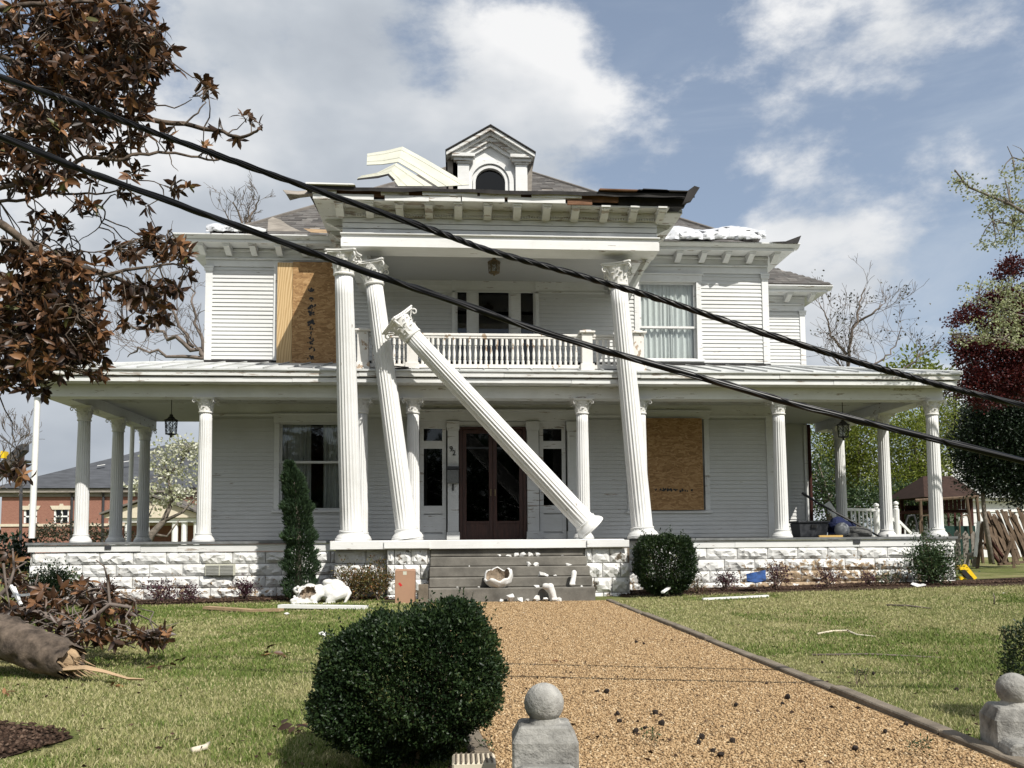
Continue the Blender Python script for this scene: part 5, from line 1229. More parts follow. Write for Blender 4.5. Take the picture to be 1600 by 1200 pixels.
def rosettes(centers, axes, rng, name, parent, L=.14, W=.058, per=(6, 10), mat='magleaf', omin=.35):
    P = []; D = []; Nn = []; Ls = []; Ws = []; cu = []; tone = []
    for c, a in zip(centers, axes):
        a = unit(np.array(a)); k = rng.integers(*per); t0 = np.clip(rng.beta(2, 2.6), 0, 1); u = unit(np.cross(a, rng.normal(size=3))); w = np.cross(a, u)
        for i in range(k):
            an = 2 * math.pi * (i / k) + rng.normal(0, .35); o = rng.uniform(omin, 1.55); d = unit(a * math.cos(o) + (u * math.cos(an) + w * math.sin(an)) * math.sin(o)); d[2] -= .25
            P.append(np.array(c) + a * rng.uniform(-.05, .02)); D.append(d); Nn.append(unit(a + rng.normal(0, .35, 3))); s = rng.uniform(.7, 1.15); Ls.append(L * s); Ws.append(W * s * rng.uniform(.75, 1.1)); cu.append(rng.uniform(-.25, .6)); tone.append(np.clip(t0 + rng.normal(0, .16), 0, 1))
    V, Fc = big_leaf(np.array(P), np.array(D), np.array(Nn), np.array(Ls), np.array(Ws), np.array(cu)); return npmesh(name, V, Fc, M[mat], parent, {'rnd': np.repeat(tone, 8)})
def magnolia():
    r = random.Random(3); rng = np.random.default_rng(33); Y = 9.5
    base = Vector((-6.35, 9.6, gzf(-6.35, 9.6))); e = empty('magnolia_tree', base, 'magnolia tree with dead brown leaves reaching in from the left edge', 'tree')
    tubes = [([base, base + Vector((.1, 0, 2.5)), base + Vector((.0, .1, 5.0)), base + Vector((.2, 0, 8.0))], [.24, .2, .15, .08])]
    br = [([(-140, 290), (-40, 235), (20, 213), (67, 197), (147, 190), (233, 187), (287, 194), (333, 203), (360, 208), (380, 216), (398, 207), (408, 198)], .045, 0), ([(287, 194), (313, 176), (321, 158), (309, 142)], .012, 0), ([(233, 163), (270, 167), (297, 158), (303, 150)], .010, .1), ([(360, 208), (380, 195), (386, 182)], .008, 0),
          ([(-150, 40), (-60, 18), (0, 10), (70, 4), (190, -3)], .05, -.3), ([(-130, 60), (-30, 75), (0, 88), (60, 118), (130, 140), (200, 165), (235, 150), (246, 118), (268, 95)], .04, .2), ([(20, -10), (50, 18), (90, 35), (115, 55), (140, 62)], .018, -.4), ([(190, 60), (165, 100), (150, 140), (130, 165)], .014, -.4), ([(205, -10), (203, 40), (206, 90), (198, 125)], .010, -.5),
          ([(-140, 330), (-40, 305), (0, 296), (60, 284), (105, 267), (132, 245), (180, 250), (218, 240), (262, 238), (300, 243), (335, 249), (352, 243)], .032, -.2), ([(262, 238), (268, 256), (280, 268)], .008, -.2), ([(-140, 340), (0, 315), (40, 312), (75, 302), (140, 302), (172, 300), (195, 294)], .024, .1), ([(160, 322), (168, 335), (155, 355), (130, 375), (105, 388)], .010, .1), ([(210, 285), (240, 285), (262, 296), (280, 293)], .008, 0),
          ([(-140, 345), (-40, 348), (0, 353), (34, 366), (54, 389), (103, 413), (165, 430), (200, 444), (225, 455), (255, 470)], .055, -.2), ([(165, 430), (195, 422), (232, 414), (262, 408), (290, 420), (312, 428)], .022, -.2), ([(54, 389), (80, 418), (100, 450), (115, 475), (125, 490)], .028, -.4), ([(120, 392), (140, 398), (165, 396), (183, 386)], .010, -.1), ([(0, 375), (45, 378), (85, 388), (105, 392)], .018, -.5),
          ([(-100, 500), (0, 512), (35, 522), (55, 545), (80, 565)], .024, -.4), ([(-100, 440), (0, 441), (25, 440), (45, 455), (70, 470), (75, 500), (85, 525)], .014, -.6), ([(240, 410), (258, 385), (265, 365), (266, 345)], .007, -.2), ([(55, 540), (62, 575), (60, 600)], .010, -.3), ([(-60, 560), (-10, 600), (15, 660), (28, 720)], .012, -.3)]
    pts_all = []
    for pl, rad, dy in br:
        P = [A(px, py, Y + dy + .25 * math.sin(px * .013 + rad * 90)) + Vector((r.gauss(0, .015), 0, r.gauss(0, .012))) for px, py in pl]; n = len(P)
        Q = []
        for i in range(n - 1):
            for k in range(3): Q.append(P[i].lerp(P[i+1], k / 3) + Vector((r.gauss(0, .007), r.gauss(0, .01), r.gauss(0, .007))))
        Q.append(P[-1]); m_ = len(Q); tubes.append((Q, [rad * (1 - .72 * i / (m_ - 1)) for i in range(m_)])); pts_all += Q
    for (s0, h) in (((-140, 290), 3.3), ((-150, 40), 5.2), ((-130, 60), 4.8), ((-140, 330), 3.0), ((-140, 345), 2.9), ((-100, 500), 2.2)): tubes.append(([base + Vector((0, 0, h)), A(*s0, Y)], [.09, .05]))
    ell = [(60, 40, 75, 45, 2), (150, 65, 95, 62, 2.2), (215, 60, 42, 58, 1.5), (258, 90, 22, 34, 1.1), (70, 140, 88, 50, 2), (165, 140, 72, 48, 1.8), (225, 170, 30, 26, 1.2), (45, 220, 60, 45, 1.7), (120, 205, 58, 26, 1.6), (185, 228, 30, 24, 1.3), (60, 275, 58, 26, 1.5), (222, 205, 20, 14, 1.5), (203, 265, 18, 12, 1.6), (258, 212, 16, 12, 1.3), (315, 140, 20, 18, 1.5), (385, 183, 16, 9, 1.3), (345, 203, 10, 8, 1.6), (376, 212, 12, 8, 1.2), (404, 198, 6, 6, 1.5), (312, 238, 14, 12, 1.6),
           (138, 325, 22, 15, 1.6), (188, 310, 22, 10, 1.4), (228, 318, 12, 8, 1.3), (285, 290, 15, 10, 1.7), (75, 345, 28, 18, 1.4), (110, 365, 14, 16, 1.2), (140, 282, 14, 10, 1.2), (45, 420, 62, 46, 2.2), (110, 450, 58, 48, 2.4), (40, 490, 62, 60, 2.6), (120, 515, 50, 48, 2.5), (55, 555, 68, 42, 2.4), (150, 565, 25, 24, 1.7), (60, 602, 24, 15, 2.2), (8, 588, 16, 22, 1.8), (105, 575, 14, 14, 1.8),
           (185, 398, 20, 20, 1.8), (232, 385, 26, 26, 1.9), (270, 395, 28, 24, 1.7), (212, 462, 30, 24, 2.0), (255, 460, 28, 22, 1.9), (240, 498, 28, 12, 1.8), (243, 365, 10, 8, 1.6), (300, 430, 8, 8, 1.4), (195, 495, 14, 10, 1.3), (30, 738, 20, 16, 2.4)]
    C = []; AX_ = []
    for cx, cy, rx, ry, dn in ell:
        n = max(1, int(dn * math.pi * rx * ry / 255))
        for k in range(n):
            a = r.uniform(0, 6.28); q = math.sqrt(r.random()); dy = r.uniform(-.75, .75) * min(1, rx / 40); p = A(cx + rx * q * math.cos(a), cy + ry * q * math.sin(a), Y + dy)
            near = min(pts_all, key=lambda t: (t - p).length_squared); dv = p - near
            if dv.length < 1.3 and dv.length > .05:
                h = near.lerp(p, .5) + Vector((r.gauss(0, .05), r.gauss(0, .05), r.gauss(0, .05) + .03)); tubes.append(([near, near.lerp(h, .5) + Vector((r.gauss(0, .02), 0, r.gauss(0, .02))), h, p], [.009, .008, .007, .005]))
            dv = dv.normalized() if dv.length > .01 else Vector((0, 0, 1)); C.append(tuple(p)); AX_.append(tuple(dv * .8 + Vector((r.gauss(0, .4), r.gauss(0, .4), r.uniform(-.2, .8)))))
    tubes_mesh(tubes[:1], 'trunk', 'mossbark', e); tubes_mesh(tubes[1:], 'branches', 'mossbark', e, thin=5); rosettes(C, AX_, rng, 'foliage', e)
magnolia()

# --- fallen trunk and pile of broken branches
def fallen():
    r = random.Random(8); rng = np.random.default_rng(8); e = empty('fallen_log', A(60, 1040, 6.8), 'broken magnolia trunk lying on the lawn with pale splintered wood at its end', 'log')
    C = [A(-130, 965, 7.4), A(-60, 978, 7.2), A(0, 996, 7.0), A(45, 1010, 6.85), A(82, 1022, 6.75), A(112, 1034, 6.68)]; n = 40; v = []; RAD = [.175, .172, .168, .16, .148, .125]
    from mathutils import noise as mn
    K = 60
    for i in range(K + 1):
        t = i / K * (len(C) - 1); j = min(int(t), len(C) - 2); c = C[j].lerp(C[j+1], t - j); rad = RAD[j] + (RAD[j+1] - RAD[j]) * (t - j); d = (C[j+1] - C[j]).normalized(); u = Vector((0, 0, 1)) - d * d.z; u.normalize(); w = d.cross(u)
        for k in range(n):
            a = 2*math.pi*k/n; e0_ = u * math.cos(a) + w * math.sin(a); q0 = c + e0_ * rad; q = rad * (1 + .16 * mn.noise(q0 * 4) + .13 * mn.noise(q0 * 11) + .10 * mn.noise(Vector((q0.x * 9, q0.y * 30, q0.z * 30))))
            v.append(c + e0_ * q + (d * (.10 * mn.noise(e0_ * 3 + Vector((5, 1, 2))) + .06 * mn.noise(e0_ * 9)) if i == K else Vector((0, 0, 0))))
    MB().add(v, [(i*n+k, i*n+(k+1) % n, (i+1)*n+(k+1) % n, (i+1)*n+k) for i in range(K) for k in range(n)] + [tuple(range(n))]).build('bark', M['mossbark'], e, smooth=True)
    m = MB(); c = C[-2].lerp(C[-1], .0); d = (C[-1] - C[-2]).normalized(); u = Vector((0, 0, 1)) - d * d.z; u.normalize(); w = d.cross(u)
    m.lathe([(0.085, 0), (0.06, .06), (.03, .09)], 10, (0, 0, 0)); q = d.to_track_quat('Z', 'Y').to_matrix(); m.v = [tuple(q @ Vector(p) + C[-1] - d * .05) for p in m.v]
    for k in range(46):
        a = r.uniform(0, 6.28); rr_ = r.uniform(.02, .10); s = C[-1] - d * .1 + (u * math.cos(a) + w * math.sin(a)) * rr_; L = r.uniform(.10, .24) * (1.2 if u.dot(Vector((0, 0, 1))) * math.cos(a) < .2 else .7); t = s + d * L + Vector((r.gauss(0, .02), r.gauss(0, .02), -.02))
        m.tube([s, s.lerp(t, .5), t], [r.uniform(.008, .02), r.uniform(.006, .012), .002], 5)
    m.tube([C[-2].lerp(C[-1], .25) + u * .075, C[-2].lerp(C[-1], .6) + u * .07 - w * .02, C[-1] + u * .04 + d * .05], [.03, .055, .02], 9)
    m.build('splintered_wood', M['heartwood'], e)
    pb_ = [A(100, 1046, 6.6), A(135, 1044, 6.55), A(165, 1050, 6.5), A(200, 1060, 6.4), A(225, 1061, 6.4)]; w_ = [.05, .045, .03, .018, .008]; v = []
    for p, ww in zip(pb_, w_): v += [p + Vector((0, -ww, .0)), p + Vector((0, 0, ww * .5)), p + Vector((0, ww, 0)), p + Vector((0, 0, -.012))]
    MB().add(v, [(4*i+j, 4*i+(j+1) % 4, 4*i+4+(j+1) % 4, 4*i+4+j) for i in range(4) for j in range(4)]).build('bark_strip', M['heartwood'], e)
    # branch pile
    e2 = empty('fallen_branches', A(140, 1000, 7.6), 'heap of fallen magnolia branches with brown leaves behind the broken trunk', 'branches')
    tubes = []; paths = [([(0, 965), (40, 955), (72, 962), (100, 975), (125, 976), (150, 962), (172, 944), (205, 949)], .035, 7.5), ([(172, 944), (170, 928), (168, 905), (163, 885), (150, 875)], .014, 7.6), ([(100, 975), (97, 992), (102, 1006)], .016, 7.3), ([(102, 994), (125, 984), (140, 978)], .011, 7.2), ([(0, 930), (15, 915), (22, 890), (20, 860)], .02, 7.8), ([(5, 880), (10, 920), (18, 960)], .012, 7.5), ([(30, 960), (40, 940), (55, 915), (60, 895)], .014, 7.9), ([(60, 960), (90, 945), (120, 930)], .012, 8.2), ([(140, 985), (190, 990), (240, 985), (262, 992)], .016, 7.6), ([(150, 1000), (185, 985), (215, 960), (212, 940)], .010, 7.8)]
    allp = []
    for pl, rad, Y in paths:
        P = [A(px, py, Y) for px, py in pl]; tubes.append((P, [rad * (1 - .6 * i / (len(P)-1)) for i in range(len(P))])); allp += P
    C_ = []; AX_ = []
    for cx, cy, rx, ry, n, dy in ((30, 905, 34, 16, 9, .6), (70, 930, 42, 18, 16, .3), (60, 965, 40, 18, 16, 0), (125, 985, 45, 18, 24, 0), (190, 993, 45, 14, 26, .1), (240, 994, 26, 12, 16, .1), (160, 950, 28, 16, 16, .4), (170, 915, 16, 18, 9, .5), (128, 915, 12, 12, 8, .9), (12, 885, 16, 20, 6, .8), (195, 955, 14, 8, 5, .3), (100, 1005, 30, 8, 10, -.4), (20, 950, 26, 22, 10, .2)):
        for k in range(n):
            a = r.uniform(0, 6.28); q = math.sqrt(r.random()); p = A(cx + rx*q*math.cos(a), cy + ry*q*math.sin(a), 7.6 + dy + r.uniform(-.45, .45)); p.z = max(p.z, gzf(p.x, p.y) + .02)
            near = min(allp, key=lambda t: (t-p).length_squared)
            if (near - p).length < .9: tubes.append(([near, near.lerp(p, .5) + Vector((r.gauss(0, .04), r.gauss(0, .04), .03)), p], [.008, .007, .004]))
            C_.append(tuple(p)); AX_.append((r.gauss(0, .7), r.gauss(0, .7), r.uniform(-.2, 1)))
    for k in range(34):
        p = A(r.uniform(60, 230), r.uniform(960, 1005), 7.5 + r.uniform(-.3, .5)); p.z = max(p.z, gzf(p.x, p.y) + .03); d = Vector((r.gauss(0, .16), r.gauss(0, .2), r.gauss(0, .10))); tubes.append(([p - d, p - d * .4 + Vector((r.gauss(0, .04), 0, r.gauss(0, .04))), p + d * .3 + Vector((r.gauss(0, .05), 0, .03)), p + d], [.007, .006, .005, .003]))
    tubes_mesh(tubes, 'branches', 'twig', e2, thin=5); rosettes(C_, AX_, rng, 'foliage', e2, L=.115, W=.046, per=(4, 9))
    m = MB()
    for a, b_ in (((17, 915), (33, 945)), ((20, 931), (45, 929)), ((22, 918), (30, 938))): m.obox(A(*a, 7.3), A(*b_, 7.2), .02, .02)
    m.build('split_wood', M['pvc'], e2)
fallen()

# --- clipped box shrubs
def super_pts(n, rng, p=5.0, shell=.70):
    q = rng.uniform(-1, 1, (n * 4, 3)); k = (np.abs(q) ** p).sum(1) ** (1/p); q = q[(k < 1) & (k > shell)]; return q[:n]
def boxwood(name, base, w, d, h, n, leaf, label, warp, seed, lean=None, stems=22, mat='box', group='clipped box shrubs', z0=.18, per_twig=True):
    rng = np.random.default_rng(seed); r = random.Random(seed); b_ = Vector(base); e = empty(name, b_, label, 'shrub', group)
    q = super_pts(n, rng); z = (q[:, 2] + 1) / 2
    X, Yv, Zv = warp(q[:, 0], q[:, 1], z); P = np.stack([b_.x + X * w / 2, b_.y + Yv * d / 2, b_.z + Zv * h], -1)
    lump = (.028 * np.sin(P[:, 0] * 17 + 1 + P[:, 2] * 6) * np.sin(P[:, 2] * 15 + P[:, 1] * 5) + .018 * np.sin(P[:, 1] * 33 + P[:, 0] * 24) + .014 * np.sin(P[:, 2] * 47 + P[:, 0] * 31)) * w; nrm = unit(q + 0)
    P += nrm * lump[:, None] + rng.normal(0, .006, P.shape)
    D = nrm * .7 + np.array([0, 0, .35]) + rng.normal(0, .6, P.shape)
    # stray shoots standing proud of the clipped faces
    k = int(n * .006); si = rng.integers(0, n, k); sp = []; sdv = []
    for i in si:
        if q[i, 2] < .1: continue
        dirv = unit(nrm[i] * .5 + np.array([0, 0, .8]) + rng.normal(0, .25, 3)); ln = rng.uniform(.03, .085) * (leaf / .017)
        for t in np.linspace(.1, 1, 8): sp.append(P[i] + dirv * ln * t); sdv.append(dirv + rng.normal(0, .7, 3))
    if sp: P = np.concatenate([P, np.array(sp)]); D = np.concatenate([D, np.array(sdv)])
    foliage('leaves', P, D, rng.uniform(.7, 1.25, len(P)) * leaf, rng.uniform(.7, 1.2, len(P)) * leaf * .55, mat, e, rng, np.clip(rng.beta(2, 2.4, len(P)) + .16 * np.sin(P[:, 0] * 13 / w + P[:, 2] * 9) * np.sin(P[:, 2] * 11 + P[:, 1] * 7), 0, 1))
    tubes = []
    for i in range(stems):
        a = r.uniform(0, 6.28); q_ = r.random() ** .5; s = b_ + Vector((.06 * math.cos(a) * w, .06 * math.sin(a) * d, -.03)); u, v_ = q_ * math.cos(a), q_ * math.sin(a); X, Yv, Zv = warp(np.array([u * .75]), np.array([v_ * .75]), np.array([r.uniform(.45, .9)]))
        t = b_ + Vector((float(X[0]) * w / 2, float(Yv[0]) * d / 2, float(Zv[0]) * h)); tubes.append(([s, s.lerp(t, .45) + Vector((u * .03, v_ * .03, .02)), t], [.012 * w, .009 * w, .004 * w]))
    tubes_mesh(tubes, 'stems', 'stem', e, thin=5); return e
def warp_front(x, y, z):
    xr = np.interp(z, [0, .10, .24, .44, .75, 1], [.26, .42, .72, 1.0, .90, .76]); xl = np.interp(z, [0, .10, .22, .36, 1], [.20, .46, .80, 1.0, .96])
    return x * np.where(x > 0, xr, xl), y * (xl + xr) / 2, (.015 + .985 * z) * (.76 + .24 * (np.clip(x, -1, 1) + 1) / 2)
fb_ = A(642, 1186, 4.02); boxwood('boxwood', (fb_.x, fb_.y, 0), .86, .72, .81, 98000, .0200, 'large clipped dark green box shrub in the foreground left of the path', warp_front, 21, stems=60)
fb_ = A(1034, 914, 15.0)
def warp_sq(x, y, z): p_ = .62 + .38 * sstep(0, .4, z); return x * p_ + .15 * (1 - z) * x, y * p_, .06 + .94 * z
boxwood('boxwood', (fb_.x, 14.75, gzf(fb_.x, 15)), .95, .85, 1.07, 27000, .042, 'clipped box shrub standing right of the front steps', warp_sq, 22, stems=26)
def warp_ball(x, y, z): return x * (.75 + .25 * np.sin(np.pi * np.clip(z, 0, 1))), y, .05 + .95 * z
fb_ = A(1634, 1080, 4.4); boxwood('boxwood', (fb_.x + .13, 4.55, .0), .40, .4, .56, 9000, .0185, 'box shrub cut by the right edge behind the gate post', warp_ball, 23, stems=8)
def ragged(name, px, py0, Y, wpx, hpx, n, leaf, mat, label, seed, group=None, wid=.5, gap=.45, stems=12, lift=.15):
    """loose shrub: stems fanning out from the base with leaves along them"""
    rng = np.random.default_rng(seed); r = random.Random(seed); s = Y / F; b_ = A(px, py0, Y); b_.z = gzf(b_.x, Y) + .03; e = empty(name, b_, label, 'shrub', group)
    tubes = []; P = []; D = []
    for i in range(stems):
        a = r.uniform(0, 6.28); u = r.uniform(.1, 1) ** .7; t = b_ + Vector((math.cos(a) * u * wpx * s / 2, math.sin(a) * u * wpx * s * .35, hpx * s * (1 - .45 * u * u) * r.uniform(.6, 1.05))); mid = b_.lerp(t, .5) + Vector((r.gauss(0, .03), r.gauss(0, .03), .06)); tubes.append(([b_ + Vector((r.gauss(0, .03), r.gauss(0, .03), -.03)), mid, t], [min(.010, .05 * hpx * s), min(.007, .035 * hpx * s), min(.004, .02 * hpx * s)]))
        k = n // stems; tt = rng.uniform(lift, 1.05, k) ** .8; base_ = np.where(tt[:, None] < .5, np.array(b_) + (np.array(mid) - np.array(b_)) * tt[:, None] * 2, np.array(mid) + (np.array(t) - np.array(mid)) * (tt[:, None] - .5) * 2)
        o = rng.normal(size=(k, 3)) * wpx * s * .085; P.append(base_ + o); D.append(unit(o) + rng.normal(0, .5, o.shape) + np.array([0, 0, .3]))
    P = np.concatenate(P); D = np.concatenate(D); P[:, 2] = np.maximum(P[:, 2], b_.z); foliage('leaves', P, D, rng.uniform(.7, 1.3, len(P)) * leaf, rng.uniform(.7, 1.3, len(P)) * leaf * wid, mat, e, rng); tubes_mesh(tubes, 'stems', 'stem', e, thin=4); return e
ragged('shrub', 80, 938, 15.2, 88, 58, 3200, .055, 'green_leaf', 'loose green shrub at the left end of the porch wall', 41, stems=26)
ragged('shrub', 1458, 912, 15.3, 100, 74, 5200, .055, 'green_leaf', 'dense dark green shrub at the right end of the porch wall', 42, stems=34)
G = 'purple leaved shrubs along the porch'
for px, py, w, h, n, lab, sd_ in ((165, 938, 30, 40, 380, 'purple shrub beside the green shrub at the left end of the porch', 51), (248, 938, 62, 34, 620, 'widest low purple shrub left of the foundation vent', 52), (300, 940, 46, 26, 420, 'low purple shrub just under the foundation vent', 53), (382, 937, 40, 32, 600, 'rounded purple shrub left of the slim conifer', 54), (1135, 912, 52, 32, 420, 'sparse purple shrub right of the clipped box', 55), (1212, 912, 50, 48, 520, 'tallest purple shrub standing by the blue scrap', 56), (1295, 912, 60, 34, 380, 'straggly purple shrub below the brown stained stones', 57), (1358, 914, 40, 22, 200, 'small purple shrub near the right corner shrub', 58)):
    ragged('purple_shrub', px, py, 15.3, w, h, n, .045, 'purple', lab, sd_, G, stems=11)
ragged('nandina', 556, 936, 14.95, 70, 58, 1500, .06, 'nandina', 'orange tinged nandina behind the white lion statue', 61, stems=20, wid=.38)
ragged('nandina', 590, 936, 15.05, 40, 62, 900, .06, 'nandina', 'dark leafy nandina next to the cardboard box', 62, stems=12, wid=.38)
ragged('lily_clump', 1040, 918, 14.6, 52, 26, 160, .12, 'green_leaf', 'clump of strappy green leaves at the foot of the clipped box', 63, stems=10, wid=.12); ragged('lily_clump', 1090, 914, 14.9, 40, 26, 130, .11, 'nandina', 'clump of orange and green strappy leaves by the box shrub', 64, stems=9, wid=.12)
ragged('weeds', 1390, 912, 15.4, 70, 18, 300, .04, 'green_leaf', 'low weeds in the right flower bed', 65, stems=12)
# slim leaning conifer
def conifer():
    rng = np.random.default_rng(70); b_ = A(466, 934, 15.0); b_.z = gzf(b_.x, 15.0); e = empty('conifer', b_, 'slim dark green conifer leaning left in front of the porch', 'tree'); n = 17000; t = rng.uniform(0, 1, n) ** .8
    s = 15.0 / F; hgt = 208 * s; cx = np.interp(t, [0, .3, .5, .75, .9, 1], [3, 3, 0, -5, -11, -17]) * s; rad = np.interp(t, [0, .08, .3, .6, .8, .93, 1], [18, 23, 22, 20.5, 17, 10, 3]) * s
    lob = 1 + .16 * np.sin(t * 31) + .12 * np.sin(t * 57 + 1)
    a = rng.uniform(0, 6.28, n); q = rng.uniform(.45, 1.05, n) ** .5 * lob; skirt = (t < .35) * (np.sin(a * 3 + t * 40) > .3) * .25; rr_ = rad * (q + skirt * rng.uniform(0, 1, n))
    P = np.stack([b_.x + cx + rr_ * np.cos(a), b_.y + rr_ * np.sin(a) * .9, b_.z + .05 + t * hgt], -1); D = np.stack([np.cos(a) * .7, np.sin(a) * .7, np.full(n, .9)], -1) + rng.normal(0, .35, (n, 3))
    foliage('foliage', P, D, rng.uniform(.05, .10, n), rng.uniform(.012, .024, n), 'conifer', e, rng); tubes_mesh([([b_ - Vector((0, 0, .1)), b_ + Vector((0, 0, hgt * .5)), b_ + Vector((-10 * s, 0, hgt * .96))], [.07, .05, .01])], 'trunk', 'bark', e)
conifer()

# --- trees at the right
def branchy(name, ells, Y, paths, dens, per, cr, L, W, mat, label, seed, tmat='bark', dep=.8):
    rng = np.random.default_rng(seed); r = random.Random(seed); P, D = clumped(px_ells(ells, Y, dep), dens, per, cr, rng, .1); tubes = []
    for pl, rad in paths: q = [A(px, py, Y) + Vector((0, r.gauss(0, .1), 0)) for px, py in pl]; tubes.append((q, [rad * (1 - .7 * i / (len(q)-1)) for i in range(len(q))]))
    b0 = tubes[0][0][0]; e = empty(name, b0, label, 'tree'); pts = [p for t, _ in tubes for p in t]
    for k in range(60):
        p = Vector(P[r.randrange(len(P))]); near = min(pts, key=lambda t: (t-p).length_squared); tubes.append(([near, near.lerp(p, .5) + Vector((0, 0, .05)), p], [.014, .010, .005]))
    tubes_mesh(tubes[:1], 'trunk', tmat, e); tubes_mesh(tubes[1:], 'branches', tmat, e, thin=4); foliage('crown', P, D, rng.uniform(.7, 1.2, len(P)) * L, rng.uniform(.7, 1.2, len(P)) * W, mat, e, rng)
branchy('dogwood', [(1492, 277, 14, 6), (1510, 287, 22, 9), (1535, 302, 28, 11), (1562, 318, 30, 15), (1590, 330, 24, 20), (1540, 325, 20, 9), (1575, 352, 34, 14), (1555, 376, 32, 9), (1590, 374, 24, 14), (1588, 285, 24, 12), (1595, 258, 14, 12), (1570, 268, 12, 6),
                    (1525, 446, 24, 7), (1560, 452, 34, 10), (1590, 458, 22, 16), (1530, 470, 26, 6), (1570, 482, 36, 14), (1545, 505, 34, 10), (1585, 508, 26, 16), (1525, 527, 40, 8), (1575, 532, 36, 10), (1490, 521, 12, 5)], 14.0,
        [([(1760, 850), (1740, 600), (1720, 400), (1700, 200)], .12), ([(1720, 420), (1640, 360), (1570, 325), (1515, 290), (1483, 272)], .04), ([(1730, 480), (1640, 385), (1590, 350), (1550, 345)], .03), ([(1725, 560), (1640, 500), (1570, 485), (1525, 470)], .035), ([(1730, 590), (1640, 545), (1560, 532), (1485, 522)], .03), ([(1720, 300), (1630, 270), (1590, 240), (1575, 228)], .02), ([(1630, 260), (1595, 232), (1588, 222)], .008)], 700, 9, .055, .05, .042, 'bloomgreen', 'pale green and white flowering dogwood reaching in from the right edge', 81)
branchy('red_maple', [(1588, 415, 20, 14), (1565, 430, 14, 8), (1515, 488, 18, 10), (1540, 500, 24, 10), (1500, 533, 18, 6), (1540, 545, 44, 16), (1585, 560, 30, 26), (1525, 565, 30, 10), (1560, 590, 40, 24), (1590, 600, 26, 30), (1535, 600, 22, 12), (1545, 625, 32, 12), (1580, 470, 26, 26), (1550, 470, 20, 16), (1510, 545, 26, 10), (1495, 500, 12, 8), (1520, 585, 20, 14), (1570, 520, 40, 24), (1510, 610, 18, 10), (1600, 520, 20, 60)], 17.0,
        [([(1800, 860), (1760, 700), (1700, 560), (1640, 420)], .13), ([(1720, 600), (1620, 560), (1560, 545), (1500, 533)], .04), ([(1690, 540), (1620, 480), (1560, 490), (1515, 488)], .03), ([(1740, 640), (1640, 610), (1560, 600)], .03)], 1500, 14, .085, .065, .045, 'redleaf', 'dark red leaved maple between the dogwood and the evergreen', 82)
branchy('evergreen_tree', [(1560, 640, 50, 24), (1600, 640, 40, 40), (1535, 660, 34, 22), (1570, 680, 56, 30), (1515, 690, 20, 22), (1545, 710, 40, 28), (1590, 720, 40, 40), (1530, 745, 24, 22), (1570, 755, 40, 20), (1600, 770, 30, 20), (1510, 720, 14, 20), (1620, 690, 40, 70)], 20.5,
        [([(1542, 880), (1538, 800), (1536, 740), (1545, 660)], .07), ([(1536, 740), (1570, 700), (1600, 660)], .03), ([(1640, 880), (1620, 780), (1600, 680)], .07)], 1000, 20, .17, .08, .045, 'darkgreen', 'dark broadleaved evergreen beside the white shed', 83)
# --- behind the porch, right
for k, (ells, Y, mat, lab, tr) in enumerate((
    ([(1300, 690, 34, 44), (1345, 680, 46, 44), (1300, 740, 34, 34), (1350, 740, 44, 40)], 36, 'spring', 'yellow green spring tree seen under the right porch ceiling', (1330, 860)),
    ([(1420, 690, 40, 50), (1450, 730, 36, 44), (1400, 760, 46, 36), (1475, 660, 24, 40)], 33, 'spring', 'yellow green tree with leaning trunk between the right porch columns', (1392, 860)),
    ([(1290, 780, 34, 30), (1330, 790, 40, 28), (1275, 740, 16, 36)], 27, 'green_leaf', 'dark green bush behind the right end of the porch', (1300, 865)),
    ([(1410, 790, 36, 34), (1450, 800, 34, 30), (1380, 785, 24, 24)], 29, 'green_leaf', 'dark green bush left of the wooden playhouse', (1415, 865)),
    ([(1492, 600, 14, 24), (1480, 640, 22, 30), (1500, 680, 20, 30)], 40, 'hedge', 'thin brownish tree right of the corner column', (1490, 865)))):
    c = A(*tr, Y); leafy_tree('tree' if k in (0, 1, 4) else 'bush', px_ells(ells, Y), 130 if k != 4 else 60, 34, .36, .12, .075, mat, lab, 90 + k, trunk=(c.x, Y, 0), trunk_r=.16, shell=.2)
def limb_tree(name, paths, Y, label, seed, rad=.16, twig=1.5, minr=.012, kids=(2, 3), lvl=2, n=9, base=None, up=.10):
    """bare tree: limbs that follow given courses, each with side branches and twigs"""
    r = random.Random(seed); tubes = []; tips = []; k0 = Y / F
    for i, pl in enumerate(paths):
        P = [A(px, py, Y) + Vector((0, r.gauss(0, .25), 0)) for px, py in pl]; Q = []
        for p, q in zip(P[:-1], P[1:]):
            for k in range(4): Q.append(p.lerp(q, k / 4) + Vector((r.gauss(0, .05), r.gauss(0, .08), r.gauss(0, .05))))
        Q.append(P[-1]); m_ = len(Q); r0_ = rad if i == 0 else rad * .55; tubes.append((Q, [max(minr, r0_ * (1 - .8 * j / (m_ - 1))) for j in range(m_)]))
        for k in range(n):
            t = r.uniform(.25, 1) if i == 0 else r.uniform(.1, 1); j = min(int(t * (m_ - 1)), m_ - 2); d = (Q[j+1] - Q[j]).normalized(); nd = (d + Vector((r.gauss(0, .6), r.gauss(0, .5), r.gauss(.1, .5)))).normalized()
            grow(r, Q[j], nd, twig * r.uniform(.5, 1.2), max(minr, r0_ * .3 * (1 - .6 * t)), lvl, tubes, tips, .7, up, .22, kids, .5, .62, 4)
    tubes = [(p, [max(minr, q) for q in rd]) for p, rd in tubes]; e = empty('bare_tree', base or (tubes[0][0][0].x, Y, 0), label, 'tree'); tubes_mesh(tubes[:1], 'trunk', 'twig', e); tubes_mesh(tubes[1:], 'branches', 'twig', e, thin=3); return e, tips
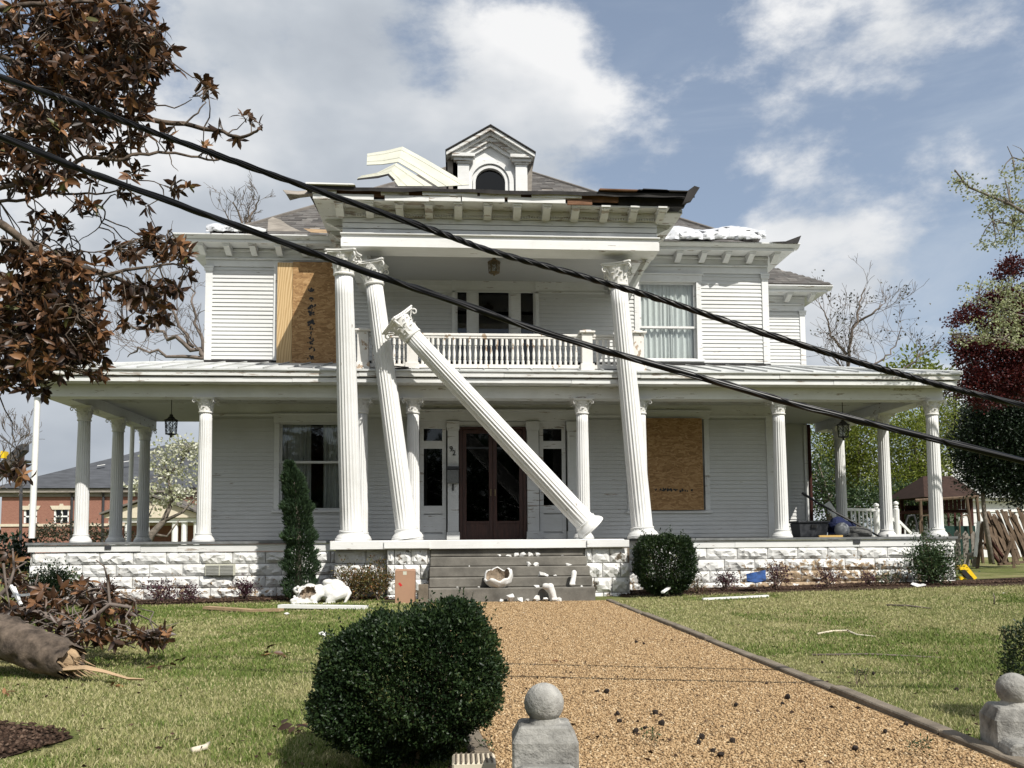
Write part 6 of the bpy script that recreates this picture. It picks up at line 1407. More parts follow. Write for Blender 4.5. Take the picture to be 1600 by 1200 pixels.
e_, tips = limb_tree('bare_tree', [[(1342, 870), (1338, 700), (1334, 600), (1324, 548), (1332, 505), (1346, 470), (1353, 450)], [(1326, 552), (1303, 522), (1288, 498), (1284, 470)], [(1336, 600), (1352, 578), (1378, 562), (1396, 545), (1404, 512)], [(1334, 610), (1312, 572), (1292, 552), (1272, 543)], [(1332, 510), (1360, 490), (1378, 470)], [(1340, 640), (1385, 600), (1420, 570), (1438, 548)]], 42, 'bare tree with twisted limbs above the right porch roof', 101, rad=.14, twig=1.8, n=10, minr=.009)
rng_ = np.random.default_rng(3); tp = np.array([tuple(t[0]) for t in tips]); tp = tp[rng_.uniform(0, 1, len(tp)) < .10]; tp = np.repeat(tp, 6, 0) + rng_.normal(0, .22, (len(tp) * 6, 3))
tag(foliage('buds', tp, rng_.normal(size=tp.shape), .16, .10, 'hedge', e_, rng_), kind='stuff')
c = A(1460, 870, 48); leafy_tree('tree', px_ells([(1432, 560, 24, 16), (1420, 585, 40, 22), (1450, 600, 40, 24)], 48), 26, 16, .4, .3, .16, 'spring', 'sparse green topped tree right of the bare tree', 103, trunk=(c.x, 48, 0), trunk_r=.16, shell=.1)
# --- behind the house, left
limb_tree('bare_tree', [[(372, 870), (365, 700), (345, 590), (318, 556), (285, 534), (250, 518), (215, 510), (188, 514)], [(300, 543), (280, 505), (266, 470), (258, 450)], [(322, 560), (312, 510), (300, 465), (296, 440)], [(318, 560), (262, 556), (222, 548), (196, 556)], [(255, 520), (232, 490), (216, 478)]], 30, 'bare tree with branches spreading left behind the house', 111, rad=.13, twig=1.3, minr=.008, n=9)
limb_tree('bare_tree', [[(384, 870), (383, 600), (382, 400), (380, 362), (374, 335), (366, 318)], [(381, 372), (392, 340), (402, 322), (410, 312)], [(381, 378), (362, 348), (350, 328)], [(382, 380), (384, 340), (386, 314)]], 48, 'bare tree top showing above the left wing roof', 112, rad=.16, twig=1.2, minr=.012, n=8)
c = A(-95, 870, 40); bare_tree((c.x, 40, 0), (.05, 0, 1), 4.2, .16, 5, 'bare tree at the far left edge beside the boom', 113, kids=(3, 4), spread=.6, up=.1, shrink=.6, minr=.010)
branchy('dogwood', [(270, 695, 38, 14), (255, 720, 30, 14), (295, 715, 20, 20), (285, 745, 30, 12), (250, 765, 34, 12), (215, 755, 18, 8), (280, 775, 30, 14), (240, 790, 22, 9), (262, 740, 24, 10)], 30.0,
        [([(230, 860), (240, 835), (255, 815), (268, 785), (262, 740)], .16), ([(255, 815), (285, 800), (310, 770)], .07), ([(240, 835), (262, 838), (282, 812)], .06), ([(262, 745), (285, 720), (300, 700)], .05), ([(235, 850), (228, 815), (240, 790)], .05)], 120, 11, .14, .13, .10, 'bloom', 'white flowering dogwood seen behind the left porch columns', 84)
for k, (ells, Y, mat, lab) in enumerate((([(95, 828, 40, 18), (70, 840, 26, 18), (130, 835, 24, 14), (155, 836, 20, 14)], 34, 'hedge', 'brownish green hedge shrub in front of the brick building'), ([(175, 838, 12, 14), (205, 842, 30, 10)], 36, 'hedge', 'low brown hedge behind the left porch columns'), ([(20, 850, 30, 16), (15, 880, 34, 26), (40, 870, 14, 24)], 19, 'darkgreen', 'dark evergreen shrub at the left edge beyond the porch corner'))):
    leafy_tree('hedge_shrub', px_ells(ells, Y), 60 if k < 2 else 160, 24, .16 if k < 2 else .08, .13, .07, mat, lab, 120 + k, trunk_r=.05, cat='shrub', shell=.1)
# ------------------------------------------------------------------ buildings in the distance
def brick_building():
    Y = 62.0; bx_ = lambda px: X_(px, Y, 800); z_ = lambda py: Z_(py, Y, 150); e = empty('brick_building', (bx_(150), Y, 0), 'red brick building with slate roof and cream window heads beyond the left porch', 'building')
    x0, x1 = bx_(2), bx_(420); wins = [(bx_(37), bx_(58), z_(817), z_(796)), (bx_(84), bx_(108), z_(817), z_(796)), (bx_(300), bx_(322), z_(817), z_(796))]
    xs = sorted({x0, x1, *[w for q in wins for w in q[:2]]}); zs = [-.5, wins[0][2], wins[0][3], z_(770)]; m = MB()
    for a, c in zip(xs[:-1], xs[1:]):
        for g, h in zip(zs[:-1], zs[1:]):
            if not any(abs(w[0]-a) < 1e-6 and abs(w[2]-g) < 1e-6 for w in wins): m.box(a, c, Y, Y + .4, g, h)
    m.box(x0, x1, Y + 18, Y + 18.4, -.5, z_(770)); m.box(x0, x0 + .4, Y + .4, Y + 18, -.5, z_(770)); m.box(x1 - .4, x1, Y + .4, Y + 18, -.5, z_(770)); m.build('wall', M['brick'], e)
    for w in wins:
        f = hb('window', 'pvc', (w[0], w[0] + .12, Y + .05, Y + .15, w[2], w[3]), (w[1] - .12, w[1], Y + .05, Y + .15, w[2], w[3]), (w[0], w[1], Y + .05, Y + .15, (w[2]+w[3])/2 - .05, (w[2]+w[3])/2 + .05), ((w[0]+w[1])/2 - .05, (w[0]+w[1])/2 + .05, Y + .052, Y + .148, w[2], w[3]), parent=e)
        hb('pane', 'glassdark', (w[0], w[1], Y + .16, Y + .18, w[2], w[3]), parent=f); hb('window_backing', 'dark', (w[0] - .1, w[1] + .1, Y + .45, Y + .5, w[2] - .1, w[3] + .1), parent=f)
        MB().prism([(w[0] - .1, w[3]), (w[1] + .1, w[3]), (w[1] + .25, w[3] + .28), ((w[0]+w[1])/2 + .15, w[3] + .28), ((w[0]+w[1])/2 + .1, w[3] + .42), ((w[0]+w[1])/2 - .1, w[3] + .42), ((w[0]+w[1])/2 - .15, w[3] + .28), (w[0] - .25, w[3] + .28)], 1, Y - .06, Y - .001).build('lintel', M['brickcream'], f)
    hb('belt_course', 'brickcream', (x0 - .05, x1, Y - .08, Y - .001, z_(822), z_(818)), parent=e)
    hb('cornice', 'greywood', (x0 - .4, x1, Y - .45, Y + .2, z_(770) + .01, z_(764)), (x0 - .2, x1, Y - .15, Y - .001, z_(776), z_(770)), parent=e)
    za, zr = z_(763), z_(762) + 4.4; m = MB(); a = (bx_(28), Y - .6, za); d = (x1 + .5, Y - .6, za); m.add([(x0 - .6, Y - .6, za), d, (x1 + .5, Y + 19, za), (x0 - .6, Y + 19, za), (x0 + 9.2, Y + 9.2, zr), (x1 - 8.0, Y + 9.2, zr)], [(0, 1, 5, 4), (1, 2, 5), (2, 3, 4, 5), (3, 0, 4), (0, 3, 2, 1)]); rf = m.build('roof', M['slate'], e)
    for px, py in ((152, 728), (170, 735), (192, 722)): p = A(px, py, Y + 3); q = p + Vector((.5, .2, .12)); MB().obox(p, q, .25, .04).build('roof_patch', M['pvc'], rf)
    for px in (113, 162): MB().tube([(bx_(px), Y - .1, -.3), (bx_(px), Y - .1, z_(775)), (bx_(px), Y - .4, z_(768))], .09, 6).build('downspout', M['boom'], e)
    # gabled entrance porch in front
    Y2 = Y - 5; gx_ = lambda px: X_(px, Y2, 800); gz_ = lambda py: Z_(py, Y2, 240); pc = gx_(240)
    g = MB().prism([(gx_(163), gz_(809)), (gx_(312), gz_(809)), (gx_(312), gz_(804)), (pc, gz_(778)), (gx_(163), gz_(804))], 1, Y2, Y + .0).build('entrance_gable', M['brickcream'], e)
    MB().prism([(gx_(158), gz_(804)), (pc, gz_(776)), (gx_(316), gz_(804)), (gx_(316), gz_(801)), (pc, gz_(773)), (gx_(158), gz_(801))], 1, Y2 - .3, Y).build('gable_roof', M['slateside'], g)
    hb('entrance_beam', 'pvc', (gx_(168), gx_(308), Y2 + .2, Y2 + .8, gz_(816), gz_(809.5)), parent=g)
    for px in (172, 196, 225, 270, 285, 304): MB().tube([(gx_(px), Y2 + .5, -.3), (gx_(px), Y2 + .5, gz_(816))], .2, 10).build('entrance_column', M['pvc'], g, autos=True)
brick_building()
# raised boom of a lift beyond the left edge
e = empty('lift_boom', A(-30, 760, 50), 'dark raised lift boom with a yellow hook block at the left edge', 'boom')
MB().obox(A(-60, 790, 50), A(38, 700, 50), .45, .5).build('boom_arm', M['boom'], e); MB().tube([A(39, 694, 49.7), A(39, 704, 49.7)], .22, 8).build('boom_head', M['boom'], e); MB().prism([(A(33, 0, 50).x, Z_(717, 50, 36)), (A(40, 0, 50).x, Z_(717, 50, 36)), (A(39.5, 0, 50).x, Z_(706, 50, 36)), (A(35, 0, 50).x, Z_(706, 50, 36))], 1, 49.5, 50.0).build('hook_block', M['yellow'], e)
MB().tube([A(-60, 650, 50), A(0, 680, 50), A(30, 705, 50)], .05, 5).build('boom_cable', M['boom'], e)
e = empty('street_lamp', A(32, 855, 45), 'dark lamp post with a flat disc shade standing left of the white pole', 'lamp'); MB().tube([A(32, 868, 45), A(33, 725, 45)], .08, 8).build('lamp_post', M['boom'], e); pt = A(33, 722, 45); MB().lathe([(.05, .15), (.6, .06), (.62, 0), (.1, -.08)], 16, pt).build('lamp_shade', M['boom'], e)
# white shed
def shed():
    Y = 33.0; fx = lambda px: X_(px, Y, 760); z_ = lambda py: Z_(py, Y, 1560); e = empty('shed', (fx(1570), Y, 0), 'long white shed with grey ribbed metal roof at the right edge', 'shed'); x0, x1 = fx(1496), fx(1720)
    hb('wall', 'shedwall', (x0, x1, Y, Y + 5.5, -.2, z_(780)), parent=e); hb('trim_band', 'pvc', (x0 - .1, x1, Y - .25, Y - .001, z_(783), z_(779)), parent=e); hb('lower_trim', 'pvc', (x0, x1, Y - .04, Y - .001, z_(800), z_(796)), parent=e)
    m = MB(); y0, y1, za, zb = Y - .4, Y + 2.6, z_(778), Z_(714.5, Y + 2.6, 1560); xa, xb = fx(1490), x1; m.add([(xa, y0, za), (xb, y0, za), (xb, y1, zb), (xa, y1, zb), (xa, Y + 6, za), (xb, Y + 6, za)], [(0, 1, 2, 3), (3, 2, 5, 4), (0, 3, 4)]); rf = m.build('roof', M['shedroof'], e)
    rib = MB().box(-.02, .02, 0, 1, 0, .05).mesh('roof_rib'); rib.materials.append(M['shedroof']); n = 12; sl_ = math.atan2(zb - za, y1 - y0)
    for i in range(n): inst('roof_rib', rib, rf, (xa + .3 + i * (xb - xa - .5) / n, y0, za), (sl_, 0, 0), (1, (y1 - y0) / math.cos(sl_), 1))
shed()
# wooden playhouse on posts with swing frame
def playset():
    Y = 26.0; p = lambda px, py, dy=0: A(px, py, Y + dy); e = empty('playhouse', p(1495, 860), 'red wooden playhouse tower, darkened for tree shade, with brown hip roof behind the right porch column', 'playhouse')
    x0, x1 = p(1452, 800).x, p(1520, 800).x; zt = Z_(777, Y, 1490); zr = Z_(741, Y, 1490); m = MB(); a0, a1 = p(1435, 780).x, p(1526, 776).x
    m.add([(a0, Y - .35, zt), (a1, Y - .35, zt), (a1, Y + 2.2, zt), (a0, Y + 2.2, zt), (a0 + .65, Y + .8, zr), (a1 - .3, Y + .8, zr)], [(0, 1, 5, 4), (1, 2, 5), (2, 3, 4, 5), (3, 0, 4), (0, 3, 2, 1)]); m.build('roof', M['playroof'], e)
    for x in (x0, x1 - .08):
        for y in (Y, Y + 1.7): MB().box(x, x + .1, y, y + .1, -.2, zt - .001).build('post', M['playred'], e)
    zp = Z_(796, Y, 1490); n = 9
    for i in range(n): hb('plank', 'playred', (x0 + .1 + i * (x1 - x0 - .2) / n + .01, x0 + .1 + (i + 1) * (x1 - x0 - .2) / n - .02, Y - .03, Y - .001, zp, Z_(780, Y, 1490)), parent=e)
    hb('platform', 'playred', (x0, x1, Y + .101, Y + 1.69, zp - .1, zp), parent=e); hb('back_panel', 'playred', (x0 + .1, x1 - .1, Y + 1.62, Y + 1.66, zp, zt - .2), parent=e)
    for i in range(5): hb('slat', 'playred', (x0 + .15 + i * .22, x0 + .22 + i * .22, Y - .03, Y - .001, zp - 1.2, zp - .11), parent=e)
    hb('slide_board', 'green', (x0 + .2, x1 - .1, Y - .25, Y - .2, .3, Z_(822, Y, 1490)), parent=e)
    e2 = empty('swing_frame', p(1430, 860), 'thin wooden swing frame beside the playhouse', 'swing frame')
    for a, b_ in (((1438, 782), (1441, 850)), ((1510, 775), (1524, 880)), ((1526, 778), (1536, 880)), ((1430, 782), (1528, 776))): MB().tube([p(*a, -.6), p(*b_, -.6)], .05, 6).build('beam', M['fence'], e2)
    for px in (1424, 1446, 1508): MB().tube([p(px - 8, 838, -.8), p(px - 9, 818, -.8), p(px - 5, 806, -.8), p(px + 4, 805, -.8), p(px + 8, 818, -.8), p(px + 9, 838, -.8)], .03, 6).build('swing_seat', M['boom' if px < 1430 else 'fence'], e2)
playset()
def fence():
    r = random.Random(77); Y = 23.0
    e = empty('picket_fence', A(1490, 885, Y), 'grey picket fence with pointed tops behind the right corner shrub', 'fence')
    hb('rail', 'greywood', (X_(1440, Y), X_(1528, Y), Y + .02, Y + .06, Z_(872, Y, 1490), Z_(868, Y, 1490)), (X_(1440, Y), X_(1528, Y), Y + .02, Y + .06, Z_(842, Y, 1490), Z_(838, Y, 1490)), parent=e)
    for i in range(7):
        px = 1444 + i * 13; x, w = X_(px, Y), .085; zt = Z_(829 + r.uniform(-2, 3), Y, px); MB().prism([(x - w, -.1), (x + w, -.1), (x + w, zt - .1), (x, zt), (x - w, zt - .1)], 1, Y, Y + .019).build('picket', M['greywood'], e)
    for i, (n, px0, px1, lab) in enumerate(((30, 1552, 1612, 'broken wooden fence panel leaning over at the right edge'), (6, 1535, 1562, 'short low run of broken brown fence boards left of the leaning panel'))):
        e = empty('broken_fence', A((px0+px1)/2, 885, Y - .5), lab, 'fence', 'broken wooden fences')
        for k in range(n):
            t = k / max(1, n - 1); px = px0 + (px1 - px0) * t; top = A(px - 14 + 18 * r.uniform(-.3, .5) + (10 if i else -6), 806 - 8 * t + r.uniform(-7, 9) if i == 0 else 815 + r.uniform(-6, 14), Y - .5 + r.uniform(.1, .6)); bot = A(px + 4 + 10 * r.random(), 868 + r.uniform(-10, 15), Y - .5 + r.uniform(-.2, .1)); bot.z = max(bot.z, gzf(bot.x, 22)); MB().obox(bot, top, .085, .02, (0, 1, 0)).build('fence_board', M['fence'], e)
        MB().obox(A(px0 - 2, 850, Y - .3), A(px1, 838, Y - .2), .08, .05).build('rail', M['fence'], e)
    e = empty('timber_pile', A(1540, 885, Y - 1), 'loose stakes and timbers lying below the broken fence', 'timber')
    for a, b_, mt in (((1527, 888), (1536, 815), 'fence'), ((1585, 892), (1581, 842), 'fence'), ((1568, 880), (1580, 846), 'fence'), ((1540, 850), (1562, 880), 'playred'), ((1548, 845), (1570, 875), 'playred'), ((1524, 870), (1529, 815), 'pvc'), ((1560, 882), (1600, 878), 'fence'), ((1510, 866), (1528, 864), 'greywood')): MB().obox(A(*a, Y - 1.2), A(*b_, Y - 1.0), .07, .06).build('timber', M[mt], e)
fence()
def side_rail():
    e = empty('stair_railing', A(1370, 845, 20.6), 'white turned railing of the side steps at the right end of the porch', 'railing'); Y = 20.6; z_ = lambda py: Z_(py, Y, 1370); r = lambda a, b_, w=.06, h=.07: MB().obox(A(*a, Y), A(*b_, Y), w, h)
    r((1322, 796), (1376, 797)).build('top_rail', M['pvc'], e); r((1322, 838), (1378, 838.5)).build('bottom_rail', M['pvc'], e); r((1292, 786), (1312, 816), .05, .16).build('stair_stringer', M['pvc'], e); r((1402, 812), (1428, 838), .06, .06).build('hand_rail', M['pvc'], e); r((1375, 797), (1402, 817)).build('hand_rail', M['pvc'], e)
    for i in range(9): MB().tube([A(1330 + i * 5.6 + i * .4, 798, Y), A(1332 + i * 5.6 + i * .5, 838, Y)], .022, 6).build('baluster', M['pvc'], e)
    for i in range(3): MB().tube([A(1407 + i * 7, 819 + i * 6, Y), A(1407 + i * 7, 842, Y)], .02, 6).build('baluster', M['pvc'], e)
    for px, pt in ((1371, 786), (1402, 783), (1432, 832)):
        b0 = A(px, 846 if px < 1420 else 850, Y); m = MB(); h = Z_(pt, Y, px) - b0.z; m.lathe([(.075, 0), (.075, h*.80), (.05, h*.82), (.065, h*.86), (.04, h*.88), (.07, h*.93), (.06, h*.97), (.01, h)], 12, b0); m.build('newel', M['pvc'], e)
side_rail()
# ------------------------------------------------------------------ things left on the right end of the porch
def rock(r, rad, sub=2, jag=.25, flat=.7):
    bm = bmesh.new(); bmesh.ops.create_icosphere(bm, subdivisions=sub, radius=rad); ph = [r.uniform(0, 6) for _ in range(6)]
    for v in bm.verts:
        n = v.co.normalized(); k = 1 + jag * (math.sin(n.x * 3.1 + ph[0]) * math.sin(n.y * 2.7 + ph[1]) + .6 * math.sin(n.z * 5 + ph[2] + n.x * 4)) + r.uniform(-.1, .1) * jag * 2; v.co = n * rad * k; v.co.z *= flat
    me = bpy.data.meshes.new('chunk'); bm.to_mesh(me); bm.free(); return me
def porch_junk():
    Y = 17.3; z0 = ZF; e = empty('storage_bin', A(1262, 842, Y), 'dark grey plastic storage bin standing on the right end of the porch', 'bin'); x0, x1 = X_(1241, Y, 830), X_(1288, Y, 830)
    MB().add([(x0+.04, Y-.2, z0), (x1-.04, Y-.2, z0), (x1-.04, Y+.2, z0), (x0+.04, Y+.2, z0), (x0, Y-.24, z0+.30), (x1, Y-.24, z0+.30), (x1, Y+.24, z0+.30), (x0, Y+.24, z0+.30)], [(0,3,2,1),(4,5,6,7),(0,1,5,4),(1,2,6,5),(2,3,7,6),(3,0,4,7)]).build('tub', M['greybin'], e, bevel=.015)
    hb('lid', 'greybin', (x0 - .02, x1 + .02, Y - .27, Y + .27, z0 + .302, z0 + .345), parent=e, bevel=.012); hb('latch', 'black', ((x0+x1)/2 - .06, (x0+x1)/2 + .06, Y - .262, Y - .235, z0 + .2, z0 + .26), parent=e)
    r = random.Random(4); me = rock(r, .34, 3, .3, .62); me.materials.append(M['navy']); o = inst('navy_bundle', me, None, (X_(1318, Y, 830), Y + .25, z0 + .17), (0, 0, .4), (1.1, .7, .95)); tag(o, 'crumpled navy cloth bundle next to the storage bin on the porch', 'bundle')
    me = rock(random.Random(2), .155, 3, .03, 1); me.materials.append(M['silver']); 
    for q in me.polygons: q.use_smooth = True
    o = inst('vinyl_ball', me, None, (X_(1307, Y, 828), Y - .26, z0 + .155)); tag(o, 'round grey shiny ball in front of the navy bundle', 'ball')
    me = rock(random.Random(9), .30, 3, .15, .5); me.materials.append(M['carpet']); o = inst('carpet_roll', me, None, (X_(1336, Y, 838), Y - .1, z0 + .08), (0, 0, 0), (1.25, .7, .95)); tag(o, 'low mound of grey carpet on the porch floor', 'carpet')
    tag(MB().tube([A(1253, 770, 17.9), A(1280, 787, 17.8), A(1379, 841, 17.2)], [.03, .022, .02], 8).build('broken_pipe', M['black']), 'long dark pipe leaning over the bundle on the right porch', 'pipe')
    tag(MB().obox(Vector((X_(1281, 16.4), 16.45, z0 + .02)), Vector((X_(1316, 16.4), 16.4, z0 + .02)), .09, .04).build('pine_plank', M['yellowplank']), 'short yellow plank at the front of the right porch', 'plank')
    tag(MB().obox(Vector((X_(1383, 16.6), 16.5, z0 + .025)), Vector((X_(1432, 16.6), 16.4, z0 + .025)), .12, .05).build('white_plank', M['pvc']), 'white plank lying at the right front corner of the porch', 'plank')
porch_junk()
# ------------------------------------------------------------------ broken lion statues
def remeshed(m, voxel, mat, name, cutter=None, cutmat=None, smooth=3):
    """one continuous skin over overlapping lumps, optionally with a hollow cut out of it"""
    o = m.build('tmp_lump', None, None, fix=True); md = o.modifiers.new('r', 'REMESH'); md.mode = 'VOXEL'; md.voxel_size = voxel; s = o.modifiers.new('s', 'SMOOTH'); s.iterations = smooth; s.factor = .5
    if cutter:
        c = cutter.build('tmp_cut', None, None, fix=True); bo = o.modifiers.new('b', 'BOOLEAN'); bo.operation = 'DIFFERENCE'; bo.object = c; bo.solver = 'EXACT'
    dg = bpy.context.evaluated_depsgraph_get(); dg.update(); me = bpy.data.meshes.new_from_object(o.evaluated_get(dg)); bpy.data.objects.remove(o); me.materials.clear(); me.materials.append(mat)
    if cutter:
        from mathutils.bvhtree import BVHTree
        bv = BVHTree.FromPolygons([tuple(v) for v in cutter.v], [tuple(f) for f in cutter.f]); me.materials.append(cutmat)
        for p in me.polygons:
            q = bv.find_nearest(p.center)
            if q[3] is not None and q[3] < .004: p.material_index = 1
        bpy.data.objects.remove(c)
    for p in me.polygons: p.use_smooth = True
    n = bpy.data.objects.new(name, me); COL.objects.link(n); return n
def ball(m, c, r3, n=14):
    c = Vector(c); r3 = (r3, r3, r3) if isinstance(r3, (int, float)) else r3; pr = [(math.sin(math.pi * i / 10), -math.cos(math.pi * i / 10)) for i in range(11)]; pr[0] = (.02, -1); pr[-1] = (.02, 1); b0 = len(m.v); m.lathe(pr, n)
    m.v[b0:] = [(c.x + p[0]*r3[0], c.y + p[1]*r3[1], c.z + p[2]*r3[2]) for p in m.v[b0:]]
def limb(m, pts, rad, n=10):
    m.tube(pts, rad, n)
    for p, r_ in zip(pts, rad): ball(m, p, r_ * .98, 10)
def lion():
    Y = 14.75; p = lambda px, py, dy=0: A(px, py, Y + dy); r = random.Random(5); m = MB()
    # haunch and back at the right, sinking chest to the left, curled foreleg
    ball(m, p(526, 915), (.17, .20, .155)); ball(m, p(517, 921, .0), (.20, .22, .17)); ball(m, p(500, 920, .03), (.18, .20, .135)); ball(m, p(484, 919, .04), (.15, .18, .14)); ball(m, p(476, 923, .03), (.16, .17, .15)); ball(m, p(513, 904.5, -.02), (.10, .10, .055)); ball(m, p(524, 906, .0), (.12, .14, .07))
    limb(m, [p(535, 922, -.14), p(524, 927, -.2), p(514, 934, -.22)], [.10, .085, .06]); limb(m, [p(514, 934, -.22), p(520, 937, -.22), p(511, 940.5, -.26), p(505, 940.5, -.28)], [.055, .05, .045, .04])
    limb(m, [p(534, 911, .02), p(543, 914, -.04), p(547, 922, -.10), p(542, 931, -.14), p(538, 938, -.16)], [.036, .034, .032, .028, .022])
    limb(m, [p(497, 929, -.16), p(487, 931, -.22), p(474, 929, -.2), p(464, 932, -.22), p(457, 934, -.22)], [.06, .055, .055, .05, .045]); limb(m, [p(489, 935, -.2), p(478, 937, -.26), p(466, 938, -.26)], [.05, .05, .045]); ball(m, p(460, 938, -.2), (.06, .08, .05)); ball(m, p(493, 939, -.26), (.05, .05, .04)); limb(m, [p(500, 924, -.18), p(494, 930, -.2), p(490, 936, -.22)], [.06, .05, .045])
    for k in range(10): ball(m, p(466 + r.uniform(-4, 30), 914 + r.uniform(0, 12), -.06 + r.uniform(-.05, .05)), r.uniform(.03, .055), 8)
    cut = MB(); ball(cut, p(480, 920, -.24), (.125, .22, .10), 16); ball(cut, p(473, 923, -.24), (.09, .2, .075), 16); ball(cut, p(486, 917, -.24), (.07, .2, .07), 16)
    cu_ = cut.build('tmp_c', None); md = cu_.modifiers.new('r', 'REMESH'); md.mode = 'VOXEL'; md.voxel_size = .02; dg = bpy.context.evaluated_depsgraph_get(); dg.update(); me_ = bpy.data.meshes.new_from_object(cu_.evaluated_get(dg)); bpy.data.objects.remove(cu_)
    cut = MB(); cut.v = [tuple(v.co + Vector((.012 * math.sin(v.co.z * 61) + .008 * math.sin(v.co.z * 140 + 1), 0, .012 * math.sin(v.co.x * 70) + .008 * math.sin(v.co.x * 150)))) for v in me_.vertices]; cut.f = [tuple(q.vertices) for q in me_.polygons]
    for k in range(26): ball(m, p(460 + r.uniform(0, 38), 911 + r.uniform(0, 24), -.12 + r.uniform(-.10, .04)), r.uniform(.02, .04), 8)
    zmin = gzf(p(500, 940).x, Y)
    o = remeshed(m, .012, M['plaster'], 'lion_statue', cut, M['hollow'], 1); o.location.z = -.055; tag(o, 'toppled white lion statue with a broken hollow head on the lawn by the steps', 'statue')
lion()
def shell():
    """hollow fragment of the second lion resting on the steps: a broken bowl, open towards the top and front"""
    r = random.Random(6); c = A(778, 898.5, 14.20); od = Vector((-.25, -.42, .87)).normalized(); u = od.orthogonal().normalized(); w = od.cross(u); n, k = 40, 12; R3 = Vector((.255, .20, .235))
    rim = [1.50 + .16 * math.sin(2 * math.pi * i / n * 3 + 1) + .10 * math.sin(2 * math.pi * i / n * 7) + r.uniform(-.06, .06) for i in range(n)]
    def surf(sc):
        v = []
        for j in range(k + 1):
            for i in range(n):
                a = 2 * math.pi * i / n; th = math.pi - (math.pi - rim[i]) * j / k; d = od * math.cos(th) + (u * math.cos(a) + w * math.sin(a)) * math.sin(th); q = sc * (1 + .05 * math.sin(d.x * 9 + d.z * 5) * math.sin(d.y * 8) + r.uniform(-.012, .012))
                v.append(c + Vector((d.x * R3.x, d.y * R3.y, d.z * R3.z)) * q)
        return v
    vo, vi = surf(1.0), surf(.86); F_ = [(j*n+i, j*n+(i+1) % n, (j+1)*n+(i+1) % n, (j+1)*n+i) for j in range(k) for i in range(n)]; m = MB(); m.add(vo, F_); m.add(vi[k*n:], []); m.f += [(k*n+i, k*n+(i+1) % n, (k+1)*n+(i+1) % n, (k+1)*n+i) for i in range(n)]
    o = m.build('statue_shell', M['plaster'], None, smooth=True); tag(o, 'large hollow white statue fragment resting on the steps', 'statue fragment')
    MB().add(vi, F_).build('hollow_inside', M['hollow'], o, smooth=True)
shell()
def paw(name, pts, rads, label):
    m = MB(); limb(m, pts, rads, 10); c, d = pts[-1], (pts[-1] - pts[-2]).normalized()
    for k in (-1, 0, 1): ball(m, c + Vector((k * rads[-1] * .55, -rads[-1] * .6, -rads[-1] * .15)), rads[-1] * .55, 8)
    tag(remeshed(m, .011, M['plaster'], name, smooth=2), label, 'statue fragment')
paw('statue_fragment', [A(852, 916, 13.98), A(860, 917, 13.93), A(863, 926, 13.93), A(866, 935.5, 13.93)], [.055, .065, .06, .05], 'white statue leg with paw leaning against the lowest step')
paw('statue_fragment', [A(897, 895, 14.26), A(896, 904, 14.23), A(894, 912, 14.2)], [.05, .045, .05], 'white statue leg standing at the right side of the steps')
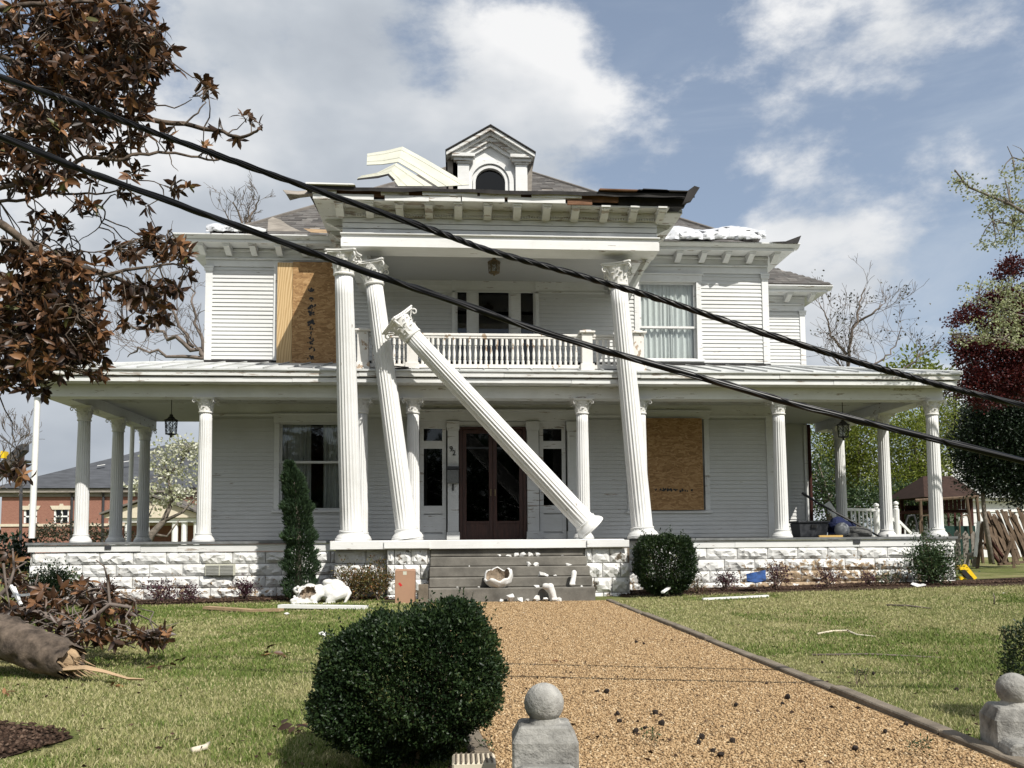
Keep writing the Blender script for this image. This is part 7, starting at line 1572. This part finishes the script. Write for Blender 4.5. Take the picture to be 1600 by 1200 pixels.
def rubble():
    r = random.Random(44); items = []
    def hull():
        bm = bmesh.new()
        for k in range(14):
            d = Vector((r.gauss(0, 1), r.gauss(0, 1), r.gauss(0, 1))).normalized() * r.uniform(.6, 1.15); bm.verts.new(d)
        bmesh.ops.convex_hull(bm, input=bm.verts); me = bpy.data.meshes.new('chunk'); bm.to_mesh(me); bm.free(); return me
    def put(px, py, Y, w, lab, fl=.6, asp=None):
        me = hull(); me.materials.append(M['plaster']); s = 1.12 * w * Y / F / 2; p = A(px, py, Y); a_ = asp or r.uniform(.6, 1.1)
        zg = {14.0: .012, 14.2: .235, 14.5: .40, 14.78: .575, 15.06: .74}.get(Y, gzf(p.x, p.y)) + s * fl * .62
        o = inst('plaster_chunk', me, None, (p.x, p.y, zg), (r.uniform(-.3, .3), r.uniform(-.4, .4), r.uniform(0, 3)), (s, s * a_, s * fl)); tag(o, lab, 'plaster chunk', 'broken white plaster chunks'); return o
    G5, G4, G3, G2, G1 = 14.0, 14.2, 14.5, 14.78, 15.06
    put(797, 928, G5, 22, 'angular white chunk at the left end of the rubble below the steps', .75, .6)
    for px, w, q in ((783, 9, 'smallest white chunk, left end of the rubble row at the foot of the steps'), (815, 13, 'white chunk right of the angular one at the foot of the steps'), (824, 11, 'small white chunk in the middle of the rubble row below the steps'), (838, 20, 'widest white chunk in the rubble row at the foot of the steps'), (852, 12, 'white chunk just left of the leg below the steps'), (872, 14, 'white chunk at the right end of the rubble row below the steps')): put(px, 931, G5, w, q, .55)
    put(838, 914.5, G4, 13, 'flat white oval piece on the lowest step', .35, .8)
    for px, q in ((714, 'leftmost tiny white crumb on the lowest step'), (748, 'tiny white crumb on the lowest step left of the hollow fragment'), (909, 'tiny white crumb on the lowest step by the right pier')): put(px, 915.5, G4, 5, q, .6)
    put(849, 897, G3, 22, 'pointed white shard on the second step', .45, .5); put(801, 899, G3, 9, 'small white flake on the second step beside the large fragment', .5); put(868, 898, G3, 8, 'small white flake right of the pointed shard', .5)
    put(826, 882, G2, 18, 'long white shard on the middle step', .45, .5); put(838, 881, G2, 10, 'white chunk on the middle step beside the long shard', .7); put(888, 882, G2, 14, 'thin white splinter on the middle step near the right pier', .3, .3); put(733, 884, G2, 4, 'tiny white crumb alone on the left of the middle step', .6)
    for px, w, q in ((795, 8, 'second'), (805, 12, 'third'), (816, 14, 'fourth'), (829, 12, 'fifth'), (840, 12, 'rightmost')): put(px, 867.5 if px > 800 else 867, G1, w, q + ' white chunk from the left in the row on the uppermost step' if q != 'rightmost' else 'rightmost white chunk of the row on the uppermost step', .6)
    put(780, 867, G1, 9, 'white chunk at the left end of the uppermost step rubble', .5); put(879, 868, G1, 6, 'white flake alone at the right of the uppermost step', .4)
    o = put(506, 999, 9.3, 15, 'white plaster lump on the lawn behind the foreground box shrub', .7); put(447, 955, 12.2, 13, 'small white plaster lump on the lawn in front of the lion', .5); put(818, 957, 11.9, 4, 'tiny white chip on the gravel path', .5)
rubble()
# ------------------------------------------------------------------ boards, box, scraps on the lawn
def ground_bar(name, a, b_, Ya, Yb, w, h, mat, label, cat, mid=None):
    P = [A(*a, Ya)] + ([A(*mid[0], mid[1])] if mid else []) + [A(*b_, Yb)]; m = MB()
    for p, q in zip(P[:-1], P[1:]): m.obox(p, q, w, h)
    return tag(m.build(name, M[mat]), label, cat)
def gy(px, py):
    """depth at which the lawn shows at this pixel"""
    d = FWD + RGT * ((px - 800) / F) + UPV * ((PY - py) / F); t = CAM.z / -d.z
    for _ in range(12): t = .5 * t + .5 * (CAM.z - gzf(d.x * t, d.y * t)) / -d.z
    return d.y * t
ground_bar('trim_board', (322, 949), (440, 953), gy(322, 954), gy(440, 957), .14, .04, 'heartwood', 'bowed wooden trim board lying on the lawn left of the lion', 'board', ((395, 954), gy(395, 957)))
ground_bar('white_trim_board', (438, 947), (572, 949), gy(470, 952), gy(560, 952), .16, .05, 'pvc', 'long straight white trim board lying in front of the lion', 'board')
ground_bar('white_trim_board', (1098, 936), (1200, 931), gy(1100, 938), gy(1200, 933), .07, .03, 'pvc', 'thin white trim strip lying on the right lawn', 'board'); ground_bar('white_trim_board', (1035, 925.5), (1046, 918), 14.2, 14.5, .05, .03, 'pvc', 'short white stick under the clipped box shrub', 'board')
e = empty('cardboard_box', A(632, 940, 14.0), 'tall brown cardboard box with a red sticker beside the left stair pier', 'box'); Yc = 14.05; x0, x1 = X_(617, Yc, 915), X_(648, Yc, 915); z0, z1 = 0.0, Z_(892.5, Yc, 632)
hb('carton', 'card', (x0, x1, Yc, Yc + .38, z0, z1), parent=e, bevel=.006); MB().add([(x0, Yc, z1 + .002), (x1, Yc, z1 + .002), (x1, Yc + .2, z1 + .03), (x0, Yc + .2, z1 + .03)], [(0, 1, 2, 3)]).build('flap', M['card'], e); hb('tape', 'sheet', ((x0+x1)/2 - .03, (x0+x1)/2 + .03, Yc - .002, Yc - .0005, z1 - .06, z1 - .002), parent=e)
MB().prism([(X_(622.5, Yc), Z_(912, Yc, 625)), (X_(625, Yc), Z_(910, Yc, 625)), (X_(629, Yc), Z_(914.5, Yc, 625)), (X_(626, Yc), Z_(916.5, Yc, 625))], 1, Yc - .003, Yc - .001).build('sticker', M['red'], e)
tag(hb('end_block', 'kerb', (X_(654, 14.0), X_(669, 14.0), 13.95, 14.06, -.05, Z_(913, 14.0, 660))), 'small square concrete end block between the cardboard box and the steps', 'block', kind=None).parent = None
COL.objects['end_block'].matrix_parent_inverse = Matrix.Identity(4)
sheet('blue_scrap', [[A(1167, 908, 14.9), A(1166, 897, 15.05)], [A(1181, 911, 14.85), A(1181, 894, 15.05)], [A(1197, 907, 14.9), A(1196, 891, 15.1)]], 'blue', 'torn blue panel scrap leaning in the right flower bed', 'scrap', th=.015)
def yellow_toy():
    e = empty('yellow_scrap', A(1515, 908, 16.5), 'bent yellow and black plastic scrap right of the corner shrub', 'scrap'); Y = 16.5
    for pts, mt, nm in (([(1497, 884), (1510, 882), (1527, 903), (1522, 906), (1504, 897)], 'yellow', 'yellow_panel'), ([(1500, 891), (1508, 890), (1522, 905), (1512, 905)], 'black', 'black_insert'), ([(1498, 900), (1524, 906), (1530, 911), (1500, 910)], 'yellow', 'yellow_base')):
        P = [A(*q, Y - (.03 if mt == 'black' else 0)) for q in pts]; n = len(P); MB().add(P + [q + Vector((.02, .12, 0)) for q in P], [tuple(range(n)), tuple(range(n, 2*n))[::-1]] + [(i, (i+1) % n, n+(i+1) % n, n+i) for i in range(n)]).build(nm, M[mt], e)
yellow_toy()
sheet('white_scrap', [[A(1423, 913, 15.0), A(1426, 910, 15.2)], [A(1433, 917, 14.9), A(1436, 913, 15.1)], [A(1447, 914, 15.0), A(1444, 912, 15.2)]], 'pvc', 'small bent white scrap below the right corner shrub', 'scrap'); sheet('white_scrap', [[A(1566, 927, 13.2), A(1570, 925.5, 13.4)], [A(1577, 928, 13.2), A(1576, 926, 13.4)]], 'pvc', 'tiny white paper scrap far right on the lawn', 'scrap')
# --- carved gate posts with balls
def gate_post(px, py, Y, label, turn):
    r_ = .0805; c = A(px, py, Y); e = empty('gate_post', (c.x, c.y, 0), label, 'gate post', 'stone gate posts'); m = MB(); m.lathe([(max(.004, math.sin(math.pi * i / 16)) * r_, -math.cos(math.pi * i / 16) * r_) for i in range(17)], 28, (0, 0, 0)); 
    o = m.build('stone_ball', M['post'], e, smooth=True); o.parent = e; o.matrix_parent_inverse = Matrix.Identity(4); o.location = (0, 0, c.z)
    zt = c.z - r_ * .93; w = .13; m = MB(); m.lathe([(.075, zt - .01), (.062, zt + .012), (.055, zt + .03)], 20, (0, 0, 0))
    prof = [(w, zt - .42), (w, zt - .06), (w - .018, zt - .025), (w - .03, zt)]
    v = []
    for q, z in prof: v += [(-q, -q * .85, z), (q, -q * .85, z), (q, q * .85, z), (-q, q * .85, z)]
    m.add(v, [(4*i+j, 4*i+(j+1) % 4, 4*i+4+(j+1) % 4, 4*i+4+j) for i in range(3) for j in range(4)] + [(0, 3, 2, 1), (12, 13, 14, 15)])
    o = m.build('pedestal', M['post'], e, bevel=.008); o.parent = e; o.matrix_parent_inverse = Matrix.Identity(4)
    m = MB()
    m.prism([(-.18, zt - .13), (-.085, zt - .125), (.085, zt - .125), (.0, 0)][:0] or [(-.115, zt - .42), (.115, zt - .42), (.125, zt - .165), (.10, zt - .135), (-.10, zt - .135), (-.125, zt - .165)], 1, -.26, -.112); o = m.build('front_block', M['post'], e, bevel=.01); o.parent = e; o.matrix_parent_inverse = Matrix.Identity(4)
    e.rotation_euler = (0, 0, turn)
gate_post(850, 1098.5, 3.4, 'carved stone gate post with a ball at the bottom of the path', -.06); gate_post(1584, 1077, 4.02, 'carved stone gate post with a ball at the right edge', -.25)
e = empty('drain_grate', A(745, 1192, 3.85), 'pale slotted concrete grate between the box shrub and the gate post', 'grate'); c = A(742, 1192, 3.75)
hb('grate_block', 'brickcream', (c.x - .10, c.x + .09, c.y - .09, c.y + .07, -.02, c.z + .025), parent=e, bevel=.008)
for i in range(8): hb('grate_bar', 'kerb', (c.x - .085 + i * .022, c.x - .077 + i * .022, c.y - .095, c.y + .05, c.z + .0251, c.z + .034), parent=e)
# --- small litter: seed cones, dead leaves, twigs
def litter():
    r = random.Random(15); rng = np.random.default_rng(15); me = rock(random.Random(1), 1, 2, .2, .9); me.materials.append(M['cone']); spots = [(993, 1150), (1008, 1143), (1034, 1137), (1097, 1159), (1145, 1165), (1114, 1180), (1126, 1187), (1092, 1167), (1383, 1150), (1416, 1138), (1336, 1177), (948, 1086), (934, 1085), (1231, 1095), (1150, 1107), (1223, 1104), (965, 1121), (968, 1133), (1024, 1120), (1006, 1009), (994, 1007), (1285, 1039), (1365, 1058), (1495, 1082)]
    CONE = ['black cone nearest the ball of the left gate post', 'black cone just right of the one nearest the left gate post', 'black cone at the top of the trio right of the left gate post', 'upper left cone of the bottom centre cluster on the gravel', 'rightmost large cone of the bottom centre cluster on the gravel', 'lower cone of the bottom centre cluster on the gravel', 'lowest cone of the bottom centre cluster on the gravel', 'small cone directly under the upper left cone of the cluster', 'black cone of the pair near the right kerb, the lower left one', 'black cone of the pair near the right kerb, the upper right one', 'lone black cone low on the right half of the gravel', 'black cone right of the gate post ball, the right one of two', 'black cone right of the gate post ball, the left one of two', 'black cone highest on the right part of the gravel', 'black cone in the middle of the gravel above the bottom cluster', 'black cone just below the highest cone on the right gravel', 'black cone on the gravel a little above the trio, left one', 'black cone on the gravel between gate post and trio', 'black cone above the trio, right one on the gravel', 'far black cone in the upper middle of the path, right of two', 'far black cone in the upper middle of the path, left of two', 'black cone close to the right kerb halfway down', 'black cone on the kerb side lawn right of the leafy sprig', 'lone black cone far out on the right lawn']
    for k, (px, py) in enumerate(spots):
        Y = gy(px, py); s = r.uniform(.011, .018); o = inst('seed_cone', me, None, (*A(px, py, Y).xy, max(.012, gzf(A(px, py, Y).x, Y)) + s * .8), (r.uniform(0, 3), r.uniform(0, 3), 0), (s, s, s * .85)); tag(o, CONE[k], 'seed cone', 'scattered black seed cones')
    # clumps of dead leaves on the lawn
    for px, py, n, lab, L in ((428, 1024, 9, 'clump of dead brown leaves on the lawn left of the box shrub', .13), (264, 1046, 6, 'pair of curled dead leaves in the middle of the left lawn', .10), (452, 1138, 7, 'flat orange brown leaf cluster close to the box shrub', .10), (288, 1037, 5, 'green and brown leaf sprig right of the fallen branches', .09), (180, 1080, 5, 'dark leaf sprig below the broken trunk', .08), (886, 1034, 4, 'curled brown leaf with a stalk lying on the gravel path', .07), (5, 1084, 5, 'orange dead leaves at the left edge of the lawn', .11)):
        Y = gy(px, py); c = A(px, py, Y); e = empty('leaf_clump', (c.x, c.y, .02), lab, 'leaves', 'dead leaves on the ground'); C_ = [(c.x + r.gauss(0, .06), c.y + r.gauss(0, .08), gzf(c.x, c.y) + r.uniform(.02, .05)) for _ in range(max(1, n // 3))]; rosettes(C_, [(r.gauss(0, .5), r.gauss(0, .5), 1) for _ in C_], rng, 'leaves', e, L=L * .85, W=L * .36, per=(3, 6), omin=1.15)
    for px, py, lab in ((1345, 1066, 'dark green leafy sprig beside the right kerb'), (1568, 998, 'green leafy sprig far right on the lawn'), (1018, 1167, 'small green weed in the gravel'), (1440, 1185, 'tuft of green weed at the right of the gravel'), (762, 1180, 'low green weed beside the left kerb')):
        Y = gy(px, py + 4); ragged('leaf_sprig', px, py + 4, Y, 30 if 'weed' not in lab else 22, 14 if 'weed' not in lab else 5, 46, .022 if Y < 6 else .05, 'green_leaf', lab, px, 'leafy sprigs on the ground', wid=.4, stems=6)
    for pl, rad, lab in (([(1278, 992), (1300, 988), (1325, 987), (1340, 994), (1368, 996)], .012, 'crooked pale twig on the right lawn'), ([(1385, 947), (1420, 948), (1455, 952)], .014, 'dark stick on the right lawn near the flower bed'), ([(1268, 1025), (1360, 1024), (1400, 1026), (1470, 1029)], .010, 'long thin stick on the right lawn'), ([(300, 1178), (320, 1173), (327, 1165)], .016, 'pale curved leaf stalk at the bottom left'), ([(1553, 946), (1554, 935), (1552, 928)], .010, 'thin upright stick on the right lawn')):
        P = [A(px, py, gy(px, max(py, 946) if 'upright' in lab else py)) + Vector((0, 0, rad)) for px, py in pl]; tag(MB().tube(P, [rad] * (len(P) - 1) + [rad * .4], 6).build('stick', M['twig' if 'pale' not in lab else 'brickcream'], None, smooth=True), lab, 'stick', 'sticks on the lawn')
    # many small bits nobody would count
    n = 700; y = 3.2 * (13.5 / 3.2) ** rng.uniform(0, 1, n); x = rng.uniform(-.6, .72, n) * y; P = np.stack([x, y, gz(x, y) + .022], -1); D = rng.normal(size=(n, 3)); D[:, 2] *= .25
    tag(foliage('leaf_litter', P, D, rng.uniform(.02, .05, n), rng.uniform(.01, .02, n), 'mulchchip', None, rng), 'scattered small dead leaves and bark bits over lawn and path', 'litter', kind='stuff')
litter()
# unseen road where the photographer stands, added dark to cut ground bounce
tag(hb('road', 'membrane', (-60, 60, -12, .6, -.5, -.34)), 'unseen asphalt street added in front of the garden', 'road', kind='structure').parent = None
COL.objects['road'].matrix_parent_inverse = Matrix.Identity(4)

# out-of-view belt of trees, added to darken pane reflections and porch fill
def unseen_wood():
    rng = np.random.default_rng(5); ells = []
    for i in range(16): x = -44 + i * 5.6 + rng.uniform(-1, 1); h = rng.uniform(3.6, 5.6); ells.append(((x, -26 + rng.uniform(-3, 3), h * .95), (3.6, 3.0, h * .9)))
    P, D = clumped(ells, 34, 16, .5, rng, .3); tag(foliage('added_street_trees', P, D, rng.uniform(.3, .55, len(P)), rng.uniform(.2, .35, len(P)), 'green_leaf', None, rng), 'unseen belt of green trees added across the street to darken reflections', 'trees', kind='stuff')
unseen_wood()
